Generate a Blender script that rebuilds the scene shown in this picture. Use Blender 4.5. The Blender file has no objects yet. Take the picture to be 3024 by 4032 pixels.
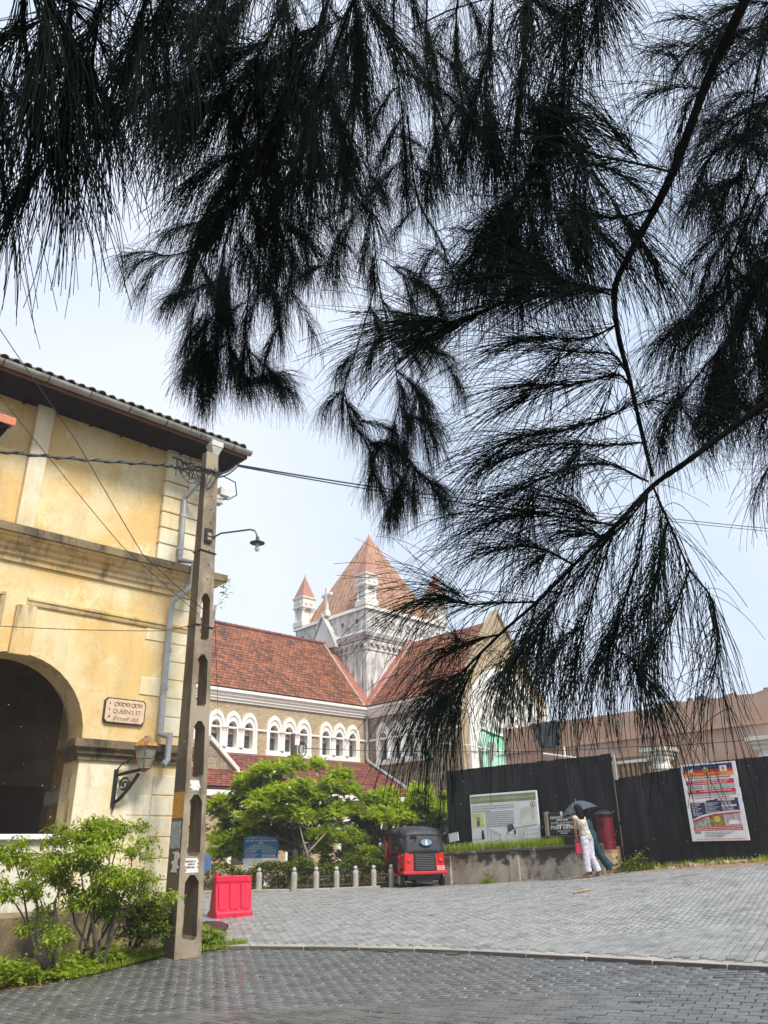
import bpy, bmesh, math, random
import numpy as np
from math import sin, cos, pi, radians, sqrt, atan, atan2, hypot
from mathutils import Vector, Matrix
random.seed(7); RNG = np.random.default_rng(11)
scene = bpy.context.scene
COL = scene.collection

# ------------------------------------------------------------------ camera
# world X runs along the yellow facade and the church nave, world Y along the black fence
EYE = 1.5; FPX = 3000.0; CX, CY = 1512.0, 2016.0
ROLL = atan(-0.018); PITCH = atan((3340.0 - CY) * cos(ROLL) / FPX); HEAD = radians(46.6)
FWD = np.array([cos(HEAD), sin(HEAD), 0.0]); RIGHT = np.array([sin(HEAD), -cos(HEAD), 0.0]); UPV = np.array([0, 0, 1.0])
CF = FWD * cos(PITCH) + UPV * sin(PITCH); CU = -FWD * sin(PITCH) + UPV * cos(PITCH)
CAMP = np.array([0.0, 0.0, EYE])
cam_right = RIGHT * cos(ROLL) + CU * sin(ROLL); cam_up = -RIGHT * sin(ROLL) + CU * cos(ROLL)
cd = bpy.data.cameras.new('camera'); cam = bpy.data.objects.new('camera', cd); COL.objects.link(cam)
cd.sensor_fit = 'HORIZONTAL'; cd.sensor_width = 36.0; cd.lens = FPX / 3024.0 * 36.0
cd.clip_start = 0.05; cd.clip_end = 2000.0
cam.matrix_world = Matrix(((cam_right[0], cam_up[0], -CF[0], 0), (cam_right[1], cam_up[1], -CF[1], 0),
                           (cam_right[2], cam_up[2], -CF[2], EYE), (0, 0, 0, 1)))
scene.camera = cam

# ------------------------------------------------------------------ world, sun, exposure
SUN_EL = radians(50); SUN_DIR = Vector((-0.15 * cos(SUN_EL), -0.99 * cos(SUN_EL), sin(SUN_EL))).normalized()
w = bpy.data.worlds.new('World'); scene.world = w; w.use_nodes = True
nt = w.node_tree; nt.nodes.clear()
out = nt.nodes.new('ShaderNodeOutputWorld'); bg = nt.nodes.new('ShaderNodeBackground')
sky = nt.nodes.new('ShaderNodeTexSky'); sky.sky_type = 'NISHITA'; sky.sun_disc = False
sky.sun_elevation = SUN_EL; sky.sun_rotation = atan2(SUN_DIR.x, SUN_DIR.y); sky.dust_density = 2.0; sky.air_density = 1.0
tc = nt.nodes.new('ShaderNodeTexCoord')
n1 = nt.nodes.new('ShaderNodeTexNoise'); n1.inputs['Scale'].default_value = 2.2; n1.inputs['Detail'].default_value = 7; n1.inputs['Roughness'].default_value = .55
mr = nt.nodes.new('ShaderNodeMapRange'); mr.inputs['From Min'].default_value = .36; mr.inputs['From Max'].default_value = .62
mr.inputs['To Min'].default_value = .84; mr.inputs['To Max'].default_value = .96
n2 = nt.nodes.new('ShaderNodeTexNoise'); n2.inputs['Scale'].default_value = 1.1; n2.inputs['Detail'].default_value = 4
cm = nt.nodes.new('ShaderNodeMixRGB'); cm.inputs[1].default_value = (3.65, 4.4, 5.6, 1); cm.inputs[2].default_value = (4.9, 5.25, 5.95, 1)
mx = nt.nodes.new('ShaderNodeMixRGB')
L = nt.links.new
L(tc.outputs['Generated'], n1.inputs['Vector']); L(tc.outputs['Generated'], n2.inputs['Vector'])
mr2 = nt.nodes.new('ShaderNodeMapRange'); mr2.inputs['From Min'].default_value = .35; mr2.inputs['From Max'].default_value = .65
L(n2.outputs['Fac'], mr2.inputs['Value']); L(mr2.outputs['Result'], cm.inputs['Fac'])
L(n1.outputs['Fac'], mr.inputs['Value']); L(mr.outputs['Result'], mx.inputs['Fac'])
L(sky.outputs['Color'], mx.inputs[1]); L(cm.outputs['Color'], mx.inputs[2])
L(mx.outputs['Color'], bg.inputs['Color']); bg.inputs['Strength'].default_value = .088
L(bg.outputs['Background'], out.inputs['Surface'])
sd = bpy.data.lights.new('sun', 'SUN'); sd.energy = 2.0; sd.angle = radians(14); sd.color = (1.0, .95, .87)
so = bpy.data.objects.new('sun', sd); COL.objects.link(so); so.rotation_euler = SUN_DIR.to_track_quat('Z', 'Y').to_euler()
so.location = (0, -30, 40)
vs_ = scene.view_settings; scene.display_settings.display_device = 'sRGB'
vs_.view_transform = 'Standard'; vs_.look = 'None'; vs_.exposure = 1.2; vs_.gamma = 1.0; vs_.use_curve_mapping = False

# ------------------------------------------------------------------ picture-to-place helpers
def ray(x, y):
    dx, dy = x - CX, y - CY
    a = dx * cos(ROLL) + dy * sin(ROLL); b = -dx * sin(ROLL) + dy * cos(ROLL)
    d = RIGHT * a - CU * b + CF * FPX
    return d / np.linalg.norm(d)
def onx(x, y, X): r = ray(x, y); return CAMP + r * (X / r[0])
def ony(x, y, Y): r = ray(x, y); return CAMP + r * (Y / r[1])
def onz(x, y, Z): r = ray(x, y); return CAMP + r * ((Z - EYE) / r[2])
def atd(x, y, D): r = ray(x, y); return CAMP + r * (D / hypot(r[0], r[1]))
def proj(P):
    d = np.atleast_2d(P) - CAMP
    a = d @ RIGHT; b = -(d @ CU); z = d @ CF
    z = np.where(z < .01, .01, z); a = a / z * FPX; b = b / z * FPX
    return CX + a * cos(ROLL) - b * sin(ROLL), CY + a * sin(ROLL) + b * cos(ROLL), d @ CF

# ground height: a smooth surface through surveyed points (thin plate spline)
GP = [(5.73, 6.19, 0), (3.24, 8.98, 0), (7.39, 3.31, .12), (7.56, 11.73, .10), (9.07, 8.77, .13), (9.28, 6.13, .2), (9.14, 3.99, .28),
      (6.65, 11.78, .12), (10.07, 14.93, .24), (14.16, 18.87, .42), (16.55, 18.28, .42), (13.65, 19.83, .42), (18.3, 16.9, .45), (18.3, 12.3, .74),
      (18.3, 9.9, .92), (18.6, 7.8, 1.07), (18.4, 2.0, 1.42), (18.4, -5, 1.8), (10, 21, .34), (0, 0, 0), (8, 13.2, .18), (3, 11, .05), (-3, 8, 0),
      (0, 13, .05), (17.9, 17.6, .45), (20, 26, .45), (30, 28, .5), (9, 34, .45), (30, 10, 1.1), (30, 0, 1.6), (9, -4, .4), (0, -6, 0), (-6, -6, 0), (-6, 14, 0), (12, 6, .42), (12.2, 10, .38)]
GP = np.array(GP, float)
def _phi(d2): return np.where(d2 > 1e-9, .5 * d2 * np.log(np.maximum(d2, 1e-9)), 0)
def _tps():
    n = len(GP); d2 = ((GP[:, None, :2] - GP[None, :, :2]) ** 2).sum(-1)
    A = np.zeros((n + 3, n + 3)); A[:n, :n] = _phi(d2) + np.eye(n) * .5
    A[:n, n] = 1; A[:n, n + 1:] = GP[:, :2]; A[n, :n] = 1; A[n + 1:, :n] = GP[:, :2].T
    b = np.zeros(n + 3); b[:n] = GP[:, 2]
    return np.linalg.solve(A, b)
TPSW = _tps()
def gzv(x, y):
    x = np.clip(np.asarray(x, float), -6, 30); y = np.clip(np.asarray(y, float), -6, 34)
    n = len(GP); d2 = (x[..., None] - GP[:, 0]) ** 2 + (y[..., None] - GP[:, 1]) ** 2
    return _phi(d2) @ TPSW[:n] + TPSW[n] + TPSW[n + 1] * x + TPSW[n + 2] * y
def gz(x, y): return float(gzv(np.array([x]), np.array([y]))[0])
def gpx(x, y):
    z = .3
    for _ in range(30):
        p = onz(x, y, z); z = .5 * z + .5 * gz(p[0], p[1])
    return onz(x, y, z)

# ------------------------------------------------------------------ materials
MATS = {}
def nodes_of(name):
    m = bpy.data.materials.new(name); m.use_nodes = True; MATS[name] = m
    t = m.node_tree; return m, t, t.nodes['Principled BSDF']
def N(t, kind, **kw):
    n = t.nodes.new(kind)
    for k, v in kw.items():
        if k in ('operation', 'blend_type', 'feature', 'distance', 'noise_dimensions', 'data_type', 'clamp'): setattr(n, k, v)
        else: n.inputs[k.replace('_', ' ')].default_value = v
    return n
def c4(c): return (c[0], c[1], c[2], 1)
def coords(t, sc=(1, 1, 1)):
    a = t.nodes.new('ShaderNodeTexCoord'); mp = t.nodes.new('ShaderNodeMapping'); mp.inputs['Scale'].default_value = sc
    t.links.new(a.outputs['Object'], mp.inputs['Vector']); return mp.outputs['Vector']
def noise(t, vec, scale, detail=6, rough=.55):
    n = N(t, 'ShaderNodeTexNoise', Scale=scale, Detail=detail, Roughness=rough); t.links.new(vec, n.inputs['Vector']); return n.outputs['Fac']
def ramp(t, fac, lo, hi, a=0.0, b=1.0):
    r = t.nodes.new('ShaderNodeMapRange'); r.inputs['From Min'].default_value = lo; r.inputs['From Max'].default_value = hi
    r.inputs['To Min'].default_value = a; r.inputs['To Max'].default_value = b; t.links.new(fac, r.inputs['Value']); return r.outputs['Result']
def mixc(t, fac, c1, c2, mode='MIX'):
    m = t.nodes.new('ShaderNodeMixRGB'); m.blend_type = mode
    for i, v in ((0, fac), (1, c1), (2, c2)):
        if hasattr(v, 'is_linked') or hasattr(v, 'links'): t.links.new(v, m.inputs[i])
        elif i == 0: m.inputs[0].default_value = v
        else: m.inputs[i].default_value = c4(v)
    return m.outputs['Color']
def math_(t, op, a, b=None):
    m = t.nodes.new('ShaderNodeMath'); m.operation = op
    for i, v in ((0, a), (1, b)):
        if v is None: continue
        if hasattr(v, 'links'): t.links.new(v, m.inputs[i])
        else: m.inputs[i].default_value = v
    return m.outputs['Value']
def bump(t, p, h, strength, dist=.02):
    b = t.nodes.new('ShaderNodeBump'); b.inputs['Strength'].default_value = strength; b.inputs['Distance'].default_value = dist
    t.links.new(h, b.inputs['Height']); t.links.new(b.outputs['Normal'], p.inputs['Normal'])
def piece_random(t):
    g = t.nodes.new('ShaderNodeNewGeometry'); o = t.nodes.new('ShaderNodeObjectInfo')
    return math_(t, 'FRACT', math_(t, 'ADD', g.outputs['Random Per Island'], math_(t, 'MULTIPLY', o.outputs['Random'], 7.31)))
def pm(name, col, rough=.6, col2=None, s=2.0, lo=.4, hi=.65, b=.25, bs=30, bd=.01, piece=0.0, spec=.5, metal=0.0, sc=(1, 1, 1), fine=.12, coat=0.0):
    m, t, p = nodes_of(name); v = coords(t, sc)
    col2 = col2 or tuple(x * .72 for x in col)
    c = mixc(t, ramp(t, noise(t, v, s, 8, .6), lo, hi), col, col2)
    if fine:
        f = ramp(t, noise(t, v, bs * 1.3, 3), .3, .7, 1 - fine, 1 + fine)
        c = mixc(t, 1.0, c, f, 'MULTIPLY')
    if piece:
        pr = ramp(t, piece_random(t), 0, 1, 1 - piece, 1 + piece * .6); c = mixc(t, 1.0, c, pr, 'MULTIPLY')
    t.links.new(c, p.inputs['Base Color']); p.inputs['Roughness'].default_value = rough
    p.inputs['Metallic'].default_value = metal; p.inputs['Specular IOR Level'].default_value = spec; p.inputs['Coat Weight'].default_value = coat
    if b: bump(t, p, noise(t, v, bs, 5), b, bd)
    return m

# yellow lime plaster: washed pale patches, ochre drips, black algae high on ledges
def plaster(name, base, pale, dirt, dirt_amt=.6, flake=.0):
    m, t, p = nodes_of(name); v = coords(t); vz = coords(t, (1.6, 1.6, .28))
    c = mixc(t, ramp(t, noise(t, v, 1.1, 9, .68), .44, .60), base, pale); c = mixc(t, ramp(t, noise(t, v, .9, 12, .74), .545, .60, 0, flake), c, tuple(min(.86, x * 1.12 + .06) for x in pale)); c = mixc(t, ramp(t, noise(t, vz, 1.3, 10, .7), .54, .64, 0, flake * .6), c, tuple(x * .80 for x in base))
    c = mixc(t, ramp(t, noise(t, v, 4.3, 8, .7), .56, .74, 0, .5), c, tuple(x * .82 for x in base))
    c = mixc(t, ramp(t, noise(t, vz, 2.0, 9, .72), .50, .66, 0, dirt_amt), c, dirt)
    c = mixc(t, ramp(t, noise(t, v, 13, 6, .7), .58, .70, 0, .35), c, tuple(x * .45 for x in base))
    t.links.new(c, p.inputs['Base Color']); p.inputs['Roughness'].default_value = .72; p.inputs['Specular IOR Level'].default_value = .3
    bump(t, p, noise(t, v, 18, 8, .65), .35, .012); return m
plaster('yellow_plaster', (.75, .51, .205), (.79, .64, .37), (.50, .37, .18), .38, .6)
plaster('pale_plaster', (.78, .64, .38), (.82, .75, .57), (.42, .33, .19), .42, .5)
plaster('whitewash', (.74, .70, .58), (.66, .58, .42), (.17, .14, .09), .8)
plaster('ledge_plaster', (.27, .20, .11), (.10, .08, .052), (.022, .02, .016), .95)
plaster('mould_plaster', (.70, .49, .21), (.72, .58, .34), (.12, .095, .055), .75)
plaster('white_stone', (.80, .77, .70), (.74, .69, .60), (.42, .38, .31), .3)
plaster('tower_stone', (.70, .68, .63), (.46, .455, .43), (.10, .10, .098), .85)
plaster('pink_render', (.50, .305, .21), (.53, .375, .30), (.45, .23, .12), .4)
plaster('old_concrete', (.44, .38, .29), (.20, .17, .125), (.035, .03, .026), .92)
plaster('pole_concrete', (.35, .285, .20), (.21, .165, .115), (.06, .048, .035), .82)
plaster('pole_shaded', (.155, .125, .09), (.095, .075, .055), (.03, .025, .02), .85)  # darker copy of pole_concrete, side-face shade painted into the colour
pm('white_trim', (.82, .80, .74), .55, (.74, .70, .62), 3, .5, .75, b=.12)
pm('dark_wood', (.045, .028, .02), .6, (.07, .04, .028), 6, b=.3, sc=(1, 1, .2))
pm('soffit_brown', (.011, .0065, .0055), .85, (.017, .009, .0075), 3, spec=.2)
pm('fascia_red', (.20, .065, .048), .6, (.12, .045, .034), 4)
pm('gutter_grey', (.40, .40, .36), .5, (.26, .26, .22), 4, b=.1)
pm('pipe_grey', (.44, .455, .455), .5, (.33, .34, .335), 5, b=.05)
pm('hopper_white', (.68, .67, .60), .5)
pm('roof_old', (.16, .10, .075), .75, (.07, .055, .045), 6, piece=.4)
pm('hood_tile', (.62, .20, .09), .6, (.42, .13, .065), 5)
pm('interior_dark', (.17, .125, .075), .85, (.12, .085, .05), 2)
pm('black_iron', (.012, .012, .012), .42, (.03, .026, .022), 12, spec=.5)
pm('brown_metal', (.20, .105, .055), .5, (.33, .20, .07), 12)
pm('gilt', (.62, .34, .05), .4, (.35, .19, .05), 14)
pm('lamp_glass', (.20, .22, .185), .2, (.27, .29, .25), 10, spec=.5)
pm('cable_black', (.010, .010, .011), .5, b=0)
pm('lamp_green', (.03, .07, .06), .45)
pm('bulb_white', (.80, .79, .74), .25, b=0)
pm('plaque', (.74, .55, .36), .4, (.68, .49, .31), 9, b=.05)
pm('plaque_rim', (.055, .035, .045), .4)
pm('ink', (.13, .09, .10), .6, b=0, fine=0)
pm('orange_band', (.55, .25, .02), .55, (.42, .19, .03), 12)
pm('paper', (.74, .73, .70), .7, (.60, .58, .54), 14)
pm('paper_grey', (.36, .38, .39), .7, (.24, .25, .26), 14)
# church
def rubble(name, a, bcol, sc=3.2):
    m, t, p = nodes_of(name); v = coords(t, (1, 1, 1.6))
    vo = N(t, 'ShaderNodeTexVoronoi', Scale=sc, Randomness=.9); vo.feature = 'F1'; t.links.new(v, vo.inputs['Vector'])
    ve = N(t, 'ShaderNodeTexVoronoi', Scale=sc, Randomness=.9); ve.feature = 'DISTANCE_TO_EDGE'; t.links.new(v, ve.inputs['Vector'])
    sp = t.nodes.new('ShaderNodeSeparateColor'); t.links.new(vo.outputs['Color'], sp.inputs['Color'])
    c = mixc(t, sp.outputs['Red'], a, bcol)
    c = mixc(t, ramp(t, noise(t, v, 7, 6), .4, .7, 0, .5), c, tuple(x * .6 for x in a))
    c = mixc(t, ramp(t, ve.outputs['Distance'], 0, .05, .65, 0), c, (.52, .43, .30))
    t.links.new(c, p.inputs['Base Color']); p.inputs['Roughness'].default_value = .85
    bump(t, p, math_(t, 'ADD', ramp(t, ve.outputs['Distance'], 0, .12), math_(t, 'MULTIPLY', noise(t, v, 20), .3)), .5, .03); return m
rubble('rubble', (.40, .30, .175), (.48, .37, .225)); rubble('rubble_dark', (.27, .21, .14), (.38, .30, .20), 2.6)
pm('stone_piece', (.34, .265, .175), .85, (.23, .18, .12), 6, piece=.35, b=.5, bs=18)
def tilemat(name, cols, mossy=.4):
    m, t, p = nodes_of(name); r = piece_random(t); v = coords(t)
    cr_ = t.nodes.new('ShaderNodeValToRGB'); e = cr_.color_ramp.elements
    e[0].position = 0; e[0].color = c4(cols[0]); e[1].position = 1; e[1].color = c4(cols[-1])
    for i, c in enumerate(cols[1:-1]): x = e.new((i + 1) / (len(cols) - 1)); x.color = c4(c)
    pt = noise(t, v, .8, 6, .7)
    t.links.new(math_(t, 'ADD', math_(t, 'MULTIPLY', r, .62), ramp(t, pt, .35, .65, 0, .38)), cr_.inputs['Fac'])
    c = mixc(t, ramp(t, noise(t, v, 9, 7, .7), .52, .75, 0, mossy), cr_.outputs['Color'], (.075, .045, .035))
    t.links.new(c, p.inputs['Base Color']); p.inputs['Roughness'].default_value = .6; p.inputs['Specular IOR Level'].default_value = .35
    bump(t, p, noise(t, v, 25, 4), .3, .01); return m
tilemat('clay_tile', [(.37, .135, .062), (.30, .105, .048), (.23, .082, .04), (.14, .057, .034), (.08, .042, .03)])
tilemat('old_tile', [(.34, .11, .06), (.24, .07, .045), (.16, .055, .04), (.09, .04, .032)], .6)
pm('roof_under', (.13, .045, .035), .8); pm('verge_red', (.40, .12, .075), .65, (.31, .09, .06), 3); pm('mortar', (.40, .34, .27), .8); pm('pinnacle_tile', (.44, .21, .145), .65, (.35, .16, .115), 3)
m, t, p = nodes_of('spire_copper'); v = coords(t); vz = coords(t, (2.2, 2.2, .5))
c = mixc(t, ramp(t, noise(t, vz, 2.5, 8, .65), .42, .68), (.47, .25, .14), (.36, .18, .11))
c = mixc(t, ramp(t, noise(t, vz, 1.6, 9, .72), .48, .64, 0, .8), c, (.13, .085, .06))
t.links.new(c, p.inputs['Base Color']); p.inputs['Roughness'].default_value = .5
pm('pane_dark', (.035, .042, .04), .22, (.07, .075, .07), 5, b=0, spec=.6); pm('louvre', (.10, .11, .10), .5, (.06, .065, .06), 4)
pm('reveal_tan', (.30, .22, .13), .8); pm('rose_pane', (.42, .36, .25), .4, (.28, .24, .16), 5)
pm('green_net', (.20, .62, .36), .5, (.52, .80, .64), .9, .42, .6, b=.1); pm('green_deep', (.02, .36, .13), .5)
m, t, p = nodes_of('mossy_wall'); v = coords(t); sx = t.nodes.new('ShaderNodeSeparateXYZ'); t.links.new(v, sx.inputs['Vector'])
c = mixc(t, ramp(t, noise(t, v, 1.6, 9, .7), .42, .6), (.50, .43, .33), (.33, .28, .21)); h = math_(t, 'ADD', sx.outputs['Z'], math_(t, 'MULTIPLY', noise(t, v, 2.3, 8, .68), 1.7))
c = mixc(t, ramp(t, h, 1.93, 2.08, 0, .93), c, (.045, .038, .03)); c = mixc(t, ramp(t, noise(t, v, 2.0, 9, .72), .54, .62, 0, .85), c, (.06, .05, .038)); c = mixc(t, ramp(t, noise(t, v, 1.1, 6, .6), .58, .68, 0, .6), c, (.36, .22, .10))
t.links.new(c, p.inputs['Base Color']); p.inputs['Roughness'].default_value = .85; bump(t, p, noise(t, v, 14, 8), .5, .02)
# street
def paver_mat(nm, PC, r0, r1):
  m, t, p = nodes_of(nm); v = coords(t); g = t.nodes.new('ShaderNodeNewGeometry')
  pr = piece_random(t); wv = noise(t, g.outputs['Position'], .55, 6, .6)
  c = mixc(t, pr, PC[0], PC[1]); c = mixc(t, ramp(t, noise(t, g.outputs['Position'], 3.0, 7, .65), .47, .62, 0, .6), c, tuple(x * .5 for x in PC[0]))
  c = mixc(t, ramp(t, noise(t, g.outputs['Position'], 60, 3), .3, .7, .0, .25), c, (.05, .05, .05))
  t.links.new(c, p.inputs['Base Color']); p.inputs['Specular IOR Level'].default_value = .5
  t.links.new(ramp(t, wv, .4, .65, r0, r1), p.inputs['Roughness']); bump(t, p, noise(t, g.outputs['Position'], 45, 5), .35, .006)
paver_mat('wet_paver', ((.105, .106, .102), (.155, .155, .15)), .18, .38); paver_mat('pale_paver', ((.265, .265, .25), (.345, .342, .325)), .36, .55)
pm('joint', (.085, .08, .072), .7, (.12, .108, .09), 3); pm('kerb_stone', (.40, .355, .31), .6, (.29, .26, .225), 3, piece=.15)
pm('asphalt_wet', (.05, .05, .05), .25, (.075, .072, .07), 2, b=.2, bs=60)
pm('soil', (.20, .125, .07), .9, (.12, .085, .05), 2.5, b=.6, bs=12, bd=.05); pm('earth_red', (.36, .19, .105), .9, (.24, .14, .08), 3, b=.6, bs=14, bd=.04)
pm('ground_far', (.10, .11, .05), .95, (.14, .11, .07), .6); pm('rock', (.34, .22, .15), .85, (.45, .33, .24), 6, piece=.3, b=.5)
pm('fence_black', (.011, .0105, .011), .75, (.028, .027, .027), 3.5, b=.3, sc=(1, 1, .25), piece=.3, spec=.2); pm('post_grey', (.42, .40, .36), .5)
pm('red_plastic', (.70, .014, .055), .4, (.46, .02, .045), 4, .5, .72, b=.08, fine=.06); pm('rubber', (.012, .012, .013), .45)
pm('tuk_red', (.62, .012, .014), .25, (.54, .012, .012), 3, b=0, fine=.02, coat=.6); pm('canvas', (.018, .019, .022), .6, (.032, .034, .039), 5, b=.25, bs=14, bd=.02)
pm('tuk_window', (.17, .27, .40), .15, (.25, .34, .45), 9, b=0); pm('chrome', (.55, .52, .45), .3, metal=.7, b=0); pm('lens_amber', (.50, .16, .06), .2, b=0); pm('plate_pale', (.80, .62, .60), .4, b=0)
pm('seat_dark', (.03, .02, .02), .6); pm('rim_metal', (.45, .43, .36), .4, metal=.3)
pm('sign_blue', (.012, .16, .42), .4, (.02, .19, .47), 3, b=0); pm('sign_white', (.80, .80, .79), .45, (.72, .72, .72), 4, b=0); pm('board_white', (.76, .77, .76), .4, (.68, .70, .70), 3, b=0)
pm('green_band', (.26, .34, .15), .45, b=0); pm('lime_photo', (.52, .56, .14), .5, (.70, .74, .36), 9, b=0); pm('sketch', (.20, .20, .20), .6, (.42, .42, .42), 18, b=0); pm('pale_lime', (.79, .81, .68), .5, b=0); pm('seal_brown', (.38, .26, .14), .5, (.26, .18, .1), 30, b=0)
pm('navy', (.018, .028, .105), .4, b=0, fine=.05); pm('poster_red', (.62, .02, .03), .4, b=0, fine=.05); pm('poster_orange', (.80, .30, .03), .4, b=0, fine=.05); pm('poster_sky', (.27, .50, .58), .4, b=0); pm('poster_yellow', (.72, .62, .06), .4, b=0)
pm('photo_green', (.16, .24, .19), .5, (.48, .54, .44), 14, b=0); pm('photo_fire', (.42, .29, .06), .5, (.07, .06, .03), 16, b=0); pm('photo_grey', (.50, .46, .46), .5, (.30, .22, .24), 12, b=0); pm('text_grey', (.30, .30, .31), .6, b=0, fine=0)
pm('text_white', (.78, .78, .76), .5, b=0, fine=0); pm('sign_black', (.018, .018, .016), .4, b=.1); pm('sign_stone', (.27, .22, .16), .7, (.16, .13, .1), 8); pm('post_red', (.17, .005, .014), .45, (.12, .005, .012), 4, b=.05)
pm('tan_base', (.50, .34, .20), .7, (.36, .25, .15), 6); pm('tarp', (.030, .034, .040), .35, (.055, .06, .07), 3, b=.2)
pm('skin_tone', (.30, .145, .085), .5, b=0); pm('hair_black', (.006, .005, .005), .7, (.012, .010, .009), 30, b=.3, bs=60, spec=.15)
pm('cream_cloth', (.60, .54, .44), .8, (.40, .35, .28), 9, b=.5, bs=10, bd=.02); pm('white_cloth', (.62, .60, .64), .8, (.50, .48, .54), 7, b=.5, bs=9, bd=.02); pm('teal_cloth', (.005, .052, .064), .8, (.004, .025, .045), 9, b=.5, bs=9, bd=.02); pm('red_cloth', (.40, .01, .04), .6)
pm('umbrella_grey', (.075, .09, .115), .75, (.055, .066, .085), 5, b=.1, spec=.2); pm('umbrella_blue', (.05, .105, .22), .5, (.035, .07, .16), 5, b=.1); pm('blue_cloth', (.05, .09, .2), .8)
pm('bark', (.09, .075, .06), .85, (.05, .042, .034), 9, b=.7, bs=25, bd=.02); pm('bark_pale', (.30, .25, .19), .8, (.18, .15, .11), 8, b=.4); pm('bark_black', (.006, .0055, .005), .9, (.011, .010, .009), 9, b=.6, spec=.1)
pm('timber_old', (.42, .27, .14), .8, (.25, .16, .09), 8); pm('flower_white', (.84, .83, .78), .6, b=0); pm('wood_grey', (.10, .075, .06), .8, (.065, .05, .04), 5)
def leafmat(name, a, bcol, rough=.45, trans=.25):
    m, t, p = nodes_of(name); g = t.nodes.new('ShaderNodeNewGeometry')
    c = mixc(t, piece_random(t), a, bcol); c = mixc(t, ramp(t, noise(t, g.outputs['Position'], 1.3, 4), .35, .65, .0, .5), c, tuple(x * .55 for x in a))
    t.links.new(c, p.inputs['Base Color']); p.inputs['Roughness'].default_value = rough; p.inputs['Specular IOR Level'].default_value = .35
    tr = N(t, 'ShaderNodeBsdfTranslucent'); t.links.new(mixc(t, 1.0, c, (1.25, 1.2, .6), 'MULTIPLY'), tr.inputs['Color'])
    ms = N(t, 'ShaderNodeMixShader', Fac=trans); o = t.nodes['Material Output']
    t.links.new(p.outputs[0], ms.inputs[1]); t.links.new(tr.outputs[0], ms.inputs[2]); t.links.new(ms.outputs[0], o.inputs['Surface']); return m
leafmat('leaf_frangipani', (.28, .40, .02), (.55, .64, .05), trans=.45); leafmat('leaf_shrub', (.20, .31, .022), (.48, .57, .06), trans=.45); leafmat('leaf_hedge', (.07, .12, .012), (.21, .23, .02))
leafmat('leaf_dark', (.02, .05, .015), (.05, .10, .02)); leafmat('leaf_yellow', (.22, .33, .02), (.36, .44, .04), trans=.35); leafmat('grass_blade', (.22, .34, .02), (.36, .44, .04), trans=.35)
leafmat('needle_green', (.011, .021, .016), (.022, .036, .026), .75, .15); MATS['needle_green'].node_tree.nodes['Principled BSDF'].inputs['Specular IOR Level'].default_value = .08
m, t, p = nodes_of('rain_water'); p.inputs['Base Color'].default_value = (.9, .92, .95, 1); p.inputs['Roughness'].default_value = .05; p.inputs['Transmission Weight'].default_value = .35

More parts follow.
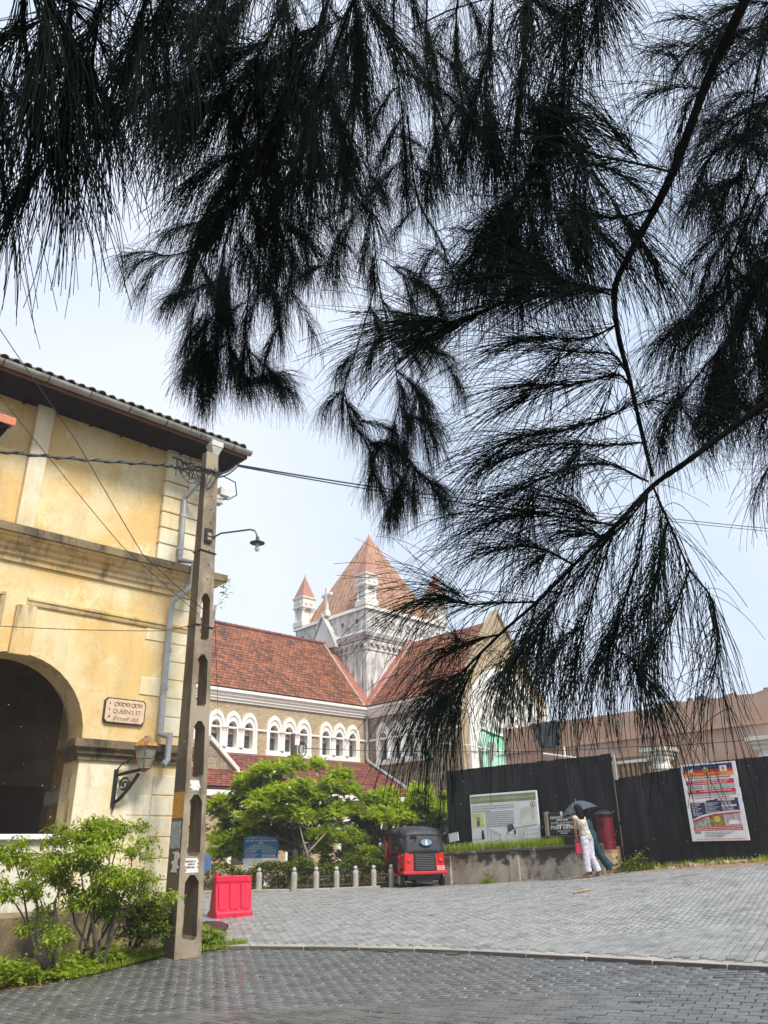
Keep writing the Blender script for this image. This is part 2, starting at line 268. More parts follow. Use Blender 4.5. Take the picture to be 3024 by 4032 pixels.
# ------------------------------------------------------------------ mesh helpers
def link(o, parent=None):
    COL.objects.link(o)
    if parent is not None:
        o.parent = parent
        if parent.get('_w'): o.matrix_parent_inverse = Matrix.Translation(-parent.location)
    return o
def tag(o, label=None, cat=None, group=None, kind=None):
    if label: o['label'] = label
    if cat: o['category'] = cat
    if group: o['group'] = group
    if kind: o['kind'] = kind
    return o
def thing(name, loc, label, cat, group=None, rz=None, kind=None):
    """an Empty at a thing's base; without rz its parts are written in place coordinates"""
    o = bpy.data.objects.new(name, None); COL.objects.link(o); o.location = loc; o.empty_display_size = .2
    if rz is None: o['_w'] = 1
    else: o.rotation_euler = (0, 0, rz)
    return tag(o, label, cat, group, kind)
class MB:
    def __init__(s): s.v = []; s.f = []; s.mi = []; s.k = 0
    def add(s, vs, fs):
        n = len(s.v); s.v.extend([tuple(map(float, a)) for a in vs]); s.f.extend([tuple(i + n for i in f) for f in fs]); s.mi.extend([s.k] * len(fs)); return s
    def box(s, x0, x1, y0, y1, z0, z1, M=None):
        vs = [(x, y, z) for z in (z0, z1) for y in (y0, y1) for x in (x0, x1)]
        if M is not None: vs = [tuple(M @ Vector(a)) for a in vs]
        return s.add(vs, [(0, 2, 3, 1), (4, 5, 7, 6), (0, 1, 5, 4), (2, 6, 7, 3), (0, 4, 6, 2), (1, 3, 7, 5)])
    def hexa(s, b, t): return s.add(list(b) + list(t), [(3, 2, 1, 0), (4, 5, 6, 7), (0, 1, 5, 4), (1, 2, 6, 5), (2, 3, 7, 6), (3, 0, 4, 7)])
    def prism(s, poly, ax, c0, c1, cap=True):
        n = len(poly)
        def P(a, b, c): return (c, a, b) if ax == 'x' else ((a, c, b) if ax == 'y' else (a, b, c))
        vs = [P(a, b, c0) for a, b in poly] + [P(a, b, c1) for a, b in poly]
        fs = [(i, (i + 1) % n, n + (i + 1) % n, n + i) for i in range(n)]
        if cap: fs += [tuple(range(n - 1, -1, -1)), tuple(range(n, 2 * n))]
        return s.add(vs, fs)
    def tube(s, pts, r, n=6, cap=True, flat=1.0):
        P = [Vector(tuple(map(float, p))) for p in pts]; m = len(P); R = r if hasattr(r, '__len__') else [r] * m
        t0 = (P[1] - P[0]).normalized(); ref = Vector((0, 0, 1)) if abs(t0.z) < .9 else Vector((1, 0, 0)); u = t0.cross(ref).normalized(); vs = []
        for i in range(m):
            t = (P[min(i + 1, m - 1)] - P[max(i - 1, 0)])
            if t.length < 1e-9: t = t0
            t.normalize(); u = (u - t * u.dot(t)); u = u.normalized() if u.length > 1e-6 else t.orthogonal().normalized(); w_ = t.cross(u)
            for k in range(n): a = 2 * pi * k / n; vs.append(P[i] + u * (cos(a) * R[i]) + w_ * (sin(a) * R[i] * flat))
        fs = [(i * n + k, i * n + (k + 1) % n, (i + 1) * n + (k + 1) % n, (i + 1) * n + k) for i in range(m - 1) for k in range(n)]
        if cap: fs += [tuple(range(n - 1, -1, -1)), tuple(range((m - 1) * n, m * n))]
        return s.add(vs, fs)
    def lathe(s, prof, cx, cy, n=12, sq=None):
        vs = []; off = pi / 4 if sq else 0
        for r, z in prof:
            for k in range(n): a = 2 * pi * k / n + off; vs.append((cx + r * cos(a), cy + r * sin(a), z))
        m = len(prof); fs = [(i * n + k, i * n + (k + 1) % n, (i + 1) * n + (k + 1) % n, (i + 1) * n + k) for i in range(m - 1) for k in range(n)]
        fs += [tuple(range(n - 1, -1, -1)), tuple(range((m - 1) * n, m * n))]
        return s.add(vs, fs)
    def ball(s, c, r, n=8, m=6, sc=(1, 1, 1)):
        vs = [(c[0], c[1], c[2] - r * sc[2])]
        for j in range(1, m):
            b = pi * j / m
            for k in range(n): a = 2 * pi * k / n; vs.append((c[0] + r * sin(b) * cos(a) * sc[0], c[1] + r * sin(b) * sin(a) * sc[1], c[2] - r * cos(b) * sc[2]))
        vs.append((c[0], c[1], c[2] + r * sc[2])); e = len(vs) - 1
        fs = [(0, 1 + (k + 1) % n, 1 + k) for k in range(n)]
        for j in range(m - 2):
            for k in range(n): a = 1 + j * n; fs.append((a + k, a + (k + 1) % n, a + n + (k + 1) % n, a + n + k))
        a = 1 + (m - 2) * n; fs += [(a + k, a + (k + 1) % n, e) for k in range(n)]
        return s.add(vs, fs)
    def mesh(s, name, mats):
        me = bpy.data.meshes.new(name); me.from_pydata(s.v, [], s.f)
        for q in ([mats] if isinstance(mats, str) else mats): me.materials.append(MATS[q])
        if any(s.mi): me.polygons.foreach_set('material_index', s.mi)
        return me
    def build(s, name, mats, parent=None, smooth=False, bevel=0, fix=True, **tg):
        me = s.mesh(name, mats)
        if fix:
            bm = bmesh.new(); bm.from_mesh(me); bmesh.ops.recalc_face_normals(bm, faces=bm.faces); bm.to_mesh(me); bm.free()
        o = bpy.data.objects.new(name, me); link(o, parent); tag(o, **tg)
        if smooth:
            me.polygons.foreach_set('use_smooth', [True] * len(me.polygons))
            if smooth != 'all': me.set_sharp_from_angle(angle=radians(40))
        if bevel:
            b = o.modifiers.new('edge', 'BEVEL'); b.width = bevel; b.segments = 1; b.limit_method = 'ANGLE'; b.angle_limit = radians(35)
        return o
def inst(name, me, parent=None, loc=(0, 0, 0), M=None, **tg):
    o = bpy.data.objects.new(name, me); link(o, parent)
    if M is not None: o.matrix_basis = M
    else: o.location = loc
    return tag(o, **tg)
def mesh_np(name, V, F, mat, parent=None, smooth=False, **tg):
    V = np.ascontiguousarray(V, np.float32); F = np.ascontiguousarray(F, np.int32); k = F.shape[1]
    me = bpy.data.meshes.new(name); me.vertices.add(len(V)); me.vertices.foreach_set('co', V.ravel())
    me.loops.add(F.size); me.loops.foreach_set('vertex_index', F.ravel())
    me.polygons.add(len(F)); me.polygons.foreach_set('loop_start', np.arange(0, F.size, k, dtype=np.int32)); me.polygons.foreach_set('loop_total', np.full(len(F), k, np.int32))
    me.materials.append(MATS[mat]); me.update(calc_edges=True)
    if smooth: me.polygons.foreach_set('use_smooth', np.ones(len(F), bool))
    o = bpy.data.objects.new(name, me); link(o, parent); return tag(o, **tg)
def text(body, size, O, U, V, mat, parent, name='lettering', width=None, align='CENTER', bold=0.0):
    """flat lettering on a sign: O anchor (baseline), U reading direction, V up"""
    cu = bpy.data.curves.new(name, 'FONT'); cu.body = body; cu.size = size; cu.align_x = align; cu.resolution_u = 3; cu.offset = bold
    o = bpy.data.objects.new('tmp_text', cu); COL.objects.link(o); bpy.context.view_layer.update()
    me = bpy.data.meshes.new_from_object(o.evaluated_get(bpy.context.evaluated_depsgraph_get())); bpy.data.objects.remove(o); bpy.data.curves.remove(cu)
    sx = 1.0
    if width and len(me.vertices):
        xs = [v.co.x for v in me.vertices]; sx = width / max(1e-6, max(xs) - min(xs))
    U = Vector(U); V = Vector(V); O = Vector(tuple(map(float, O)))
    for v in me.vertices: v.co = O + U * (v.co.x * sx) + V * v.co.y
    me.materials.clear(); me.materials.append(MATS[mat]); me.name = name
    o = bpy.data.objects.new(name, me); return link(o, parent)
class Panel:
    """print on a flat board: rectangles, lettering and rows of small writing, each layer a little proud"""
    def __init__(s, O, U, V, parent): s.O = Vector(tuple(map(float, O))); s.U = Vector(U); s.V = Vector(V); s.Nn = s.U.cross(s.V); s.p = parent; s.b = {}
    def at(s, u, v, l=1): return s.O + s.U * u + s.V * v + s.Nn * (.003 * l)
    def poly(s, pts, mat, name='print', l=1):
        if name == 'band': name = 'band' + ' ' * len(s.b)
        m = s.b.setdefault((name, mat), MB()); n = len(pts); top = [s.at(u, v, l) for u, v in pts]; bot = [s.at(u, v, l - .8) for u, v in pts]
        m.add(top + bot, [tuple(range(n))] + [(i, n + i, n + (i + 1) % n, (i + 1) % n) for i in range(n)])
    def rect(s, u0, u1, v0, v1, mat, name='print', l=1): s.poly([(u0, v0), (u1, v0), (u1, v1), (u0, v1)], mat, name, l)
    def disc(s, u, v, r, mat, name='emblem', l=2, n=14): s.poly([(u + r * cos(2 * pi * k / n), v + r * sin(2 * pi * k / n)) for k in range(n)], mat, name, l)
    def writing(s, u0, u1, v, h, mat, l=2, gap=.3, seed=0, name='writing'):
        r = random.Random(seed); u = u0
        while u < u1:
            wd = min(h * r.uniform(1.5, 5), u1 - u)
            if wd > h * .5:
                x = u
                while x < u + wd - h * .2:
                    cw = h * r.uniform(.35, .7); a = r.uniform(0, .35); s.rect(x, min(x + cw, u + wd), v + h * a * .4, v + h * (1 - a * .6), mat, name, l); x += cw + h * .16
            u += wd + h * r.uniform(.4, .8)
    def text(s, body, size, u, v, mat, width=None, l=3, align='CENTER', name='lettering', bold=0): return text(body, size, s.at(u, v, l), s.U, s.V, mat, s.p, name, width, align, bold)
    def flush(s):
        for (n, m), mb in s.b.items(): mb.build(n.strip(), m, s.p, fix=False)
        s.b = {}
UX, UY, UZ = Vector((1, 0, 0)), Vector((0, 1, 0)), Vector((0, 0, 1)); UNY = Vector((0, -1, 0))
def leaves_np(tips, per, L, W, up=(-.2, .9), seed=1, droop=.25, jitter=.03):
    """folded leaf blades radiating from twig tips; returns verts, tri faces"""
    r = np.random.default_rng(seed); T = np.repeat(np.asarray(tips, float), per, 0); n = len(T); T = T + r.normal(0, jitter, (n, 3))
    az = r.uniform(0, 2 * pi, n); el = r.uniform(up[0], up[1], n); d = np.stack([np.cos(az) * np.cos(el), np.sin(az) * np.cos(el), np.sin(el)], 1)
    s = np.cross(d, [0, 0, 1.0]); s /= np.linalg.norm(s, axis=1)[:, None] + 1e-9; nrm = np.cross(s, d)
    tw = r.normal(0, .5, n)[:, None]; s2 = s * np.cos(tw) + nrm * np.sin(tw); n2 = np.cross(s2, d)
    l = (L * r.uniform(.6, 1.25, n))[:, None]; w_ = (W * r.uniform(.7, 1.2, n))[:, None]; dn = np.array([0, 0, -1.0]) * droop
    b = T; mid = T + d * l * .55 + dn * l * .15 - n2 * w_ * .15; tip = T + d * l + dn * l * .75; ml = T + d * l * .5 + s2 * w_ * .5; m2 = T + d * l * .5 - s2 * w_ * .5
    V = np.stack([b, ml, mid, m2, tip], 1).reshape(-1, 3); i = (np.arange(n) * 5)[:, None]
    F = np.concatenate([i + [0, 2, 1], i + [0, 3, 2], i + [1, 2, 4], i + [2, 3, 4]], 1).reshape(-1, 3); return V, F
def blades_np(pts, h, w_, seed=1, lean=.5):
    r = np.random.default_rng(seed); P = np.asarray(pts, float); n = len(P); az = r.uniform(0, 2 * pi, n); d = np.stack([np.cos(az), np.sin(az), 0 * az], 1); s = np.stack([-np.sin(az), np.cos(az), 0 * az], 1)
    H = (h * r.uniform(.4, 1.3, n))[:, None]; ln = (lean * r.uniform(.1, 1, n))[:, None]; W = w_ * r.uniform(.6, 1.3, n)[:, None]
    m = P + np.array([0, 0, 1]) * H * .6 + d * H * ln * .35; tp = P + np.array([0, 0, 1]) * H + d * H * ln
    V = np.stack([P - s * W, P + s * W, m + s * W * .7, m - s * W * .7, tp], 1).reshape(-1, 3); i = (np.arange(n) * 5)[:, None]
    F = np.concatenate([i + [0, 1, 2], i + [0, 2, 3], i + [3, 2, 4]], 1).reshape(-1, 3); return V, F
def inpoly(x, y, poly):
    x = np.asarray(x); y = np.asarray(y); ins = np.zeros(x.shape, bool); n = len(poly)
    for i in range(n):
        (x1, y1), (x2, y2) = poly[i], poly[(i + 1) % n]
        c = ((y1 > y) != (y2 > y)) & (x < (x2 - x1) * (y - y1) / (y2 - y1 + 1e-12) + x1); ins ^= c
    return ins

# ================================================================== GROUND, ROADS, PAVING
def sheet(name, xs, ys, dz, mat, poly=None, parent=None, **tg):
    X, Y = np.meshgrid(xs, ys, indexing='ij'); Z = gzv(X, Y) + dz; nx, ny = X.shape
    V = np.stack([X, Y, Z], -1).reshape(-1, 3); I = np.arange(nx * ny).reshape(nx, ny)
    F = np.stack([I[:-1, :-1], I[1:, :-1], I[1:, 1:], I[:-1, 1:]], -1).reshape(-1, 4)
    if poly is not None:
        c = V[F].mean(1); F = F[inpoly(c[:, 0], c[:, 1], poly)]
        u, inv = np.unique(F, return_inverse=True); V = V[u]; F = inv.reshape(F.shape)
    return mesh_np(name, V, F, mat, parent, True, **tg)
far = [-900, -500, -250, -120, -70, -40, -25, -15]
sheet('ground', np.array(far + list(np.arange(-10, 45, 1.0)) + [50, 60, 80, 120, 200, 400, 900.]), np.array(far + list(np.arange(-10, 50, 1.0)) + [55, 65, 90, 130, 220, 400, 900.]), -.16, 'ground_far', kind='structure')
KP = [gpx(x, y)[:2] for x, y in ((880, 3733), (1100, 3735), (1300, 3739), (1500, 3742), (1696, 3748), (1850, 3755), (2000, 3763), (2180, 3772), (2353, 3782), (2520, 3792), (2700, 3803), (2860, 3812), (3024, 3821), (3200, 3831))]
KP = [tuple(map(float, p)) for p in KP]; KP += [(KP[-1][0] - .02, KP[-1][1] - 1.2), (KP[-1][0] - .15, KP[-1][1] - 3.0), (KP[-1][0] - .4, KP[-1][1] - 6.0)]
UPPER = KP + [(17.4, KP[-1][1]), (17.75, 4.0), (17.83, 7.4), (18.1, 10.5), (18.26, 12.4), (18.27, 16.95), (18.9, 17.6), (17.1, 17.8), (13.45, 19.7), (12.5, 20.6), (12.0, 24), (12.0, 45), (8.3, 45), (8.3, 14.2), (7.75, 12.6)]
BEDEDGE = [(-6, 9.9), (1.5, 10.2), (3.77, 10.62), (4.4, 10.72), (5.0, 10.88), (5.8, 11.3), (6.4, 11.60), (7.0, 11.62)]
LOWER = BEDEDGE + KP + [(4, -8), (-6, -6)]
road = sheet('road', np.arange(7, 19.2, .25), np.arange(-4, 45, .25), .004, 'joint', UPPER, kind='structure')
road2 = sheet('lower_road', np.arange(-6, 9.6, .25), np.arange(-8, 12, .25), -.036, 'joint', None, kind='structure')
E1 = np.array([cos(radians(15.5)), sin(radians(15.5))]); E2 = np.array([sin(radians(15.5)), -cos(radians(15.5))])
def paver_mesh(l, wd, name, mat):
    a, b, c = l / 2 - .005, wd / 2 - .005, .006; mb = MB()
    mb.add([(-a, -b, -.03), (a, -b, -.03), (a, b, -.03), (-a, b, -.03), (-a, -b, -c), (a, -b, -c), (a, b, -c), (-a, b, -c), (-a + c, -b + c, 0), (a - c, -b + c, 0), (a - c, b - c, 0), (-a + c, b - c, 0)],
           [(0, 1, 5, 4), (1, 2, 6, 5), (2, 3, 7, 6), (3, 0, 4, 7), (4, 5, 9, 8), (5, 6, 10, 9), (6, 7, 11, 10), (7, 4, 8, 11), (8, 9, 10, 11)])
    return mb.mesh(name, mat)
def lay(poly, d_len, d_row, l, wd, dz, mat, parent, nobj, seed):
    """pavers in stretcher bond; the ones that show largest are objects, the rest one joined part"""
    r = np.random.default_rng(seed); P = []
    cx, cy = np.mean([p[0] for p in poly]), np.mean([p[1] for p in poly]); Rm = 42
    for j in range(int(-Rm / wd), int(Rm / wd)):
        i = np.arange(int(-Rm / l), int(Rm / l)); off = (j % 2) * .5 + r.uniform(-.06, .06)
        c = (i[:, None] + off) * l * d_len + j * wd * d_row; P.append(c)
    P = np.concatenate(P); P = P[(P[:, 0] > -1) & (P[:, 0] < 19) & (P[:, 1] > -2) & (P[:, 1] < 32)]
    P = P[inpoly(P[:, 0], P[:, 1], poly)]
    Z = gzv(P[:, 0], P[:, 1]) + dz; px, py, zc = proj(np.column_stack([P, Z])); k = (px > -500) & (px < 3600) & (py < 4700) & (zc > .5); P, Z, px, py = P[k], Z[k], px[k], py[k]
    vis = (px > 0) & (px < 3024) & (py < 4032); D = np.hypot(P[:, 0], P[:, 1]); order = np.argsort(np.where(vis, D, D + 1000))
    e = .05; gx = (gzv(P[:, 0] + e, P[:, 1]) - gzv(P[:, 0] - e, P[:, 1])) / (2 * e); gy = (gzv(P[:, 0], P[:, 1] + e) - gzv(P[:, 0], P[:, 1] - e)) / (2 * e)
    nz = np.column_stack([-gx, -gy, np.ones(len(P))]) + np.column_stack([r.normal(0, .0035, (len(P), 2)), np.zeros(len(P))]); nz /= np.linalg.norm(nz, axis=1)[:, None]
    dl = np.array([d_len[0], d_len[1], 0]); xa = dl - nz * (nz @ dl)[:, None]; xa /= np.linalg.norm(xa, axis=1)[:, None]; ya = np.cross(nz, xa)
    Z = Z + r.normal(0, .0022, len(P)); O = np.column_stack([P, Z]); me = paver_mesh(l, wd, 'paver', mat)
    for q in order[:nobj]:
        M = Matrix(((xa[q][0], ya[q][0], nz[q][0], O[q][0]), (xa[q][1], ya[q][1], nz[q][1], O[q][1]), (xa[q][2], ya[q][2], nz[q][2], O[q][2]), (0, 0, 0, 1))); inst('paver', me, parent, M=M)
    rest = order[nobj:]; mv = np.array([v.co[:] for v in me.vertices]); mf = np.array([p.vertices[:] for p in me.polygons])
    V = O[rest][:, None, :] + mv[None, :, 0:1] * xa[rest][:, None, :] + mv[None, :, 1:2] * ya[rest][:, None, :] + mv[None, :, 2:3] * nz[rest][:, None, :]
    F = mf[None] + (np.arange(len(rest)) * len(mv))[:, None, None]
    mesh_np('paving', V.reshape(-1, 3), F.reshape(-1, 4), mat, parent, kind='stuff')
KN = []
for i_, p_ in enumerate(KP):
    a_, b_ = np.array(KP[max(i_ - 1, 0)]), np.array(KP[min(i_ + 1, len(KP) - 1)]); d_ = (b_ - a_) / np.linalg.norm(b_ - a_); n_ = np.array([-d_[1], d_[0]]); n_ = n_ if n_ @ np.array([1, .2]) > 0 else -n_; KN.append(n_)
lay([tuple(np.array(p_) + n_ * .26) for p_, n_ in zip(KP, KN)] + UPPER[len(KP):], E1, E2, .205, .102, .032, 'pale_paver', road, 300, 3)
lay(BEDEDGE + KP + LOWER[len(BEDEDGE) + len(KP):], E2, E1, .20, .105, -.004, 'wet_paver', road2, 300, 4)
# kerb between the two pavings
kerb = tag(bpy.data.objects.new('kerb', None), kind='structure'); COL.objects.link(kerb)
def resample(pts, step):
    P = [np.array(p, float) for p in pts]; outp = [P[0]]; acc = 0
    for a, b in zip(P[:-1], P[1:]):
        Ls = np.linalg.norm(b - a); s = step - acc
        while s < Ls: outp.append(a + (b - a) * s / Ls); s += step
        acc = Ls - (s - step)
    return outp
ks = resample([(KP[0][0] - .45, KP[0][1] + .25)] + KP, .92)
for a, b in zip(ks[:-1], ks[1:]):
    d = (b - a); Ld = np.linalg.norm(d); d /= Ld; nrm = np.array([-d[1], d[0]]); nrm = nrm if nrm @ np.array([1, .2]) > 0 else -nrm
    q = [a + d * .004, b - d * .004]; mb = MB(); jz = random.uniform(-.006, .006)
    bot = []; top = []
    for (pt, o_) in ((q[0], 0), (q[1], 0), (q[1], .36), (q[0], .36)):
        p_ = pt + nrm * o_; zz = gz(*pt); bot.append((p_[0], p_[1], zz - .12)); top.append((p_[0], p_[1], zz + .036 + jz * .5))
    mb.hexa(bot, top); mb.mi[2] = 1; mb.build('kerb_stone', ['kerb_stone', 'joint'], kerb, bevel=.006)  # front face takes the dark joint colour, painting in the step's shade
# earth strip between road and fence, planting bed, churchyard edge
sheet('verge', np.arange(17.3, 20.6, .18), np.arange(-6, 12.6, .18), .028, 'earth_red', [(17.75, -6), (17.75, 4.0), (17.83, 7.4), (18.1, 10.5), (18.2, 12.5), (20.4, 12.5), (20.4, -6)], kind='structure')
sheet('planting_bed', np.arange(-1, 8, .07), np.arange(10, 13.3, .07), -.01, 'soil', [(-1, 9.9), (1.5, 10.08), (3.77, 10.50), (5.0, 10.75), (6.4, 11.50), (7.1, 11.6), (7.85, 12.0), (7.4, 13.2), (-6, 13.2)], kind='structure')
sheet('churchyard', np.arange(11, 45, .8), np.arange(16, 40, .8), .05, 'soil', [(13.7, 19.9), (17.2, 18.0), (19, 17.9), (45, 17.9), (45, 40), (12.3, 40), (12.3, 21)], kind='structure')

# ================================================================== YELLOW COLONIAL BUILDING
FY = 13.05; XC = 7.30
bld = thing('colonial_building', (XC, FY, .1), 'yellow two-storey colonial building with arched arcade and tiled eaves behind the concrete pole', 'building')
ACX, ARAD, ASP = 4.05, 1.26, 3.27
arches = [ACX, ACX - 4.3]
def arch_pts(cx, r, sp, n=20): return [(cx - r * cos(pi * k / n), sp + r * sin(pi * k / n)) for k in range(n + 1)]
mb = MB(); X0, X1, Z1 = -5.0, XC, 9.55; lo = -.2
def fq(x0, x1, za0, za1, z1): mb.add([(x0, FY, za0), (x1, FY, za1), (x1, FY, z1), (x0, FY, z1)], [(0, 1, 2, 3)])
xcur = X0
for cx in sorted(arches):
    fq(xcur, cx - ARAD, lo, lo, Z1); ap = arch_pts(cx, ARAD, ASP)
    for a, b in zip(ap[:-1], ap[1:]): fq(a[0], b[0], a[1], b[1], Z1)
    xcur = cx + ARAD
fq(xcur, X1, lo, lo, Z1); [mb.add([(X1, FY + a, za), (X1, FY + b, za), (X1, FY + b, Z1), (X1, FY + a, Z1)], [(0, 1, 2, 3)]) for a, b, za in ((0, .75, lo), (.75, 3.4, 4.4), (3.4, 9, lo))]
mb.build('wall', 'yellow_plaster', bld, fix=False)
for cx in arches:
    mb = MB(); ap = [(cx - ARAD, .4)] + arch_pts(cx, ARAD, ASP) + [(cx + ARAD, .4)]
    for a, b in zip(ap[:-1], ap[1:]): mb.add([(a[0], FY, a[1]), (a[0], FY + .62, a[1]), (b[0], FY + .62, b[1]), (b[0], FY, b[1])], [(0, 1, 2, 3)])
    mb.build('arch_soffit', 'mould_plaster', bld, fix=False)
    # parapet inside the arch, whitewashed
    mb = MB(); mb.box(cx - ARAD + .004, cx + ARAD - .004, FY + .06, FY + .42, .42, 1.70); mb.build('parapet', 'whitewash', bld)
    mb = MB(); mb.box(cx - ARAD + .004, cx + ARAD - .004, FY - .03, FY + .48, 1.702, 1.79); mb.build('parapet_coping', 'white_trim', bld, bevel=.015)
    mb = MB(); mb.box(cx - .16, cx + .16, FY - .10, FY + .02, ASP + ARAD - .06, 5.30); mb.build('keystone', 'mould_plaster', bld, bevel=.01)
# arcade room behind
mb = MB()
for q in ([(X0, FY + .62, 9), (X1, FY + .62, 9), (X1, FY + .62, .2), (X0, FY + .62, .2)],): pass
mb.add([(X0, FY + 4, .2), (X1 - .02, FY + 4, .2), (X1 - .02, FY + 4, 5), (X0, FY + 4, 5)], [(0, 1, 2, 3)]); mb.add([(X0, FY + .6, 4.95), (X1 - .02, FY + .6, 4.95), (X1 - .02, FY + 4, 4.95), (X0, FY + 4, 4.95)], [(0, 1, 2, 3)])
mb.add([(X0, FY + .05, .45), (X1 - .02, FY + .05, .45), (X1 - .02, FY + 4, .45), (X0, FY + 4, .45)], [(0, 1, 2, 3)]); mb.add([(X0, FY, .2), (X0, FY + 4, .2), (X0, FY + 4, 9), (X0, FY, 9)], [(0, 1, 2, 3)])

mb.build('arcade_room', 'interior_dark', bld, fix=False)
mb = MB()
xs_ = X0
for cx in sorted(arches) + [99]:   # inner side of the front wall
    e_ = cx - ARAD if cx < 90 else X1; mb.add([(xs_, FY + .621, .3), (e_, FY + .621, .3), (e_, FY + .621, 4.95), (xs_, FY + .621, 4.95)], [(0, 1, 2, 3)]); xs_ = cx + ARAD
mb.build('inner_wall', 'yellow_plaster', bld, fix=False)
mb = MB(); mb.box(5.15, 6.25, FY + 3.86, FY + 3.98, .45, 2.75); mb.build('doorway', 'dark_wood', bld, bevel=.02)
mb = MB(); mb.box(3.0, 4.0, FY + 3.86, FY + 3.98, .45, 3.1); mb.build('door_leaf', 'dark_wood', bld, bevel=.02)
mb = MB(); mb.box(6.05, 6.55, FY + 2.4, FY + 3.0, .45, 4.9); mb.build('inner_pier', 'yellow_plaster', bld)
mb = MB(); mb.box(5.97, 6.63, FY + 2.32, FY + 3.08, 2.35, 2.62); mb.build('inner_impost', 'white_trim', bld, bevel=.03)
# imposts on the pier
def profile_x(prof, x0, x1, mat, name, ret=True):
    """moulding profile (out, z) run along the facade and, past the corner, along the end wall"""
    mb = MB(); n = len(prof); A = [(x0, FY - o, z) for o, z in prof]; B = [(x1 + (o if ret else 0), FY - o, z) for o, z in prof]; vs = A + B
    fs = [(i, n + i, n + i + 1, i + 1) for i in range(n - 1)]
    if ret:
        vs += [(x1 + o, FY + 2.5, z) for o, z in prof]; fs += [(n + i, 2 * n + i, 2 * n + i + 1, n + i + 1) for i in range(n - 1)]; fs.append(tuple(range(2 * n, 3 * n)))
    else: fs.append(tuple(range(n, 2 * n)))
    fs.append(tuple(range(n - 1, -1, -1))); mb.add(vs, fs); return mb.build(name, mat, bld)
IMP = [(0, 2.92), (.05, 2.92), (.05, 2.99), (.10, 3.02), (.10, 3.08), (.17, 3.12), (.17, 3.245), (0, 3.27)]
for cx, xe, rt in ((ACX, XC, True), (ACX - 4.3, ACX - ARAD, False)):
    x0 = cx + ARAD; mb = MB(); n = len(IMP)
    profile_x(IMP, x0, xe, 'ledge_plaster', 'impost', rt)
    mb.add([(x0, FY - o, z) for o, z in IMP] + [(x0 - o, FY - o, z) for o, z in IMP] + [(x0 - o, FY + .62, z) for o, z in IMP], [(i, n + i, n + i + 1, i + 1) for i in range(n - 1)] + [(n + i, 2 * n + i, 2 * n + i + 1, n + i + 1) for i in range(n - 1)])
    mb.build('impost', 'ledge_plaster', bld)
profile_x([(0, 6.02), (.05, 6.02), (.05, 6.10), (.10, 6.13), (.10, 6.19), (.15, 6.22), (.15, 6.29), (.24, 6.33), (.24, 6.37), (.32, 6.40), (.32, 6.42)], X0, XC, 'mould_plaster', 'string_cornice')
profile_x([(.0, 6.422), (.36, 6.422), (.36, 6.56), (.0, 6.66)], X0, XC, 'ledge_plaster', 'cornice_ledge')
profile_x([(0, 5.33), (.035, 5.33), (.05, 5.37), (.035, 5.385), (.07, 5.41), (.07, 5.45), (0, 5.47)], ACX + .0, XC, 'mould_plaster', 'panel_mould')
profile_x([(0, -.2), (.14, -.2), (.14, .66), (.10, .70), (0, .72)], X0, XC, 'ledge_plaster', 'plinth')
# the frame moulding beside the arch head
mb = MB(); mb.box(3.62, 3.70, FY - .06, FY + .01, 4.55, 5.41); mb.box(X0, 3.70, FY - .062, FY + .01, 5.412, 5.48); mb.build('panel_frame', 'mould_plaster', bld, bevel=.012)
mb = MB(); mb.box(ACX + ARAD + .003, 6.655, FY - .008, FY + .01, .73, 2.915); mb.build('pier_face', 'pale_plaster', bld)
# pilasters of the upper storey
for px_ in (3.62, .05, -3.5):
    mb = MB(); mb.box(px_, px_ + .30, FY - .13, FY + .01, 6.63, 9.45); mb.build('pilaster', 'pale_plaster', bld, bevel=.012)
# rusticated corner blocks, each its own piece, upper and lower storey
zq = 6.655
while zq < 9.3:
    h = .335
    mb = MB(); mb.box(6.23, 6.72, FY - .12, FY + .01, zq, zq + h - .022); mb.build('quoin_block', 'pale_plaster', bld, bevel=.012)
    mb = MB(); mb.box(6.735, XC + .10, FY - .12, FY + .5, zq, zq + h - .022); mb.build('quoin_block', 'pale_plaster', bld, bevel=.012); zq += h
zq = .74; k = 0
while zq < 5.8:
    h = .335
    if not (2.85 < zq + h / 2 < 3.3 or 5.28 < zq + h / 2 < 5.52):
        mb = MB(); mb.box(6.66, XC + .02, FY - .022, FY + .4, zq, min(zq + h, 6.03) - .014); mb.build('quoin_block', 'pale_plaster', bld, bevel=.01)
        if k % 3 == 1:
            mb = MB(); mb.box(6.22, 6.645, FY - .018, FY + .01, zq, zq + h - .014); mb.build('quoin_block', 'pale_plaster', bld, bevel=.01)
    zq += h; k += 1
# eaves
EO = .85; RX = XC + .28
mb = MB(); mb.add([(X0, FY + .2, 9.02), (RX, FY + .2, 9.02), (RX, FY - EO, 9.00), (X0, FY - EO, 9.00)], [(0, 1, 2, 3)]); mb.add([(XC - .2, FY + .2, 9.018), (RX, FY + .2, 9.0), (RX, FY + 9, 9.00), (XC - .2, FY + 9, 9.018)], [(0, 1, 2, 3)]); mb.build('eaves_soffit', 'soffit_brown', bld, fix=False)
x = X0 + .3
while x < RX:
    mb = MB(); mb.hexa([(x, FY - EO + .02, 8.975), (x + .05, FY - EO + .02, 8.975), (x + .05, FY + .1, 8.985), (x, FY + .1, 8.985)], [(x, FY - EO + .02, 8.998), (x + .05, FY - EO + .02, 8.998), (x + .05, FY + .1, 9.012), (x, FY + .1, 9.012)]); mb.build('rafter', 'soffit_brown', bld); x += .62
mb = MB(); mb.box(X0, RX, FY - EO - .03, FY - EO, 8.975, 9.12); mb.build('fascia', 'fascia_red', bld)
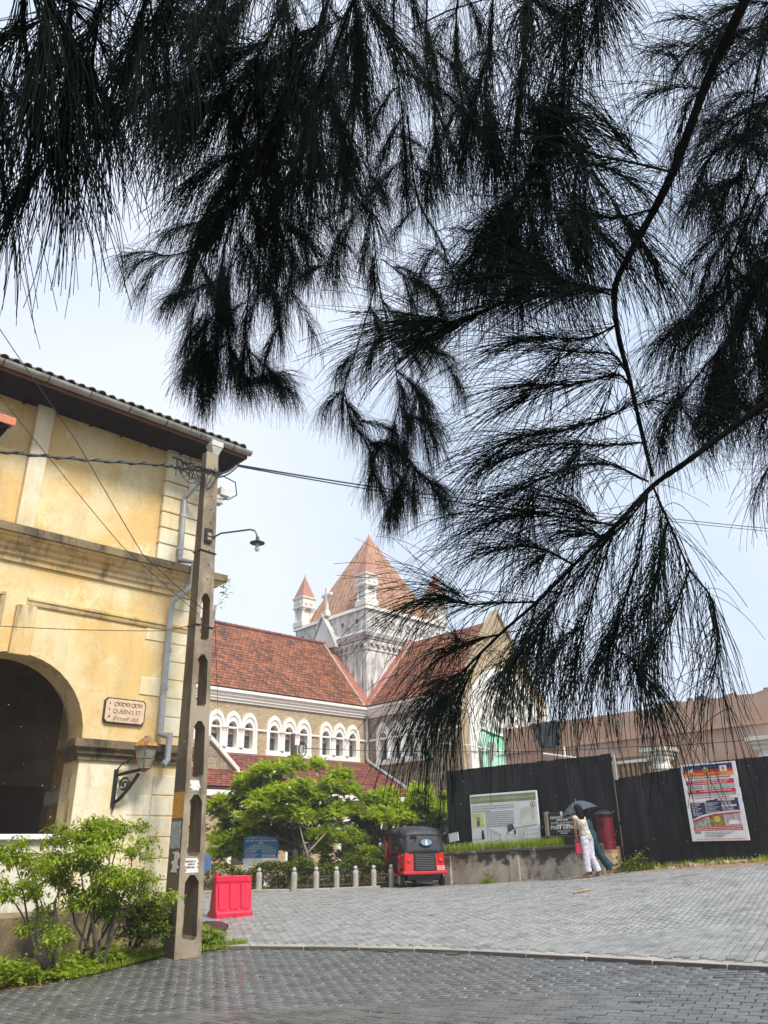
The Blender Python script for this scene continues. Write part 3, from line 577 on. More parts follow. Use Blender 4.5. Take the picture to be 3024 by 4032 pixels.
mb = MB(); mb.box(RX, RX + .03, FY - EO - .03, FY + 9, 8.975, 9.12); mb.build('fascia', 'fascia_red', bld)
# roof sheet and half-round tiles
SL = .52; mb = MB(); zr = lambda y: 9.16 + (y - (FY - EO)) * SL
mb.hexa([(X0, FY - EO, 9.10), (RX, FY - EO, 9.10), (RX, FY + 5.5, zr(FY + 5.5) - .06), (X0, FY + 5.5, zr(FY + 5.5) - .06)], [(X0, FY - EO, 9.16), (RX, FY - EO, 9.16), (RX, FY + 5.5, zr(FY + 5.5)), (X0, FY + 5.5, zr(FY + 5.5))])
roof = mb.build('roof', 'roof_old', bld)
def half_tile(l, r0, r1, name):
    mb = MB(); n = 6; vs = []
    for (yy, r) in ((0, r0), (l, r1)):
        for rr in (r, r - .014):
            for k in range(n + 1): a = pi * k / n; vs.append((rr * cos(a), yy, rr * sin(a)))
    m = n + 1
    for k in range(n):
        mb_f = [(k, k + 1, 2 * m + k + 1, 2 * m + k), (m + k, 3 * m + k, 3 * m + k + 1, m + k + 1), (k, m + k, m + k + 1, k + 1)]
        mb.f.extend(mb_f); mb.mi.extend([0] * 3)
    mb.v = vs; return mb.mesh(name, 'roof_old')
ht = half_tile(.42, .085, .075, 'roof_tile'); tilt = atan(SL); k = 0; x = 1.2
while x < RX:
    for j in range(2):
        M = Matrix.Translation((x, FY - EO - .06 + j * .36, 9.17 + j * .36 * SL + random.uniform(-.008, .012))) @ Matrix.Rotation(tilt + random.uniform(-.02, .02), 4, 'X') @ Matrix.Rotation(random.uniform(-.05, .05), 4, 'Z'); inst('roof_tile', ht, roof, M=M)
    x += .19
# gutter with straps
gy, gzz, gr = FY - EO - .10, 9.10, .085; mb = MB(); n = 8; vs = []; XG = RX + .06
for xx in (X0, XG):
    for rr in (gr, gr - .01):
        for k in range(n + 1): a = pi + pi * k / n; vs.append((xx, gy + rr * cos(a), gzz + rr * sin(a)))
m_ = n + 1; fs = []
for k in range(n): fs += [(k, k + 1, 2 * m_ + k + 1, 2 * m_ + k), (m_ + k, 3 * m_ + k, 3 * m_ + k + 1, m_ + k + 1)]
fs += [(0, 2 * m_, 3 * m_, m_), (n, m_ + n, 3 * m_ + n, 2 * m_ + n)]; mb.add(vs, fs); mb.add([(XG, gy + gr * cos(pi + pi * k / n), gzz + gr * sin(pi + pi * k / n)) for k in range(n + 1)], [tuple(range(n + 1))])
gut = mb.build('gutter', 'gutter_grey', bld, smooth=True, fix=False)
x = X0 + .2
while x < XG:
    mb = MB(); mb.tube([(x, gy + (gr + .006) * cos(pi + pi * k / 8), gzz + (gr + .006) * sin(pi + pi * k / 8)) for k in range(9)], .012, 4); mb.build('gutter_strap', 'roof_old', gut); x += .75
# rain hopper and downpipe
HX = 6.80
mb = MB(); mb.hexa([(HX - .06, gy - .05, 8.72), (HX + .06, gy - .05, 8.72), (HX + .06, gy + .07, 8.72), (HX - .06, gy + .07, 8.72)], [(HX - .12, gy - .10, 8.90), (HX + .12, gy - .10, 8.90), (HX + .12, gy + .12, 8.90), (HX - .12, gy + .12, 8.90)]); mb.box(HX - .13, HX + .13, gy - .11, gy + .13, 8.902, 9.03); mb.build('rain_hopper', 'hopper_white', bld, bevel=.008)
dp = [(HX, gy, 8.74), (HX, gy, 8.50), (6.64, FY - .19, 8.02), (6.66, FY - .19, 6.80), (6.66, FY - .19, 6.70), (6.86, FY - .40, 6.64), (6.86, FY - .40, 6.16), (6.62, FY - .16, 5.86), (6.62, FY - .12, 5.6), (6.65, FY - .12, 3.42)]
mb = MB(); mb.tube(dp, .056, 10); mb.tube([(6.65, FY - .12, 3.43), (6.76, FY - .24, 3.38)], .054, 10); mb.tube([(6.77, FY - .24, 3.44), (6.77, FY - .24, 2.98), (6.66, FY - .30, 2.88)], .058, 10); pipe = mb.build('downpipe', 'pipe_grey', bld, smooth=True)
for zz, yy in ((7.6, FY - .19), (6.9, FY - .19), (4.9, FY - .12), (4.2, FY - .12)):
    mb = MB(); mb.lathe([(.064, zz), (.064, zz + .07)], 6.65, yy, 10); mb.build('pipe_collar', 'pipe_grey', pipe)
# corner of a tiled window hood on the upper storey
mb = MB(); hx, hy = 3.12, 12.2
mb.hexa([(1.2, hy, 8.03), (hx, hy, 8.03), (hx - .12, FY, 8.36), (1.2, FY, 8.36)], [(1.2, hy, 8.19), (hx, hy, 8.19), (hx - .12, FY, 8.54), (1.2, FY, 8.54)]); hood = mb.build('window_hood', 'hood_tile', bld, bevel=.015)
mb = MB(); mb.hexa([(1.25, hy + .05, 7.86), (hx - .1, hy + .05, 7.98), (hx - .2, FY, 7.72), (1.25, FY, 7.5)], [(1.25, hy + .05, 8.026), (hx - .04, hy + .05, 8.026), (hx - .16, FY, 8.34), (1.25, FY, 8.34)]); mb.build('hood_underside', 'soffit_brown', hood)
# plants growing out of the ledge
tp = [(7.66 + random.uniform(-.1, .1), FY - .3 + random.uniform(-.15, .15), 6.3 + random.uniform(-.45, .2)) for _ in range(22)]
V, F = leaves_np(tp, 3, .09, .035, seed=5); mesh_np('ledge_plant', V, F, 'leaf_shrub', bld, kind='stuff')
# street plaque
pl = thing('street_plaque', (5.9, FY, 3.6), 'cream enamel street name plaque with clipped corners reading QUEEN\'S ST on the yellow wall', 'street sign')
def clipped(u0, u1, v0, v1, c): return [(u0 + c, v0), (u1 - c, v0), (u1, v0 + c), (u1, v1 - c), (u1 - c, v1), (u0 + c, v1), (u0, v1 - c), (u0, v0 + c)]
pts = clipped(5.60, 6.36, 3.545, 3.975, .05); mb = MB(); mb.prism(pts, 'y', FY - .055, FY - .001); mb.build('rim', 'plaque_rim', pl, bevel=.006)
mb = MB(); mb.prism(clipped(5.622, 6.338, 3.567, 3.953, .045), 'y', FY - .061, FY - .0555); mb.build('face', 'plaque', pl)
pn = Panel((5.98, FY - .061, 3.76), UX, UZ, pl); pn.text("QUEEN'S ST", .105, .03, -.045, 'ink', width=.52, l=1); pn.text('இராணி வீதி', .085, .03, -.165, 'ink', width=.47, l=1)
mb = MB(); r_ = random.Random(3)
for cx_, kind_ in ((-.17, 0), (-.10, 1), (-.03, 0), (.04, 1), (.14, 2), (.21, 0), (.27, 1)):      # round Sinhala letters, drawn as looped strokes
    pts_ = []
    for k in range(15): a = -.6 + k / 14 * (5.4 + kind_ * .5); rr = .034 * (1 - .35 * k / 14 * (kind_ == 1)); pts_.append((5.98 + .0 + cx_ + rr * cos(a), FY - .063, 3.872 + rr * sin(a) * .95))
    mb.tube(pts_, .0058, 4); mb.tube([(5.98 + cx_ + .012, FY - .063, 3.872), (5.98 + cx_ + .034, FY - .063, 3.905)], .005, 4)
mb.build('lettering', 'ink', pl)
for z_ in (3.87, 3.77, 3.65): pn.writing(-.30, -.265, z_ - 3.78, .05, 'ink', l=1, seed=int(z_ * 100))
pn.flush()
pn = Panel((5.99, FY - .002, 2.10), UX, UZ, bld); pn.text('1/9/08', .075, 0, 0, 'ink', l=1, name='scribble')
# wall lantern on its scrolled bracket
lan = thing('wall_lantern', (5.97, FY, 2.2), 'black and copper wall lantern on scrolled iron bracket beside the arch', 'wall lantern')
mb = MB(); mb.box(5.93, 6.00, FY - .045, FY - .001, 2.20, 2.80); mb.tube([(5.965, FY - .05, 2.20), (5.965, FY - .07, 2.14)], [.03, .012], 6); mb.build('back_plate', 'black_iron', lan, bevel=.01)
lx, ly = 6.27, FY - .42
mb = MB(); mb.tube([(5.965, FY - .03, 2.70), (6.08, FY - .18, 2.74), (lx, ly, 2.79)], [.028, .03, .026], 6)
sp = [(5.965 + (.03 + .22 * k / 24) , FY - .05 - .3 * k / 24, 2.28 + .44 * (k / 24) ** 1.3) for k in range(25)]; mb.tube(sp, .03, 6)
c0 = Vector((6.07, FY - .16, 2.55)); e1 = Vector((.62, -.78, 0))
mb.tube([c0 + e1 * ((.10 - .0032 * k) * cos(k * .42)) + UZ * ((.12 - .0038 * k) * sin(k * .42)) for k in range(26)], .021, 5)
mb.tube([(5.965, FY - .03, 2.78), (6.02, FY - .09, 2.88), (6.10, FY - .16, 2.93)], [.014, .012, .01], 5); mb.tube([(6.08, FY - .14, 2.90), (6.12, FY - .17, 2.97)], [.028, .008], 6); mb.build('bracket', 'black_iron', lan, smooth=True)
mb = MB(); mb.lathe([(.105, 2.80), (.19, 3.12)], lx, ly, 6); mb.build('glass', 'lamp_glass', lan)
mb = MB()
for k in range(6):
    a, b = 2 * pi * k / 6, 2 * pi * (k + 1) / 6; A = lambda r, z, an: (lx + r * cos(an), ly + r * sin(an), z)
    mb.tube([A(.108, 2.80, a), A(.194, 3.12, a)], .011, 4); mb.tube([A(.108, 2.80, a), A(.108, 2.80, b)], .013, 4); mb.tube([A(.15, 2.96, a), A(.15, 2.96, b)], .008, 4)
mb.lathe([(.03, 2.74), (.085, 2.785), (.11, 2.80)], lx, ly, 8); mb.build('frame', 'brown_metal', lan)
mb = MB(); mb.lathe([(.205, 3.115), (.225, 3.16), (.15, 3.235), (.07, 3.30), (.05, 3.33), (.02, 3.335)], lx, ly, 6); mb.build('lantern_roof', 'brown_metal', lan)
mb = MB()
for k in range(6):
    a = 2 * pi * (k + .5) / 6; d = Vector((cos(a), sin(a), 0)); s_ = Vector((-sin(a), cos(a), 0)); c = Vector((lx, ly, 3.15)) + d * .20
    mb.add([c - s_ * .10 + d * .01, c + s_ * .10 + d * .01, c + s_ * .06 + UZ * .05, c + UZ * .075, c - s_ * .06 + UZ * .05], [(0, 1, 2, 3, 4)])
mb.build('crest', 'gilt', lan, fix=False)

# ================================================================== CONCRETE UTILITY POLE
pb = atd(712, 3752, 13.2); pt = atd(829, 1790, 13.25); gzp = gz(pb[0], pb[1])
pole = thing('utility_pole', (pb[0], pb[1], gzp), 'tall concrete utility pole with slotted openings at the corner of the yellow building', 'utility pole')
PZ0, PZ1 = gzp - .25, pt[2]
def pole_c(z): f = (z - gzp) / (PZ1 - gzp); return pb[0] + (pt[0] - pb[0]) * f, pb[1] + (pt[1] - pb[1]) * f
def pole_wt(z): f = max(0, (z - gzp) / (PZ1 - gzp)); return .44 - .19 * f, .41 - .25 * f
def ring(z, a, b):    # slice of the shaft between fractions a..b of its width
    cx, cy = pole_c(z); wd, t_ = pole_wt(z); return [(cx - wd / 2 + wd * a, cy - t_ / 2, z), (cx - wd / 2 + wd * b, cy - t_ / 2, z), (cx - wd / 2 + wd * b, cy + t_ / 2, z), (cx - wd / 2 + wd * a, cy + t_ / 2, z)]
mb = MB(); holes = [(.31, 1.18), (1.44, 2.32), (2.57, 3.45), (3.69, 4.55), (4.80, 5.63)]; z = PZ0
for a, b in holes:
    mb.hexa(ring(z, 0, 1), ring(a, 0, 1)); ha, hb = .24, .80
    mb.hexa(ring(a, 0, ha), ring(b, 0, ha)); mb.hexa(ring(a, hb, 1), ring(b, hb, 1))
    q = b - .10
    for lo_, hi_, mid in ((ha, ha + .18, ha), (hb - .18, hb, hb)):
        A = ring(b, lo_, hi_); B = ring(q, mid - 1e-3, mid + 1e-3); mb.hexa(B, A)
    q = a + .05
    for lo_, hi_, mid in ((ha, ha + .1, ha), (hb - .1, hb, hb)): mb.hexa(ring(a, lo_, hi_), ring(q, mid - 1e-3, mid + 1e-3))
    z = b
mb.hexa(ring(z, 0, 1), ring(PZ1, 0, 1)); mb.mi = [1 if i % 6 == 5 else 0 for i in range(len(mb.f))]; mb.build('shaft', ['pole_concrete', 'pole_shaded'], pole)  # left faces and slot walls take the copy with painted-in shade
def on_pole(z, face, u, off=.004):
    cx, cy = pole_c(z); wd, t_ = pole_wt(z); return Vector((cx + u * wd / 2, cy - t_ / 2 - off, z)) if face == 'y' else Vector((cx - wd / 2 - off, cy - u * t_ / 2, z))
def patch(name, mat, z0, z1, face, u0, u1, off=.004, wob=.0):
    mb = MB(); n = 8; L_ = [on_pole(z0 + (z1 - z0) * k / n, face, u0 + random.uniform(-wob, wob), off) for k in range(n + 1)]; R_ = [on_pole(z0 + (z1 - z0) * k / n, face, u1 + random.uniform(-wob, wob), off) for k in range(n + 1)]
    mb.add(L_ + R_, [(k, n + 1 + k, n + 2 + k, k + 1) for k in range(n)]); o = mb.build(name, mat, pole, fix=False); s_ = o.modifiers.new('t', 'SOLIDIFY'); s_.thickness = .002; return o
patch('painted_band', 'orange_band', 1.98, 2.36, 'x', -.96, .96); patch('bill', 'paper_grey', 1.55, 1.93, 'x', -.9, .8, .005, .1); patch('bill', 'paper', 1.22, 1.50, 'x', -.2, .75, .006, .3)
patch('notice', 'paper', 1.21, 1.41, 'y', -.55, .45, .005, .12); patch('notice', 'paper', 2.38, 2.53, 'y', -.45, .35, .005, .2); patch('bill', 'orange_band', 1.32, 1.52, 'x', .1, .6, .004, .2)
pn = Panel(on_pole(1.30, 'y', -.1, .009), UX, UZ, pole); pn.writing(-.09, .07, .06, .02, 'ink', seed=4); pn.writing(-.06, .05, .02, .02, 'ink', seed=5); pn.writing(-.08, .06, -.02, .018, 'ink', seed=6); pn.flush()
for z_, nm in ((5.05, 'steel_strap'), (6.42, 'steel_strap')):
    cx, cy = pole_c(z_); wd, t_ = pole_wt(z_); a, b = wd / 2 + .012, t_ / 2 + .012; mb = MB(); mb.tube([(cx - a, cy - b, z_), (cx + a, cy - b, z_ - .02), (cx + a, cy + b, z_ - .02), (cx - a, cy + b, z_), (cx - a, cy - b, z_)], .014, 5); mb.build(nm, 'black_iron', pole)
mb = MB(); c_ = on_pole(6.70, 'y', .0, .02); mb.box(c_.x - .09, c_.x + .05, c_.y - .03, c_.y + .02, 6.58, 6.84); mb.build('meter_plate', 'black_iron', pole)
mb = MB(); mb.box(c_.x - .055, c_.x + .02, c_.y - .05, c_.y - .031, 6.62, 6.67); mb.box(c_.x - .055, c_.x + .02, c_.y - .05, c_.y - .031, 6.70, 6.75); mb.build('fuse_block', 'tan_base', pole)
for k in range(9):
    mb = MB(); q = on_pole(5.9 + k * .27, 'y', .15, 0); mb.lathe([(.012, 0), (.012, .012)], 0, 0, 6); o = mb.build('bolt_hole', 'black_iron', pole); o.location = Vector((0, 0, 0)); o.matrix_basis = Matrix.Translation(q) @ Matrix.Rotation(pi / 2, 4, 'X')
# insulator box beyond the pole head
mb = MB(); c_ = pole_c(7.9); mb.box(c_[0] + .22, c_[0] + .42, c_[1] - .1, c_[1] + .1, 7.62, 7.80); mb.box(c_[0] + .14, c_[0] + .30, c_[1] - .06, c_[1] + .08, 7.45, 7.615); mb.build('junction_box', 'hopper_white', pole, bevel=.01)
# tangle of service wires at the pole head
mb = MB(); r_ = random.Random(9); c_ = Vector((pole_c(8.0)[0] - .35, pole_c(8.0)[1] - .12, 8.02))
for k in range(16):
    a = [c_ + Vector((r_.uniform(-.45, .45), r_.uniform(-.12, .12), r_.uniform(-.05, .06))) for _ in range(2)]; sag = r_.uniform(.1, .42); pts_ = [a[0].lerp(a[1], q / 8) - UZ * sag * (1 - (q / 4 - 1) ** 2) for q in range(9)]; mb.tube(pts_, .007, 4)
for k in range(14): q = c_ + Vector((-.45 + k * .065, 0, r_.uniform(-.02, .02))); mb.ball(q, r_.uniform(.02, .035), 6, 5, (1.8, 1, 1))
mb.tube([(c_.x + .55, c_.y, 8.0), (c_.x + .85, c_.y, 7.95), (c_.x + .9, c_.y, 7.7), (c_.x + .72, c_.y, 7.55), (c_.x + .5, c_.y, 7.5)], .012, 5); mb.build('wire_bundle', 'cable_black', pole)
# street lamp on a bent arm
sl = thing('street_lamp', tuple(atd(836, 2112, 13.2)), 'small street lamp with disc shade and bare bulb on thin bent arm', 'street lamp')
A = [atd(x, y, 13.2 - d) for x, y, d in ((836, 2118, 0), (870, 2100, .05), (985, 2085, .25), (1003, 2089, .27), (1010, 2102, .28), (1014, 2122, .28))]
mb = MB(); mb.tube(A, .016, 6); mb.build('arm', 'lamp_green', sl, smooth=True); le = A[-1]
mb = MB(); mb.lathe([(.03, le[2] + .04), (.04, le[2] - .03), (.06, le[2] - .05), (.135, le[2] - .075), (.135, le[2] - .085), (.05, le[2] - .07)], le[0], le[1], 16); mb.build('shade', 'lamp_green', sl, smooth=True)
mb = MB(); mb.lathe([(.03, le[2] - .08), (.035, le[2] - .12), (.03, le[2] - .15), (.045, le[2] - .18), (.045, le[2] - .21), (.025, le[2] - .235)], le[0], le[1], 10); mb.build('bulb', 'bulb_white', sl, smooth=True)
# overhead cables
def cable(pts, r, label, sag=0, n=24, name='overhead_cable', tw=False):
    P = [np.array(p, float) for p in pts]; mb = MB()
    path = []
    for a, b in zip(P[:-1], P[1:]):
        for k in range(n): f = k / n; path.append(a + (b - a) * f - np.array([0, 0, 1]) * sag * 4 * f * (1 - f))
    path.append(P[-1]); mb.tube(path, r, 5)
    if tw:
        q = [p + np.array([0, r * 1.4 * cos(i * 1.7), r * 1.4 * sin(i * 1.7)]) for i, p in enumerate(path)]; mb.tube(q, r * .8, 5)
    return mb.build(name, 'cable_black', None, smooth=True, label=label, cat='cable')
ph = pole_c(8.05); ph = np.array([ph[0], ph[1] - .12, 8.03])
cable([ph + [.0, 0, 0], atd(640, 1830, 13.0), atd(0, 1778, 12.6), atd(-900, 1700, 12.2)], .022, 'thick black twisted cable crossing the yellow facade to the pole head', .02, tw=True)
cable([ph + [.1, 0, -.02], atd(930, 1830, 14.0), atd(1900, 1972, 24), atd(2620, 2040, 34), atd(3500, 2120, 46)], .019, 'upper of the two dark green cables crossing the open sky', .06)
cable([ph + [.1, 0, -.10], atd(936, 1836, 14.0), atd(1900, 1990, 24), atd(2620, 2050, 34), atd(3500, 2132, 46)], .016, 'lower of the two dark green cables crossing the open sky', .06)
pl_ = pole_c(5.05)
cable([(pl_[0] - .2, pl_[1] - .2, 5.05), atd(640, 2484, 12.8), atd(0, 2465, 12.1), atd(-700, 2440, 11.5)], .006, 'thin level wire along the facade below the string cornice', .02)
cable([(pl_[0] - .15, pl_[1] - .2, 5.2), atd(480, 2150, 12.2), atd(200, 1810, 11.7), atd(0, 1560, 11.3), atd(-300, 1200, 11)], .006, 'lower of two thin wires slanting across the facade', .01)
cable([(pl_[0] - .10, pl_[1] - .22, 5.3), atd(560, 2180, 12.2), atd(300, 1735, 11.4), atd(0, 1297, 10.8), atd(-260, 950, 10.5)], .007, 'upper thin wire slanting from the sky down across the eaves', .01)
cable([(pl_[0] + .2, pl_[1] - .1, 5.35), (20.3, 32.9, 4.0), (17.3, 23.3, 5.0)][:2], .006, 'thin wire dropping from the pole towards the church porch', .1)
cable([(17.3, 23.3, 4.9), onx(1900, 2960, 25.5), onx(2500, 2940, 25.3), onx(3024, 2905, 25.2), onx(3500, 2880, 25.2)], .012, 'sagging service wire in front of the pink wall', .05)
mb = MB(); mb.box(-.03, .03, -.02, .02, 0, .75); o = mb.build('steel_rod', 'post_grey', pole); o.matrix_basis = Matrix.Translation(Vector((pole_c(5.1)[0] + .24, pole_c(5.1)[1] + .1, 4.78))) @ Matrix.Rotation(.12, 4, 'Y') @ Matrix.Scale(.6, 4, (1, 0, 0))

# ================================================================== CHURCH
XT, YN = 30.04, 33.5; XR, YF = 37.0, 40.5; XM, YM = (XT + XR) / 2, (YN + YF) / 2; GY = 26.3; EZ = 8.92; RZ = 13.3
ch = thing('church', (XM, YM, .5), 'stone church with white arched windows, red tiled roofs and pyramid-capped tower', 'church')
XW = 4.0                                                                 # west end of the nave
def pierced(mb, P, u0, u1, z0, z1, holes):
    """wall strip with arched openings (centre, half width, sill, spring, rise)"""
    u = u0
    def q(a, b, za, zb, ta, tb): mb.add([P(a, za), P(b, zb), P(b, tb), P(a, ta)], [(0, 1, 2, 3)])
    for c, hw_, si, sp_, ri in sorted(holes):
        q(u, c - hw_, z0, z0, z1, z1); n = 10; xs2 = [c - hw_ * cos(pi * k / n) for k in range(n + 1)]; zs2 = [sp_ + hw_ * ri * sin(pi * k / n) for k in range(n + 1)]
        for k in range(n): q(xs2[k], xs2[k + 1], z0, z0, si, si); q(xs2[k], xs2[k + 1], zs2[k], zs2[k + 1], z1, z1)
        u = c + hw_
    q(u, u1, z0, z0, z1, z1)
WX = (19.62, 23.07, 26.5, 16.17, 12.72); LH = .955 * .27 + .03
mb = MB(); pierced(mb, lambda u, z: (u, YN, z), XW, XT, 4, 8.35, [(x0 + (b + .5) * .955, LH, 6.14, 7.05, 1.35) for x0 in WX for b in range(3)]); mb.add([(XW, YN, .3), (XW, YF, .3), (XW, YF, EZ), (XW, YM, RZ), (XW, YN, EZ)], [(0, 1, 2, 3, 4)]); mb.build('nave_wall', 'rubble', ch, fix=False)
mb = MB(); pierced(mb, lambda u, z: (XT, YN - u, z), 0, YN - GY, .4, 8.35, [(YN - 32.62 + (b + .5) * 1.04, 1.04 * .27 + .03, 5.94, 7.05, 1.35) for b in range(4)]); mb.build('transept_wall', 'rubble_dark', ch, fix=False)
# gable end with its great arched window
GXC, GR, GSP = XM - .05, 2.95, 7.45
mb = MB(); ap = [(GXC - GR, .4)] + arch_pts(GXC, GR, GSP, 24) + [(GXC + GR, .4)]
def rake(x): return 8.9 + (4.75 - abs(x - XM) * 4.75 / (XR - XT) * 2)
def gq(x0, x1, a0, a1): mb.add([(x0, GY, a0), (x1, GY, a1), (x1, GY, rake(x1)), (x0, GY, rake(x0))], [(0, 1, 2, 3)])
gq(XT, GXC - GR, .4, .4)
for a, b in zip(ap[1:-2], ap[2:-1]): gq(a[0], b[0], a[1], b[1])
gq(GXC + GR, XR, .4, .4); gab = mb.build('gable_wall', 'rubble', ch, fix=False)
mb = MB()
for s_ in (0, 1):                                                         # raking copings
    x0, x1 = (XT - .25, XM) if s_ == 0 else (XM, XR + .35)
    za, zb = rake(max(XT, min(XR, x0))) - (.35 if s_ == 0 else 0), rake(min(XR, x1)) - (.45 if s_ else 0)
    mb.hexa([(x0, GY - .14, za), (x1, GY - .14, zb), (x1, GY + .45, zb), (x0, GY + .45, za)], [(x0, GY - .14, za + .22), (x1, GY - .14, zb + .22), (x1, GY + .45, zb + .22), (x0, GY + .45, za + .22)])
mb.build('gable_coping', 'rubble', ch)
for xk in (XT - .1, XR + .12):
    mb = MB(); mb.box(xk - .35, xk + .25, GY - .25, GY + .4, 8.25, 8.62); mb.box(xk - .28, xk + .2, GY - .2, GY + .35, 7.9, 8.248); mb.build('kneeler', 'white_stone', ch, bevel=.03)
def band(cx, r0, r1, sp, bot, y0, y1, n=28):
    """arched ring with jambs, facing -Y"""
    mb = MB(); O_ = [(cx - r1, bot)] + arch_pts(cx, r1, sp, n) + [(cx + r1, bot)]; I_ = [(cx - r0, bot)] + arch_pts(cx, r0, sp, n) + [(cx + r0, bot)]; m = len(O_); vs = []
    for P_, y in ((O_, y0), (I_, y0), (I_, y1), (O_, y1)): vs += [(a, y, b) for a, b in P_]
    fs = []
    for k in range(m - 1): fs += [(k, k + 1, m + k + 1, m + k), (m + k, m + k + 1, 2 * m + k + 1, 2 * m + k), (3 * m + k, 3 * m + k + 1, k + 1, k)]
    mb.add(vs, fs); return mb
gw = band(GXC, 2.55, 3.0, GSP, 1.5, GY - .16, GY + .25).build('great_window', 'white_trim', ch, smooth=True)
band(GXC, 2.15, 2.56, GSP, 1.5, GY + .06, GY + .4).build('inner_order', 'white_trim', gw, smooth=True)
# tracery plate: rose, roundels, twin lancets
RC = (GXC, 8.15)
def ring_y(cx, cz, r0, r1, y0, y1, n=24):
    mb = MB(); vs = []
    for r, y in ((r1, y0), (r0, y0), (r0, y1), (r1, y1)): vs += [(cx + r * cos(2 * pi * k / n), y, cz + r * sin(2 * pi * k / n)) for k in range(n)]
    fs = []
    for k in range(n): j = (k + 1) % n; fs += [(k, j, n + j, n + k), (n + k, n + j, 2 * n + j, 2 * n + k), (3 * n + k, 3 * n + j, j, k)]
    mb.add(vs, fs); return mb
mb = MB(); mb.add([(GXC + 2.2 * cos(pi * k / 20), GY + .34, GSP + 2.2 * sin(pi * k / 20)) for k in range(21)] + [(GXC - 2.2, GY + .34, 1.5), (GXC + 2.2, GY + .34, 1.5)], [tuple(range(23))]); mb.build('tracery_plate', 'white_trim', gw, fix=False)
ring_y(RC[0], RC[1], .62, .84, GY + .12, GY + .34).build('rose_ring', 'white_trim', gw, smooth=True)
mb = MB(); mb.prism([(RC[0] + .62 * cos(2 * pi * k / 20), RC[1] + .62 * sin(2 * pi * k / 20)) for k in range(20)], 'y', GY + .27, GY + .335); mb.build('rose_pane', 'rose_pane', gw)
for k in range(6):
    a = 2 * pi * k / 6 + .5; mb = MB(); mb.prism([(RC[0] + .36 * cos(a) + .15 * cos(q), RC[1] + .36 * sin(a) + .15 * sin(q)) for q in np.linspace(0, 2 * pi, 11)[:-1]], 'y', GY + .255, GY + .268); mb.build('rose_light', 'pane_dark', gw)
for dx, dz, r in ((-1.15, .35, .27), (1.15, .35, .27), (-.62, 1.2, .24), (.62, 1.2, .24), (0, 1.55, .26), (-1.4, -.45, .26), (1.4, -.45, .26)):
    ring_y(RC[0] + dx, RC[1] + dz, r * .68, r, GY + .2, GY + .34, 14).build('roundel', 'white_trim', gw)
    mb = MB(); mb.prism([(RC[0] + dx + r * .68 * cos(q), RC[1] + dz + r * .68 * sin(q)) for q in np.linspace(0, 2 * pi, 13)[:-1]], 'y', GY + .29, GY + .336); mb.build('roundel_pane', 'rose_pane', gw)
for dx in (-1.05, 1.05):
    band(GXC + dx, .62, .85, 6.2, 1.5, GY + .15, GY + .34, 14).build('lancet', 'white_trim', gw, smooth=True)
    mb = MB(); mb.prism([(GXC + dx - .62, 1.5)] + arch_pts(GXC + dx, .62, 6.2, 12) + [(GXC + dx + .62, 1.5)], 'y', GY + .3, GY + .337); mb.build('pane', 'pane_dark', gw)
# green netting hung over the lower window
mb = MB(); nu, nv = 12, 12; vs = []
for i in range(nu + 1):
    for j in range(nv + 1): vs.append((31.25 + 2.5 * i / nu, GY - .22 - .05 * sin(i * 1.3 + j * .5), 3.6 + (3.45 - .35 * i / nu) * j / nv + .08 * sin(pi * i / nu) * -(j == nv)))
mb.add(vs, [(i * (nv + 1) + j, (i + 1) * (nv + 1) + j, (i + 1) * (nv + 1) + j + 1, i * (nv + 1) + j + 1) for i in range(nu) for j in range(nv)])
net = mb.build('green_sheet', 'green_net', None, smooth='all', label='torn pale green plastic sheet hung over the lower gable window', cat='plastic sheet'); s_ = net.modifiers.new('t', 'SOLIDIFY'); s_.thickness = .01
mb = MB(); mb.tube([(31.25 + 2.5 * i / 8, GY - .27, 7.02 - .35 * i / 8 - .05 * sin(pi * i / 8)) for i in range(9)], .05, 5); mb.build('hem', 'green_deep', net)
mb = MB(); mb.tube([onx(1710 + 0, 2925, XT - .1), ony(1850, 2935, GY - .35), ony(1980, 2960, GY - .4), ony(2010, 2965, GY - .4)], .035, 5); mb.build('scaffold_pipe', 'white_trim', None, label='thin pale pipe fixed across the church gable above the fence', cat='pipe')
mb = MB(); q = ony(1930, 2950, GY - .4); mb.box(q[0] - .05, q[0] + .05, q[1] - .05, q[1] + .05, q[2] - 1.6, q[2] + .35); mb.box(q[0] + .06, q[0] + .38, q[1] - .1, q[1] + .05, q[2] - .25, q[2] + .35); mb.build('meter_post', 'post_grey', None, label='grey post with a small meter box in front of the green sheet', cat='post')
# cornices (white, stepped) with mitred inner corner
def corn(prof, name, mat):
    n = len(prof); mb = MB(); A = [(XW, YN - o, z) for o, z in prof]; B = [(XT - o, YN - o, z) for o, z in prof]; C_ = [(XT - o, GY, z) for o, z in prof]
    mb.add(A + B + C_, [(i, n + i, n + i + 1, i + 1) for i in range(n - 1)] + [(n + i, 2 * n + i, 2 * n + i + 1, n + i + 1) for i in range(n - 1)]); return mb.build(name, mat, ch, fix=False)
corn([(0, 8.33), (.10, 8.33), (.10, 8.42), (.18, 8.46), (.18, 8.55), (.26, 8.60), (.26, 8.70), (.38, 8.76), (.38, 8.90), (.0, 8.96)], 'cornice', 'white_trim')
corn([(0, 7.03), (.07, 7.03), (.09, 7.08), (.07, 7.13), (0, 7.13)], 'string_course', 'white_trim')
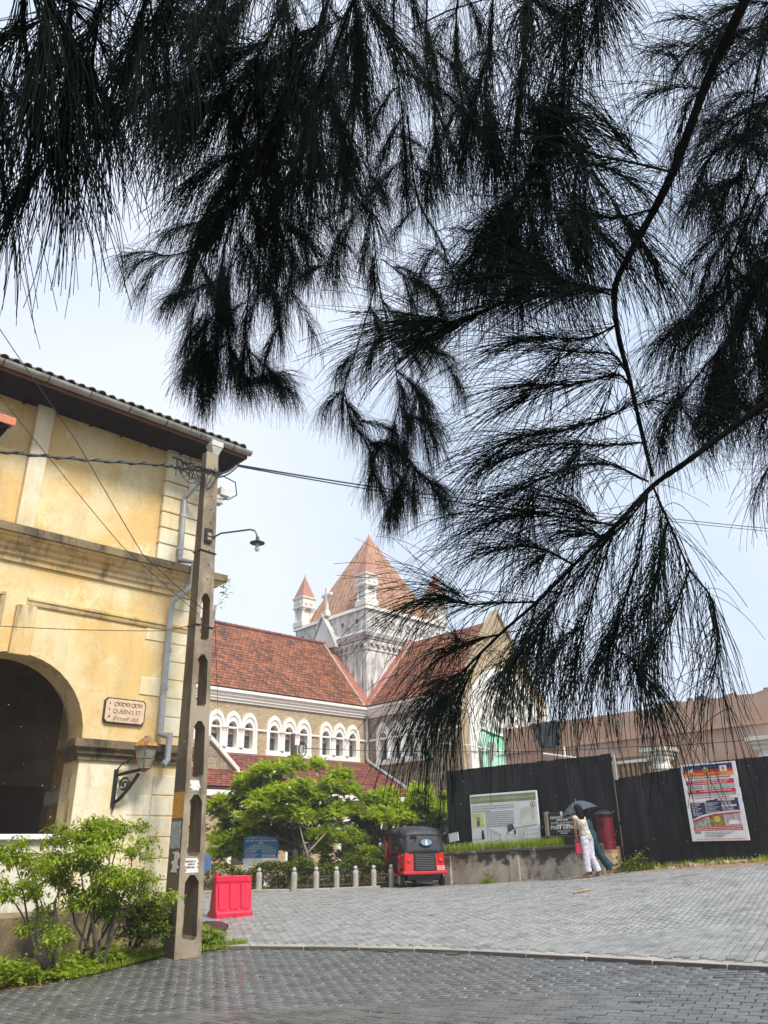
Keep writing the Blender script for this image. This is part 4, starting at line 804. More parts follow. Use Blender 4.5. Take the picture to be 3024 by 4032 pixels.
# grouped lancet windows
def lancets(bays, wd, base, sill, spring, name):
    """base(u, out, z) -> point; a white group of lancets with columns and panes"""
    tot = bays * wd; mb = MB(); ow = wd / 2; iw = wd * .27; n = 12
    for b in range(bays):
        c = (b + .5) * wd
        def outline(hw, bot, sp, pt):
            L_ = [(c - hw, bot)]
            for k in range(n + 1):
                a = pi - pi * k / n; L_.append((c + hw * cos(a), sp + hw * sin(a) * pt + (.06 * hw if k == n // 2 else 0)))
            return L_ + [(c + hw, bot)]
        O_ = outline(ow, sill, spring, 1.62); I_ = outline(iw, sill, spring - .05, 1.35); m = len(O_); M2 = outline(ow - .12, sill, spring, 1.55)
        vs = []
        for P_, o in ((O_, -.02), (O_, .13), (M2, .13), (M2, .075), (I_, .075), (I_, -.34)): vs += [base(u, o, z) for u, z in P_]
        fs = []
        for k in range(m - 1):
            for q in range(5): fs.append((q * m + k, q * m + k + 1, (q + 1) * m + k + 1, (q + 1) * m + k))
        mb.add(vs, fs)
    win = mb.build(name, 'white_trim', ch, smooth=True)
    mb = MB(); a, b2 = base(-.04, 0, sill), base(tot + .04, 0, sill); P_ = lambda u, o, z: base(u, o, z)
    mb.hexa([P_(-.03, .16, sill - .28), P_(tot + .03, .16, sill - .28), P_(tot + .03, -.34, sill - .28), P_(-.03, -.34, sill - .28)], [P_(-.03, .16, sill - .02), P_(tot + .03, .16, sill - .02), P_(tot + .03, -.34, sill + .05), P_(-.03, -.34, sill + .05)]); mb.build('sill', 'white_trim', win, bevel=.02)
    for b in range(bays):
        c = (b + .5) * wd; mb = MB(); h2 = (spring - sill) * .68
        mb.hexa([P_(c - iw, -.28, sill), P_(c + iw, -.28, sill), P_(c + iw, -.33, sill), P_(c - iw, -.33, sill)], [P_(c - iw, -.28, sill + h2), P_(c + iw, -.28, sill + h2), P_(c + iw, -.33, sill + h2), P_(c - iw, -.33, sill + h2)]); mb.build('pane', 'pane_dark', win)
        mb = MB()
        for q in range(6): zz = sill + .05 + (h2 - .1) * q / 6; mb.hexa([P_(c - iw, -.25, zz), P_(c + iw, -.25, zz), P_(c + iw, -.275, zz + .03), P_(c - iw, -.275, zz + .03)], [P_(c - iw, -.24, zz + .02), P_(c + iw, -.24, zz + .02), P_(c + iw, -.265, zz + .05), P_(c - iw, -.265, zz + .05)])
        mb.build('louvre', 'louvre', win)
        mb = MB(); z0_ = sill + h2; mb.hexa([P_(c - iw, -.3, z0_), P_(c + iw, -.3, z0_), P_(c + iw, -.34, z0_), P_(c - iw, -.34, z0_)], [P_(c - iw, -.3, spring + .6), P_(c + iw, -.3, spring + .6), P_(c + iw, -.34, spring + .6), P_(c - iw, -.34, spring + .6)]); mb.build('tympanum', 'reveal_tan', win)
    for b in range(1, bays):
        p0 = base(b * wd, .12, 0); mb = MB(); mb.lathe([(.13, sill), (.13, sill + .1), (.085, sill + .16), (.08, spring - .22), (.10, spring - .2), (.10, spring - .16), (.15, spring - .06), (.17, spring - .05), (.17, spring + .02)], p0[0], p0[1], 12); mb.build('column', 'white_trim', win, smooth=True)
    return win
for x0 in WX: lancets(3, .955, lambda u, o, z, x0=x0: (x0 + u, YN - o, z), 6.15, 7.1, 'window')
lancets(4, 1.04, lambda u, o, z: (XT - o, 32.62 - u, z), 5.95, 7.1, 'window')
# roofs: sheet + tiles
ROOFT = []
def tile_mesh(wd, l, name, mat):
    mb = MB(); a = wd / 2 - .006; mb.add([(-a, 0, .028), (0, 0, .040), (a, 0, .028), (-a, l, .004), (0, l, .014), (a, l, .004), (-a, 0, .004), (0, 0, .016), (a, 0, .004)], [(0, 1, 4, 3), (1, 2, 5, 4), (6, 7, 1, 0), (7, 8, 2, 1), (0, 3, 6), (2, 8, 5)]); return mb.mesh(name, mat)
def tiles(O, U, S, Nn, ulen, slen, mat, parent, nobj, wd=.27, ex=.235, clip=None, seed=1):
    """courses of plain tiles on a roof plane: O eave corner, U along the eave, S up the slope"""
    r = random.Random(seed); me = tile_mesh(wd, ex * 1.25, 'roof_tile', mat); O, U, S, Nn = map(Vector, (O, U, S, Nn)); items = []
    for j in range(int(slen / ex)):
        for i in range(int(ulen / wd) + 1):
            u = (i + (j % 2) * .5) * wd; s_ = j * ex
            if u > ulen or (clip and not clip(u, s_)): continue
            p_ = O + U * u + S * s_ + Nn * (.015 + r.uniform(-.006, .008)); items.append((p_, r.uniform(-.03, .03)))
    items.sort(key=lambda q: q[0].length); mv = np.array([v.co[:] for v in me.vertices]); quads = [p.vertices[:] for p in me.polygons]
    Bm = Matrix((U, S, Nn)).transposed().to_4x4()
    for p_, rz in items[:nobj]: inst('roof_tile', me, parent, M=Matrix.Translation(p_) @ Bm @ Matrix.Rotation(rz, 4, 'Z'))
    rest = MB(); Bn = np.array(Bm.to_3x3())
    for p_, rz in items[nobj:]:
        R_ = np.array([[cos(rz), -sin(rz), 0], [sin(rz), cos(rz), 0], [0, 0, 1]]); vv = (mv @ R_.T) @ Bn.T + np.array(p_[:]); rest.add(vv, quads)
    if rest.v: rest.build('roof_tiling', mat, parent, fix=False, kind='stuff')
def slope(a, b): v = Vector(b) - Vector(a); return v.normalized(), v.length
S_, sl_ = slope((0, YN - .36, EZ + .02), (0, YM, RZ)); Nn = UX.cross(S_)
mb = MB(); mb.hexa([(XW - .3, YN - .34, EZ - .05), (XT, YN - .34, EZ - .05), (XT, YM, RZ - .08), (XW - .3, YM, RZ - .08)], [(XW - .3, YN - .34, EZ), (XT, YN - .34, EZ), (XT, YM, RZ), (XW - .3, YM, RZ)])
mb.hexa([(XW - .3, YF + .34, EZ - .05), (XT, YF + .34, EZ - .05), (XT, YM + .002, RZ - .08), (XW - .3, YM + .002, RZ - .08)], [(XW - .3, YF + .34, EZ), (XT, YF + .34, EZ), (XT, YM + .002, RZ), (XW - .3, YM + .002, RZ)]); nroof = mb.build('nave_roof', 'roof_under', ch)
tiles((17.2, YN - .36, EZ + .02), UX, S_, Nn, XT - 17.35, sl_ - .05, 'clay_tile', nroof, 150, seed=2)
x = 17.0
while x < XT - .3:
    mb = MB(); mb.tube([(x, YM, RZ + .03), (x + .40, YM, RZ + .045)], [.11, .125], 8); mb.build('ridge_tile', 'old_tile', nroof, smooth=True); x += .385
S2, sl2 = slope((XT - .36, 0, EZ + .02), (XM, 0, RZ)); U2 = UNY; N2 = U2.cross(S2)
mb = MB(); mb.hexa([(XT - .34, YN + .1, EZ - .05), (XT - .34, GY + .3, EZ - .05), (XM, GY + .3, RZ - .08), (XM, YN + .1, RZ - .08)], [(XT - .34, YN + .1, EZ), (XT - .34, GY + .3, EZ), (XM, GY + .3, RZ), (XM, YN + .1, RZ)])
mb.hexa([(XR + .34, YN, EZ - .05), (XR + .34, GY + .3, EZ - .05), (XM + .002, GY + .3, RZ - .08), (XM + .002, YN, RZ - .08)], [(XR + .34, YN, EZ), (XR + .34, GY + .3, EZ), (XM + .002, GY + .3, RZ), (XM + .002, YN, RZ)]); troof = mb.build('transept_roof', 'roof_under', ch)
tiles((XT - .36, YN - .1, EZ + .02), U2, S2, N2, YN - GY - .5, sl2 - .05, 'clay_tile', troof, 75, seed=3)
AE = (29.75, 3.98); S3, sl3 = slope((0, AE[0], AE[1]), (0, YN, 5.88)); N3 = UX.cross(S3)
mb = MB(); mb.hexa([(XW, AE[0], AE[1] - .06), (XT - .02, AE[0], AE[1] - .06), (XT - .02, YN - .01, 5.78), (XW, YN - .01, 5.78)], [(XW, AE[0], AE[1]), (XT - .02, AE[0], AE[1]), (XT - .02, YN - .01, 5.86), (XW, YN - .01, 5.86)]); aroof = mb.build('aisle_roof', 'roof_under', ch)
tiles((17.2, AE[0] - .03, AE[1] + .02), UX, S3, N3, XT - 17.4, sl3 - .12, 'old_tile', aroof, 75, ex=.25, seed=4)
mb = MB(); mb.hexa([(XW, YN - .42, 5.62), (XT, YN - .42, 5.62), (XT, YN - .002, 5.80), (XW, YN - .002, 5.80)], [(XW, YN - .42, 5.74), (XT, YN - .42, 5.74), (XT, YN - .002, 5.90), (XW, YN - .002, 5.90)]); mb.build('flashing', 'verge_red', aroof)
# red verges where the roofs meet the tower, with mortar fillets
for P0, P1, off in (((XT - .02, YN - .34, EZ + .02), (XT - .02, YM, RZ + .05), Vector((-.42, 0, 0))), ((XT - .34, YN - .02, EZ + .02), (XM, YN - .02, RZ + .05), Vector((0, -.42, 0)))):
    P0, P1 = Vector(P0), Vector(P1); up = Vector((0, 0, .12)); mb = MB(); mb.hexa([P0, P1, P1 + off, P0 + off], [P0 + up * 1.6, P1 + up * 1.6, P1 + off + up, P0 + off + up]); mb.build('verge', 'verge_red', ch)
    o2 = off * .35; mb = MB(); mb.hexa([P0 + off, P1 + off, P1 + off + o2, P0 + off + o2], [P0 + off + up * .85, P1 + off + up * .85, P1 + off + o2 + up * .6, P0 + off + o2 + up * .6]); mb.build('mortar_fillet', 'mortar', ch)
# aisle wall with white eaves board, windows and buttresses
mb = MB(); mb.add([(XW, AE[0] + .35, .3), (XT, AE[0] + .35, .3), (XT, AE[0] + .35, 4.0), (XW, AE[0] + .35, 4.0)], [(0, 1, 2, 3)]); mb.build('aisle_wall', 'rubble', ch, fix=False)
mb = MB(); mb.box(XW, XT, AE[0] + .02, AE[0] + .34, 3.62, 3.9); mb.build('aisle_cornice', 'white_trim', ch, bevel=.03)
for x0 in (12, 15.5, 19.6, 22.6, 25.6, 28.2):
    mb = band(x0, .42, .62, 2.3, 1.0, AE[0] + .22, AE[0] + .5, 10); w_ = mb.build('aisle_window', 'white_trim', ch, smooth=True)
    mb = MB(); mb.prism([(x0 - .42, 1.0)] + arch_pts(x0, .42, 2.3, 10) + [(x0 + .42, 1.0)], 'y', AE[0] + .31, AE[0] + .345); mb.build('pane', 'pane_dark', w_)
# porch end with white raking coping beside the pole
cp0, cp1 = Vector((18.6, 31.6, 6.3)), Vector((20.35, 31.6, 4.88))
mb = MB(); mb.prism([(17.0, .3), (20.1, .3), (20.1, 4.75), (18.6, 6.05), (17.0, 4.8)], 'y', 31.4, 33.4); mb.build('porch_wall', 'rubble_dark', ch)
mb = MB(); mb.hexa([(18.6, 31.25, 6.08), (20.2, 31.25, 4.72), (20.2, 33.3, 4.72), (18.6, 33.3, 6.08)], [(18.6, 31.25, 6.32), (20.2, 31.25, 4.96), (20.2, 33.3, 4.96), (18.6, 33.3, 6.32)]); mb.box(20.0, 20.65, 31.2, 33.3, 4.62, 4.82); mb.build('porch_coping', 'white_stone', ch, bevel=.02)
# rain pipe in the inner corner and gutter down the aisle roof end
mb = MB(); mb.tube([(XT - .16, YN - .16, 8.4), (XT - .16, YN - .16, 6.1), (XT - .16, YN - .3, 5.95), (XT - .2, 30.3, 4.42), (XT - .2, 29.4, 4.05), (XT - .2, 29.3, .6)], .085, 8); mb.build('downpipe', 'pipe_grey', ch, smooth=True)
# dressed rubble of the lower transept wall, stone by stone
r_ = random.Random(21); z = 3.6
while z < 5.55:
    h = r_.uniform(.16, .27); y = 32.9
    while y > GY + .2:
        l = r_.uniform(.25, .62)
        if z > 5.75 - (YN - y) * .47 or True:
            mb = MB(); j = lambda: r_.uniform(-.03, .03); a, b = y, y - l + .03; d_ = r_.uniform(.012, .045)
            mb.hexa([(XT - .002, a + j(), z + j()), (XT - .002, b + j(), z + j()), (XT - .002, b + j(), z + h - .03 + j()), (XT - .002, a + j(), z + h - .03 + j())], [(XT - d_, a - .03, z + .03), (XT - d_, b + .03, z + .03), (XT - d_, b + .03, z + h - .06), (XT - d_, a - .03, z + h - .06)])
            if y - l > GY and z < 5.3: mb.build('stone', 'stone_piece', ch)
        y -= l
    z += h
# ---- tower
mb = MB(); mb.box(XT, XR, YN, YF, 4, 13.05); tw = mb.build('tower', 'tower_stone', ch)
for face in (0, 1):
    for k in range(13):                                                   # shallow vertical flutes under the frieze
        u = .42 + k * .51; mb = MB()
        if face == 0: mb.box(XT - .05, XT + .01, YN + u, YN + u + .22, 9.2, 12.35)
        else: mb.box(XT + u, XT + u + .22, YN - .05, YN + .01, 9.2, 12.35)
        mb.build('flute', 'tower_stone', tw, bevel=.03)
    for k in range(15):                                                   # arched corbel table
        u = .06 + k * .46; mb = MB(); n = 8; pts_ = [(u, 13.0), (u, 12.62)] + [(u + .23 - .17 * cos(pi * q / n), 12.62 + .2 * sin(pi * q / n)) for q in range(n + 1)] + [(u + .46, 12.62), (u + .46, 13.0)]
        if face == 0: mb.prism([(YN + a, b) for a, b in pts_], 'x', XT - .14, XT - .004)
        else: mb.prism([(XT + a, b) for a, b in pts_], 'y', YN - .14, YN - .004)
        mb.build('corbel_arch', 'tower_stone', tw)
def square_band(z0, z1, o, name, mat, o1=None):
    mb = MB(); o1 = o if o1 is None else o1; mb.hexa([(XT - o, YN - o, z0), (XR + o, YN - o, z0), (XR + o, YF + o, z0), (XT - o, YF + o, z0)], [(XT - o1, YN - o1, z1), (XR + o1, YN - o1, z1), (XR + o1, YF + o1, z1), (XT - o1, YF + o1, z1)]); return mb.build(name, mat, ch)
square_band(12.42, 12.5, .07, 'string_course', 'tower_stone'); square_band(13.05, 13.2, .18, 'string_course', 'tower_stone', .24); square_band(13.202, 13.42, .28, 'string_course', 'tower_stone', .34); square_band(13.422, 13.62, .22, 'string_course', 'tower_stone', .1)
par = square_band(13.622, 14.92, .05, 'parapet', 'tower_stone'); square_band(14.922, 15.14, .2, 'parapet_coping', 'white_stone', .14)
for face in (0, 1):
    for k in range(9):
        u = .75 + k * .68
        if face == 0 and 2.6 < u < 4.6: continue
        if face == 0: mb = MB(); f = lambda a, b: (XT - .05, YN + a, b)
        else: f = lambda a, b: (XT + a, YN - .05, b)
        # quatrefoil: recessed dark panel with raised rim
        mb = MB(); n = 16; d_ = (-1, 0) if face == 0 else (0, -1)
        def pt(rr, k_, o): a = 2 * pi * k_ / n; q = f(u + rr * cos(a), 14.25 + rr * sin(a)); return (q[0] + d_[0] * o, q[1] + d_[1] * o, q[2])
        vs = [pt(.28, q, .0) for q in range(n)] + [pt(.28, q, .07) for q in range(n)] + [pt(.19, q, .07) for q in range(n)] + [pt(.19, q, .01) for q in range(n)]
        mb.add(vs, [(r * n + q, r * n + (q + 1) % n, (r + 1) * n + (q + 1) % n, (r + 1) * n + q) for r in range(3) for q in range(n)]); o = mb.build('quatrefoil', 'tower_stone', par)
        mb = MB(); mb.add([pt(.19, q, .012) for q in range(n)], [tuple(range(n))])
        for q in range(3): a0 = 2 * pi * q / 3 + pi / 2; mb.add([(lambda P_: (P_[0] + d_[0] * .016, P_[1] + d_[1] * .016, P_[2]))(f(u + .075 * cos(a0) + .06 * cos(s), 14.25 + .075 * sin(a0) + .06 * sin(s))) for s in np.linspace(0, 2 * pi, 9)[:-1]], [tuple(range(8))])
        mb.build('foil_recess', 'tower_stone' if k % 2 else 'reveal_tan', o, fix=False)
# gablet and cross over the nave ridge
gy0 = YM + .25; mb = MB(); mb.prism([(gy0 - 1.25, 13.0), (gy0 + 1.25, 13.0), (gy0, 15.0)], 'x', XT - .42, XT - .02); mb.build('gablet', 'white_stone', ch)
for s_ in (-1, 1):
    mb = MB(); mb.hexa([(XT - .52, gy0 + s_ * 1.42, 12.92), (XT - .02, gy0 + s_ * 1.42, 12.92), (XT - .02, gy0, 15.12), (XT - .52, gy0, 15.12)], [(XT - .52, gy0 + s_ * 1.42, 13.14), (XT - .02, gy0 + s_ * 1.42, 13.14), (XT - .02, gy0, 15.36), (XT - .52, gy0, 15.36)]); mb.build('gablet_coping', 'tower_stone', ch)
mb = MB(); cx_, cy_ = XT - .27, gy0 - .25; mb.box(cx_ - .10, cx_ + .10, cy_ - .10, cy_ + .10, 15.2, 17.1); mb.box(cx_ - .095, cx_ + .095, cy_ - .48, cy_ + .48, 16.45, 16.67); mb.box(cx_ - .18, cx_ + .18, cy_ - .18, cy_ + .18, 15.15, 15.5); mb.build('cross', 'white_stone', ch, bevel=.03)
# spire: eight seamed copper faces
mb = MB(); A_ = (XM - .05, YM, 21.7); b0, z0 = 3.25, 15.0; cs = [(XM - b0, YM - b0, z0), (XM + b0, YM - b0, z0), (XM + b0, YM + b0, z0), (XM - b0, YM + b0, z0)]
mb.add(cs + [A_], [(0, 1, 4), (1, 2, 4), (2, 3, 4), (3, 0, 4)]); spi = mb.build('spire', 'spire_copper', ch)
for f_ in (0, 3):
    c0, c1 = Vector(cs[f_]), Vector(cs[(f_ + 1) % 4]); n_ = (c1 - c0).cross(Vector(A_) - c0).normalized()
    for k in range(15):
        t = (k + .5) / 15; p0 = c0.lerp(c1, t); m_ = c0.lerp(c1, .5); fr = 1 - abs(t - .5) * 2; p1 = p0 + (Vector(A_) - m_) * fr * .985; mb = MB(); mb.tube([p0 + n_ * .01, p1 + n_ * .01], .028, 4); mb.build('standing_seam', 'spire_copper', spi)
    for k in range(1, 11):
        q = k / 12; a = c0.lerp(Vector(A_), q); b = c1.lerp(Vector(A_), q); mb = MB(); mb.tube([a + n_ * .004, b + n_ * .004], .011, 4); mb.build('course_lap', 'spire_copper', spi)
mb = MB(); mb.tube([Vector(A_) - Vector((0, 0, .3)), Vector(A_) + Vector((0, 0, .12))], [.16, .02], 8); mb.build('finial', 'spire_copper', spi)
# corner pinnacles
for px_, py_ in ((XT + .32, YN + .32), (XR - .32, YN + .32), (XT + .32, YF - .32), (XR - .32, YF - .32)):
    mb = MB(); mb.box(px_ - .52, px_ + .52, py_ - .52, py_ + .52, 15.141, 15.5); mb.box(px_ - .32, px_ + .32, py_ - .32, py_ + .32, 15.502, 16.42); pin = mb.build('pinnacle', 'white_stone', ch, bevel=.02)
    for sx in (-1, 1):
        for sy in (-1, 1): mb = MB(); mb.lathe([(.14, 15.5), (.14, 15.6), (.10, 15.66), (.10, 16.2), (.12, 16.22), (.18, 16.38), (.18, 16.42)], px_ + sx * .36, py_ + sy * .36, 10); mb.build('shaft', 'white_stone', pin, smooth=True)
    mb = MB(); mb.lathe([(.78, 16.422), (.80, 16.52), (.72, 16.58), (.72, 17.02), (.78, 17.06), (.84, 17.12), (.84, 17.2)], px_, py_, 4, sq=1); mb.build('cap', 'white_stone', pin)
    for dx, dy in ((-1, 0), (0, -1)):
        for s_ in (-.26, .26):
            mb = MB(); n = 8; q = [(s_ + .14 * cos(2 * pi * k / n), 16.8 + .16 * sin(2 * pi * k / n)) for k in range(n)]; o_ = .515
            mb.add([(px_ - o_, py_ + a, b) if dx else (px_ + a, py_ - o_, b) for a, b in q] + [(px_ - o_ - .05, py_ + a * .8, b) if dx else (px_ + a * .8, py_ - o_ - .05, b) for a, b in q], [(k, (k + 1) % n, n + (k + 1) % n, n + k) for k in range(n)] + [tuple(range(n, 2 * n))]); mb.build('foil', 'white_stone', pin)
    mb = MB(); mb.lathe([(.74, 17.202), (.04, 18.75), (.02, 18.95)], px_, py_, 4, sq=1); mb.build('pinnacle_roof', 'pinnacle_tile', pin)

# ================================================================== PINK RENDERED BUILDING BEHIND THE FENCE
PX = 26.0
pk = thing('pink_building', (PX, 14, 1), 'roofless pink rendered building with pale columns behind the black fence', 'building')
mb = MB(); r_ = random.Random(5); ys = list(np.arange(20.5, -6, -.4)); tops = [5.92 + (.10 * r_.random() if y < 13 else .02 * r_.random()) for y in ys]
for (a, ta), (b, tb) in zip(list(zip(ys, tops))[:-1], list(zip(ys, tops))[1:]):
    mb.add([(PX, a, .6), (PX, b, .6), (PX, b, tb), (PX, a, ta), (PX + .4, a, .6), (PX + .4, b, .6), (PX + .4, b, tb), (PX + .4, a, ta)], [(0, 1, 2, 3), (3, 2, 6, 7), (5, 4, 7, 6)])
mb.add([(PX, 20.5, .6), (PX, 20.5, 5.92), (PX + 9, 20.5, 5.92), (PX + 9, 20.5, .6)], [(0, 1, 2, 3)]); mb.build('wall', 'pink_render', pk, fix=False)
mb = MB(); mb.box(PX - .06, PX + .0, -6, 20.5, 4.95, 5.0); mb.build('wall_band', 'pink_render', pk)
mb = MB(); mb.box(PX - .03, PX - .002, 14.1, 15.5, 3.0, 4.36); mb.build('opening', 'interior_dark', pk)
mb = MB(); mb.box(PX - .12, PX - .031, 13.95, 15.6, 4.14, 4.24); mb.build('lintel', 'white_stone', pk)
for k in range(7): y_ = 15.35 - k * .2; mb = MB(); mb.box(PX - .10, PX - .04, y_ - .045, y_ + .045, 3.0, 4.13); mb.build('slat', 'timber_old', pk)
for yc in (13.35, 9.75, 6.2):
    mb = MB(); mb.lathe([(.33, 1.0), (.30, 3.75), (.36, 3.78), (.36, 3.88), (.30, 3.92), (.30, 4.05)], PX - .7, yc, 18); c_ = mb.build('column', 'white_stone', pk, smooth=True)
    mb = MB(); mb.lathe([(.42, 4.05), (.46, 4.1), (.46, 4.18), (.56, 4.24), (.56, 4.3), (.66, 4.34), (.66, 4.46)], PX - .7, yc, 4, sq=1); mb.build('capital', 'white_stone', c_)
for k in range(16):
    y_ = r_.uniform(6.5, 13.5); mb = MB(); s_ = r_.uniform(.08, .22); M = Matrix.Translation((PX + .2, y_, 6.0)) @ Matrix.Rotation(r_.uniform(0, 3), 4, 'Z') @ Matrix.Rotation(r_.uniform(-.3, .3), 4, 'X'); mb.box(-s_, s_, -s_ * .6, s_ * .6, -.06, r_.uniform(.04, .12), M); mb.build('broken_tile', 'rock' if k % 3 else 'roof_old', pk)
# crumpled black tarpaulin hung over the wall
mb = MB(); nu, nv = 14, 12; vs = []; r_ = random.Random(8)
for i in range(nu + 1):
    for j in range(nv + 1):
        u, v_ = i / nu, j / nv; wdt = (1 - .55 * v_ * (1 if u < .5 else .35)); y_ = 18.95 - (u * wdt + .25 * v_) * 1.25; z_ = 5.98 - v_ * (1.05 - .25 * abs(u - .6)); vs.append((PX - .08 - .06 * sin(u * 17 + v_ * 5) - .05 * r_.random() - .10 * v_, y_, z_))
mb.add(vs, [(i * (nv + 1) + j, (i + 1) * (nv + 1) + j, (i + 1) * (nv + 1) + j + 1, i * (nv + 1) + j + 1) for i in range(nu) for j in range(nv)])
tp_ = mb.build('tarpaulin', 'tarp', None, smooth='all', label='crumpled black tarpaulin hanging over the top of the pink wall', cat='tarpaulin'); tp_.modifiers.new('t', 'SOLIDIFY').thickness = .015
mb = MB(); mb.tube([onx(2140, 2968, PX - .35), onx(2270, 2985, PX - .35)], .05, 6); q = onx(2225, 2978, PX - .35); mb.tube([q, q + np.array([0, 0, .35])], .04, 6); mb.tube([q - [0, 0, 0], (q[0], q[1], 1.0)], .04, 6); mb.build('handrail', 'white_stone', None, label='short pale handrail showing above the fence below the tarpaulin', cat='rail')

# ================================================================== BLACK HOARDING
FX = 19.0
fn = thing('black_fence', (FX, 10, .9), 'tall black board fence running along the far side of the road', 'fence')
r_ = random.Random(12); y = 17.44
while y > -6:
    wd = .30 if y > 11.42 else .26; tall = y - wd / 2 > 11.40
    top = 3.72 + .0 * y if tall else 3.10 + min(.2, max(0, 11.3 - y) * .075); yb = y - wd; g_ = gz(FX - .3, max(y, -5)); bot = 1.38 if y > 12.5 else g_ - .08
    mb = MB(); x_ = FX + r_.uniform(-.008, .008) + (0 if tall else .05); tt = top + r_.uniform(-.012, .012)
    mb.box(x_, x_ + .03, yb + .004, y - .004, bot, tt); o = mb.build('board', 'fence_black', fn); y = yb
mb = MB(); mb.box(FX - .05, FX + .01, 11.30, 11.36, 3.05, 3.70); mb.build('corner_post', 'post_grey', fn)
for a, b, z_ in ((17.44, 11.4, 3.6), (17.44, 11.4, 2.0), (11.4, -6, 3.0), (11.4, -6, 1.7)): mb = MB(); mb.box(FX + .09, FX + .17, b, a, z_ - .05, z_ + .05); mb.build('rail', 'fence_black', fn)
# ================================================================== RETAINING WALL
rw = thing('retaining_wall', (18.3, 14.6, .6), 'low stained concrete retaining wall with mossy patches below the information board', 'wall')
def wtop(y): return 1.30 + (16.95 - y) * .032
mb = MB(); ys = np.linspace(16.98, 11.6, 28)
for a, b in zip(ys[:-1], ys[1:]):
    mb.hexa([(18.30, a, gz(18.2, a) - .2), (18.30, b, gz(18.2, b) - .2), (18.62, b, gz(18.2, b) - .2), (18.62, a, gz(18.2, a) - .2)], [(18.33, a, wtop(a)), (18.33, b, wtop(b)), (18.62, b, wtop(b)), (18.62, a, wtop(a))])
mb.build('wall_face', 'mossy_wall', rw)
mb = MB(); mb.hexa([(18.27, 17.0, wtop(17) - .03), (18.27, 11.6, wtop(11.6) - .03), (18.66, 11.6, wtop(11.6) - .03), (18.66, 17.0, wtop(17) - .03)], [(18.28, 17.0, wtop(17) + .06), (18.28, 11.6, wtop(11.6) + .06), (18.66, 11.6, wtop(11.6) + .06), (18.66, 17.0, wtop(17) + .06)]); mb.build('coping', 'mossy_wall', rw, bevel=.02)
for y_ in (14.38, 16.9): mb = MB(); mb.box(18.262, 18.4, y_ - .16, y_ + .16, gz(18.2, y_) - .1, wtop(y_) - .032); mb.build('pier', 'mossy_wall', rw, bevel=.015)
mb = MB(); mb.hexa([(18.6, 17.4, .4), (18.6, 11.5, .4), (20, 11.5, .4), (20, 17.4, .4)], [(18.6, 17.4, 1.34), (18.6, 11.5, 1.45), (20, 11.5, 1.45), (20, 17.4, 1.34)]); mb.build('raised_bank', 'soil', None, kind='structure')
gp = np.array([(random.uniform(18.36, 18.95), random.uniform(12.9, 17.2), 0) for _ in range(5200)]); gp[:, 2] = [wtop(q[1]) + .03 for q in gp]
V, F = blades_np(gp, .24, .008, 3, .7); mesh_np('grass', V, F, 'grass_blade', None, kind='stuff', label='bright green grass along the top of the retaining wall', cat='grass')
# ---------------------------------------------------------------- information board
IX = 18.72
ib = thing('information_board', (IX, 15, 1.4), 'large white information board with green header and sketch of the old post office', 'sign board')
mb = MB(); mb.box(IX, IX + .05, 13.76, 16.24, 1.44, 2.93); mb.build('board', 'board_white', ib, bevel=.01)
for y_ in (14.2, 15.8): mb = MB(); mb.box(IX + .055, IX + .12, y_ - .04, y_ + .04, 1.2, 2.8); mb.build('post', 'post_grey', ib)
pn = Panel((IX, 16.24, 1.44), UNY, UZ, ib); Wd, Hd = 2.48, 1.49
pn.rect(.04, Wd - .04, 1.24, 1.44, 'green_band', 'header'); pn.text('RECONSTRUCTION OF POST OFFICE BUILDING AT GALLE FORT', .10, Wd / 2, 1.305, 'text_white', width=2.25)
for k in range(3): pn.writing(.08, 1.68 - .9 * (k == 2), 1.14 - k * .065, .028, 'text_grey', seed=k)
pn.rect(.06, .52, .58, .98, 'lime_photo', 'photograph'); pn.rect(.22, .36, .62, .86, 'sketch', 'photograph', 2); pn.rect(.25, .33, .62, .76, 'ink', 'photograph', 3)
for k in range(8): pn.writing(.58, 1.64 - .25 * (k == 7), .97 - k * .055, .026, 'text_grey', seed=10 + k)
pn.poly([(1.78, .62), (2.1, .55), (2.36, .72), (2.4, 1.0), (2.15, 1.1), (1.9, 1.05)], 'pale_lime', 'wash'); pn.disc(2.32, 1.13, .085, 'seal_brown')
pn.disc(2.32, 1.13, .055, 'board_white', l=3); pn.disc(2.32, 1.13, .035, 'seal_brown', l=4)
def sk(pts_, w_=.010, mat='sketch'):
    for (a, b), (c, d) in zip(pts_[:-1], pts_[1:]):
        L_ = hypot(c - a, d - b) or 1; nx, ny = -(d - b) / L_ * w_ / 2, (c - a) / L_ * w_ / 2; pn.poly([(a - nx, b - ny), (c - nx, d - ny), (c + nx, d + ny), (a + nx, b + ny)], mat, 'sketch', 2)
sk([(.08, .25), (.5, .27)]); sk([(.4, .25), (.42, .5), (.48, .25)], .03, 'ink'); pn.poly([(.38, .25), (.40, .48), (.46, .5), (.5, .26)], 'ink', 'sketch', 2)
sk([(.6, .58), (1.08, .38), (1.06, .2), (.62, .12), (.62, .56)]); sk([(.66, .5), (1.06, .35)]); sk([(.74, .45), (.74, .16)]); sk([(.86, .4), (.86, .16)]); sk([(.6, .14), (1.1, .24)])
sk([(1.32, .40), (1.62, .52), (2.40, .60)], .02); pn.poly([(1.36, .42), (1.36, .62), (1.55, .64), (1.62, .52)], 'ink', 'sketch', 2); pn.rect(1.58, 1.66, .36, .48, 'ink', 'sketch', 2); sk([(1.3, .15), (1.34, .4), (1.66, .3), (1.66, .14)])
for k in range(6): sk([(1.72 + k * .04, .06), (1.75 + k * .04, .48)], .006)
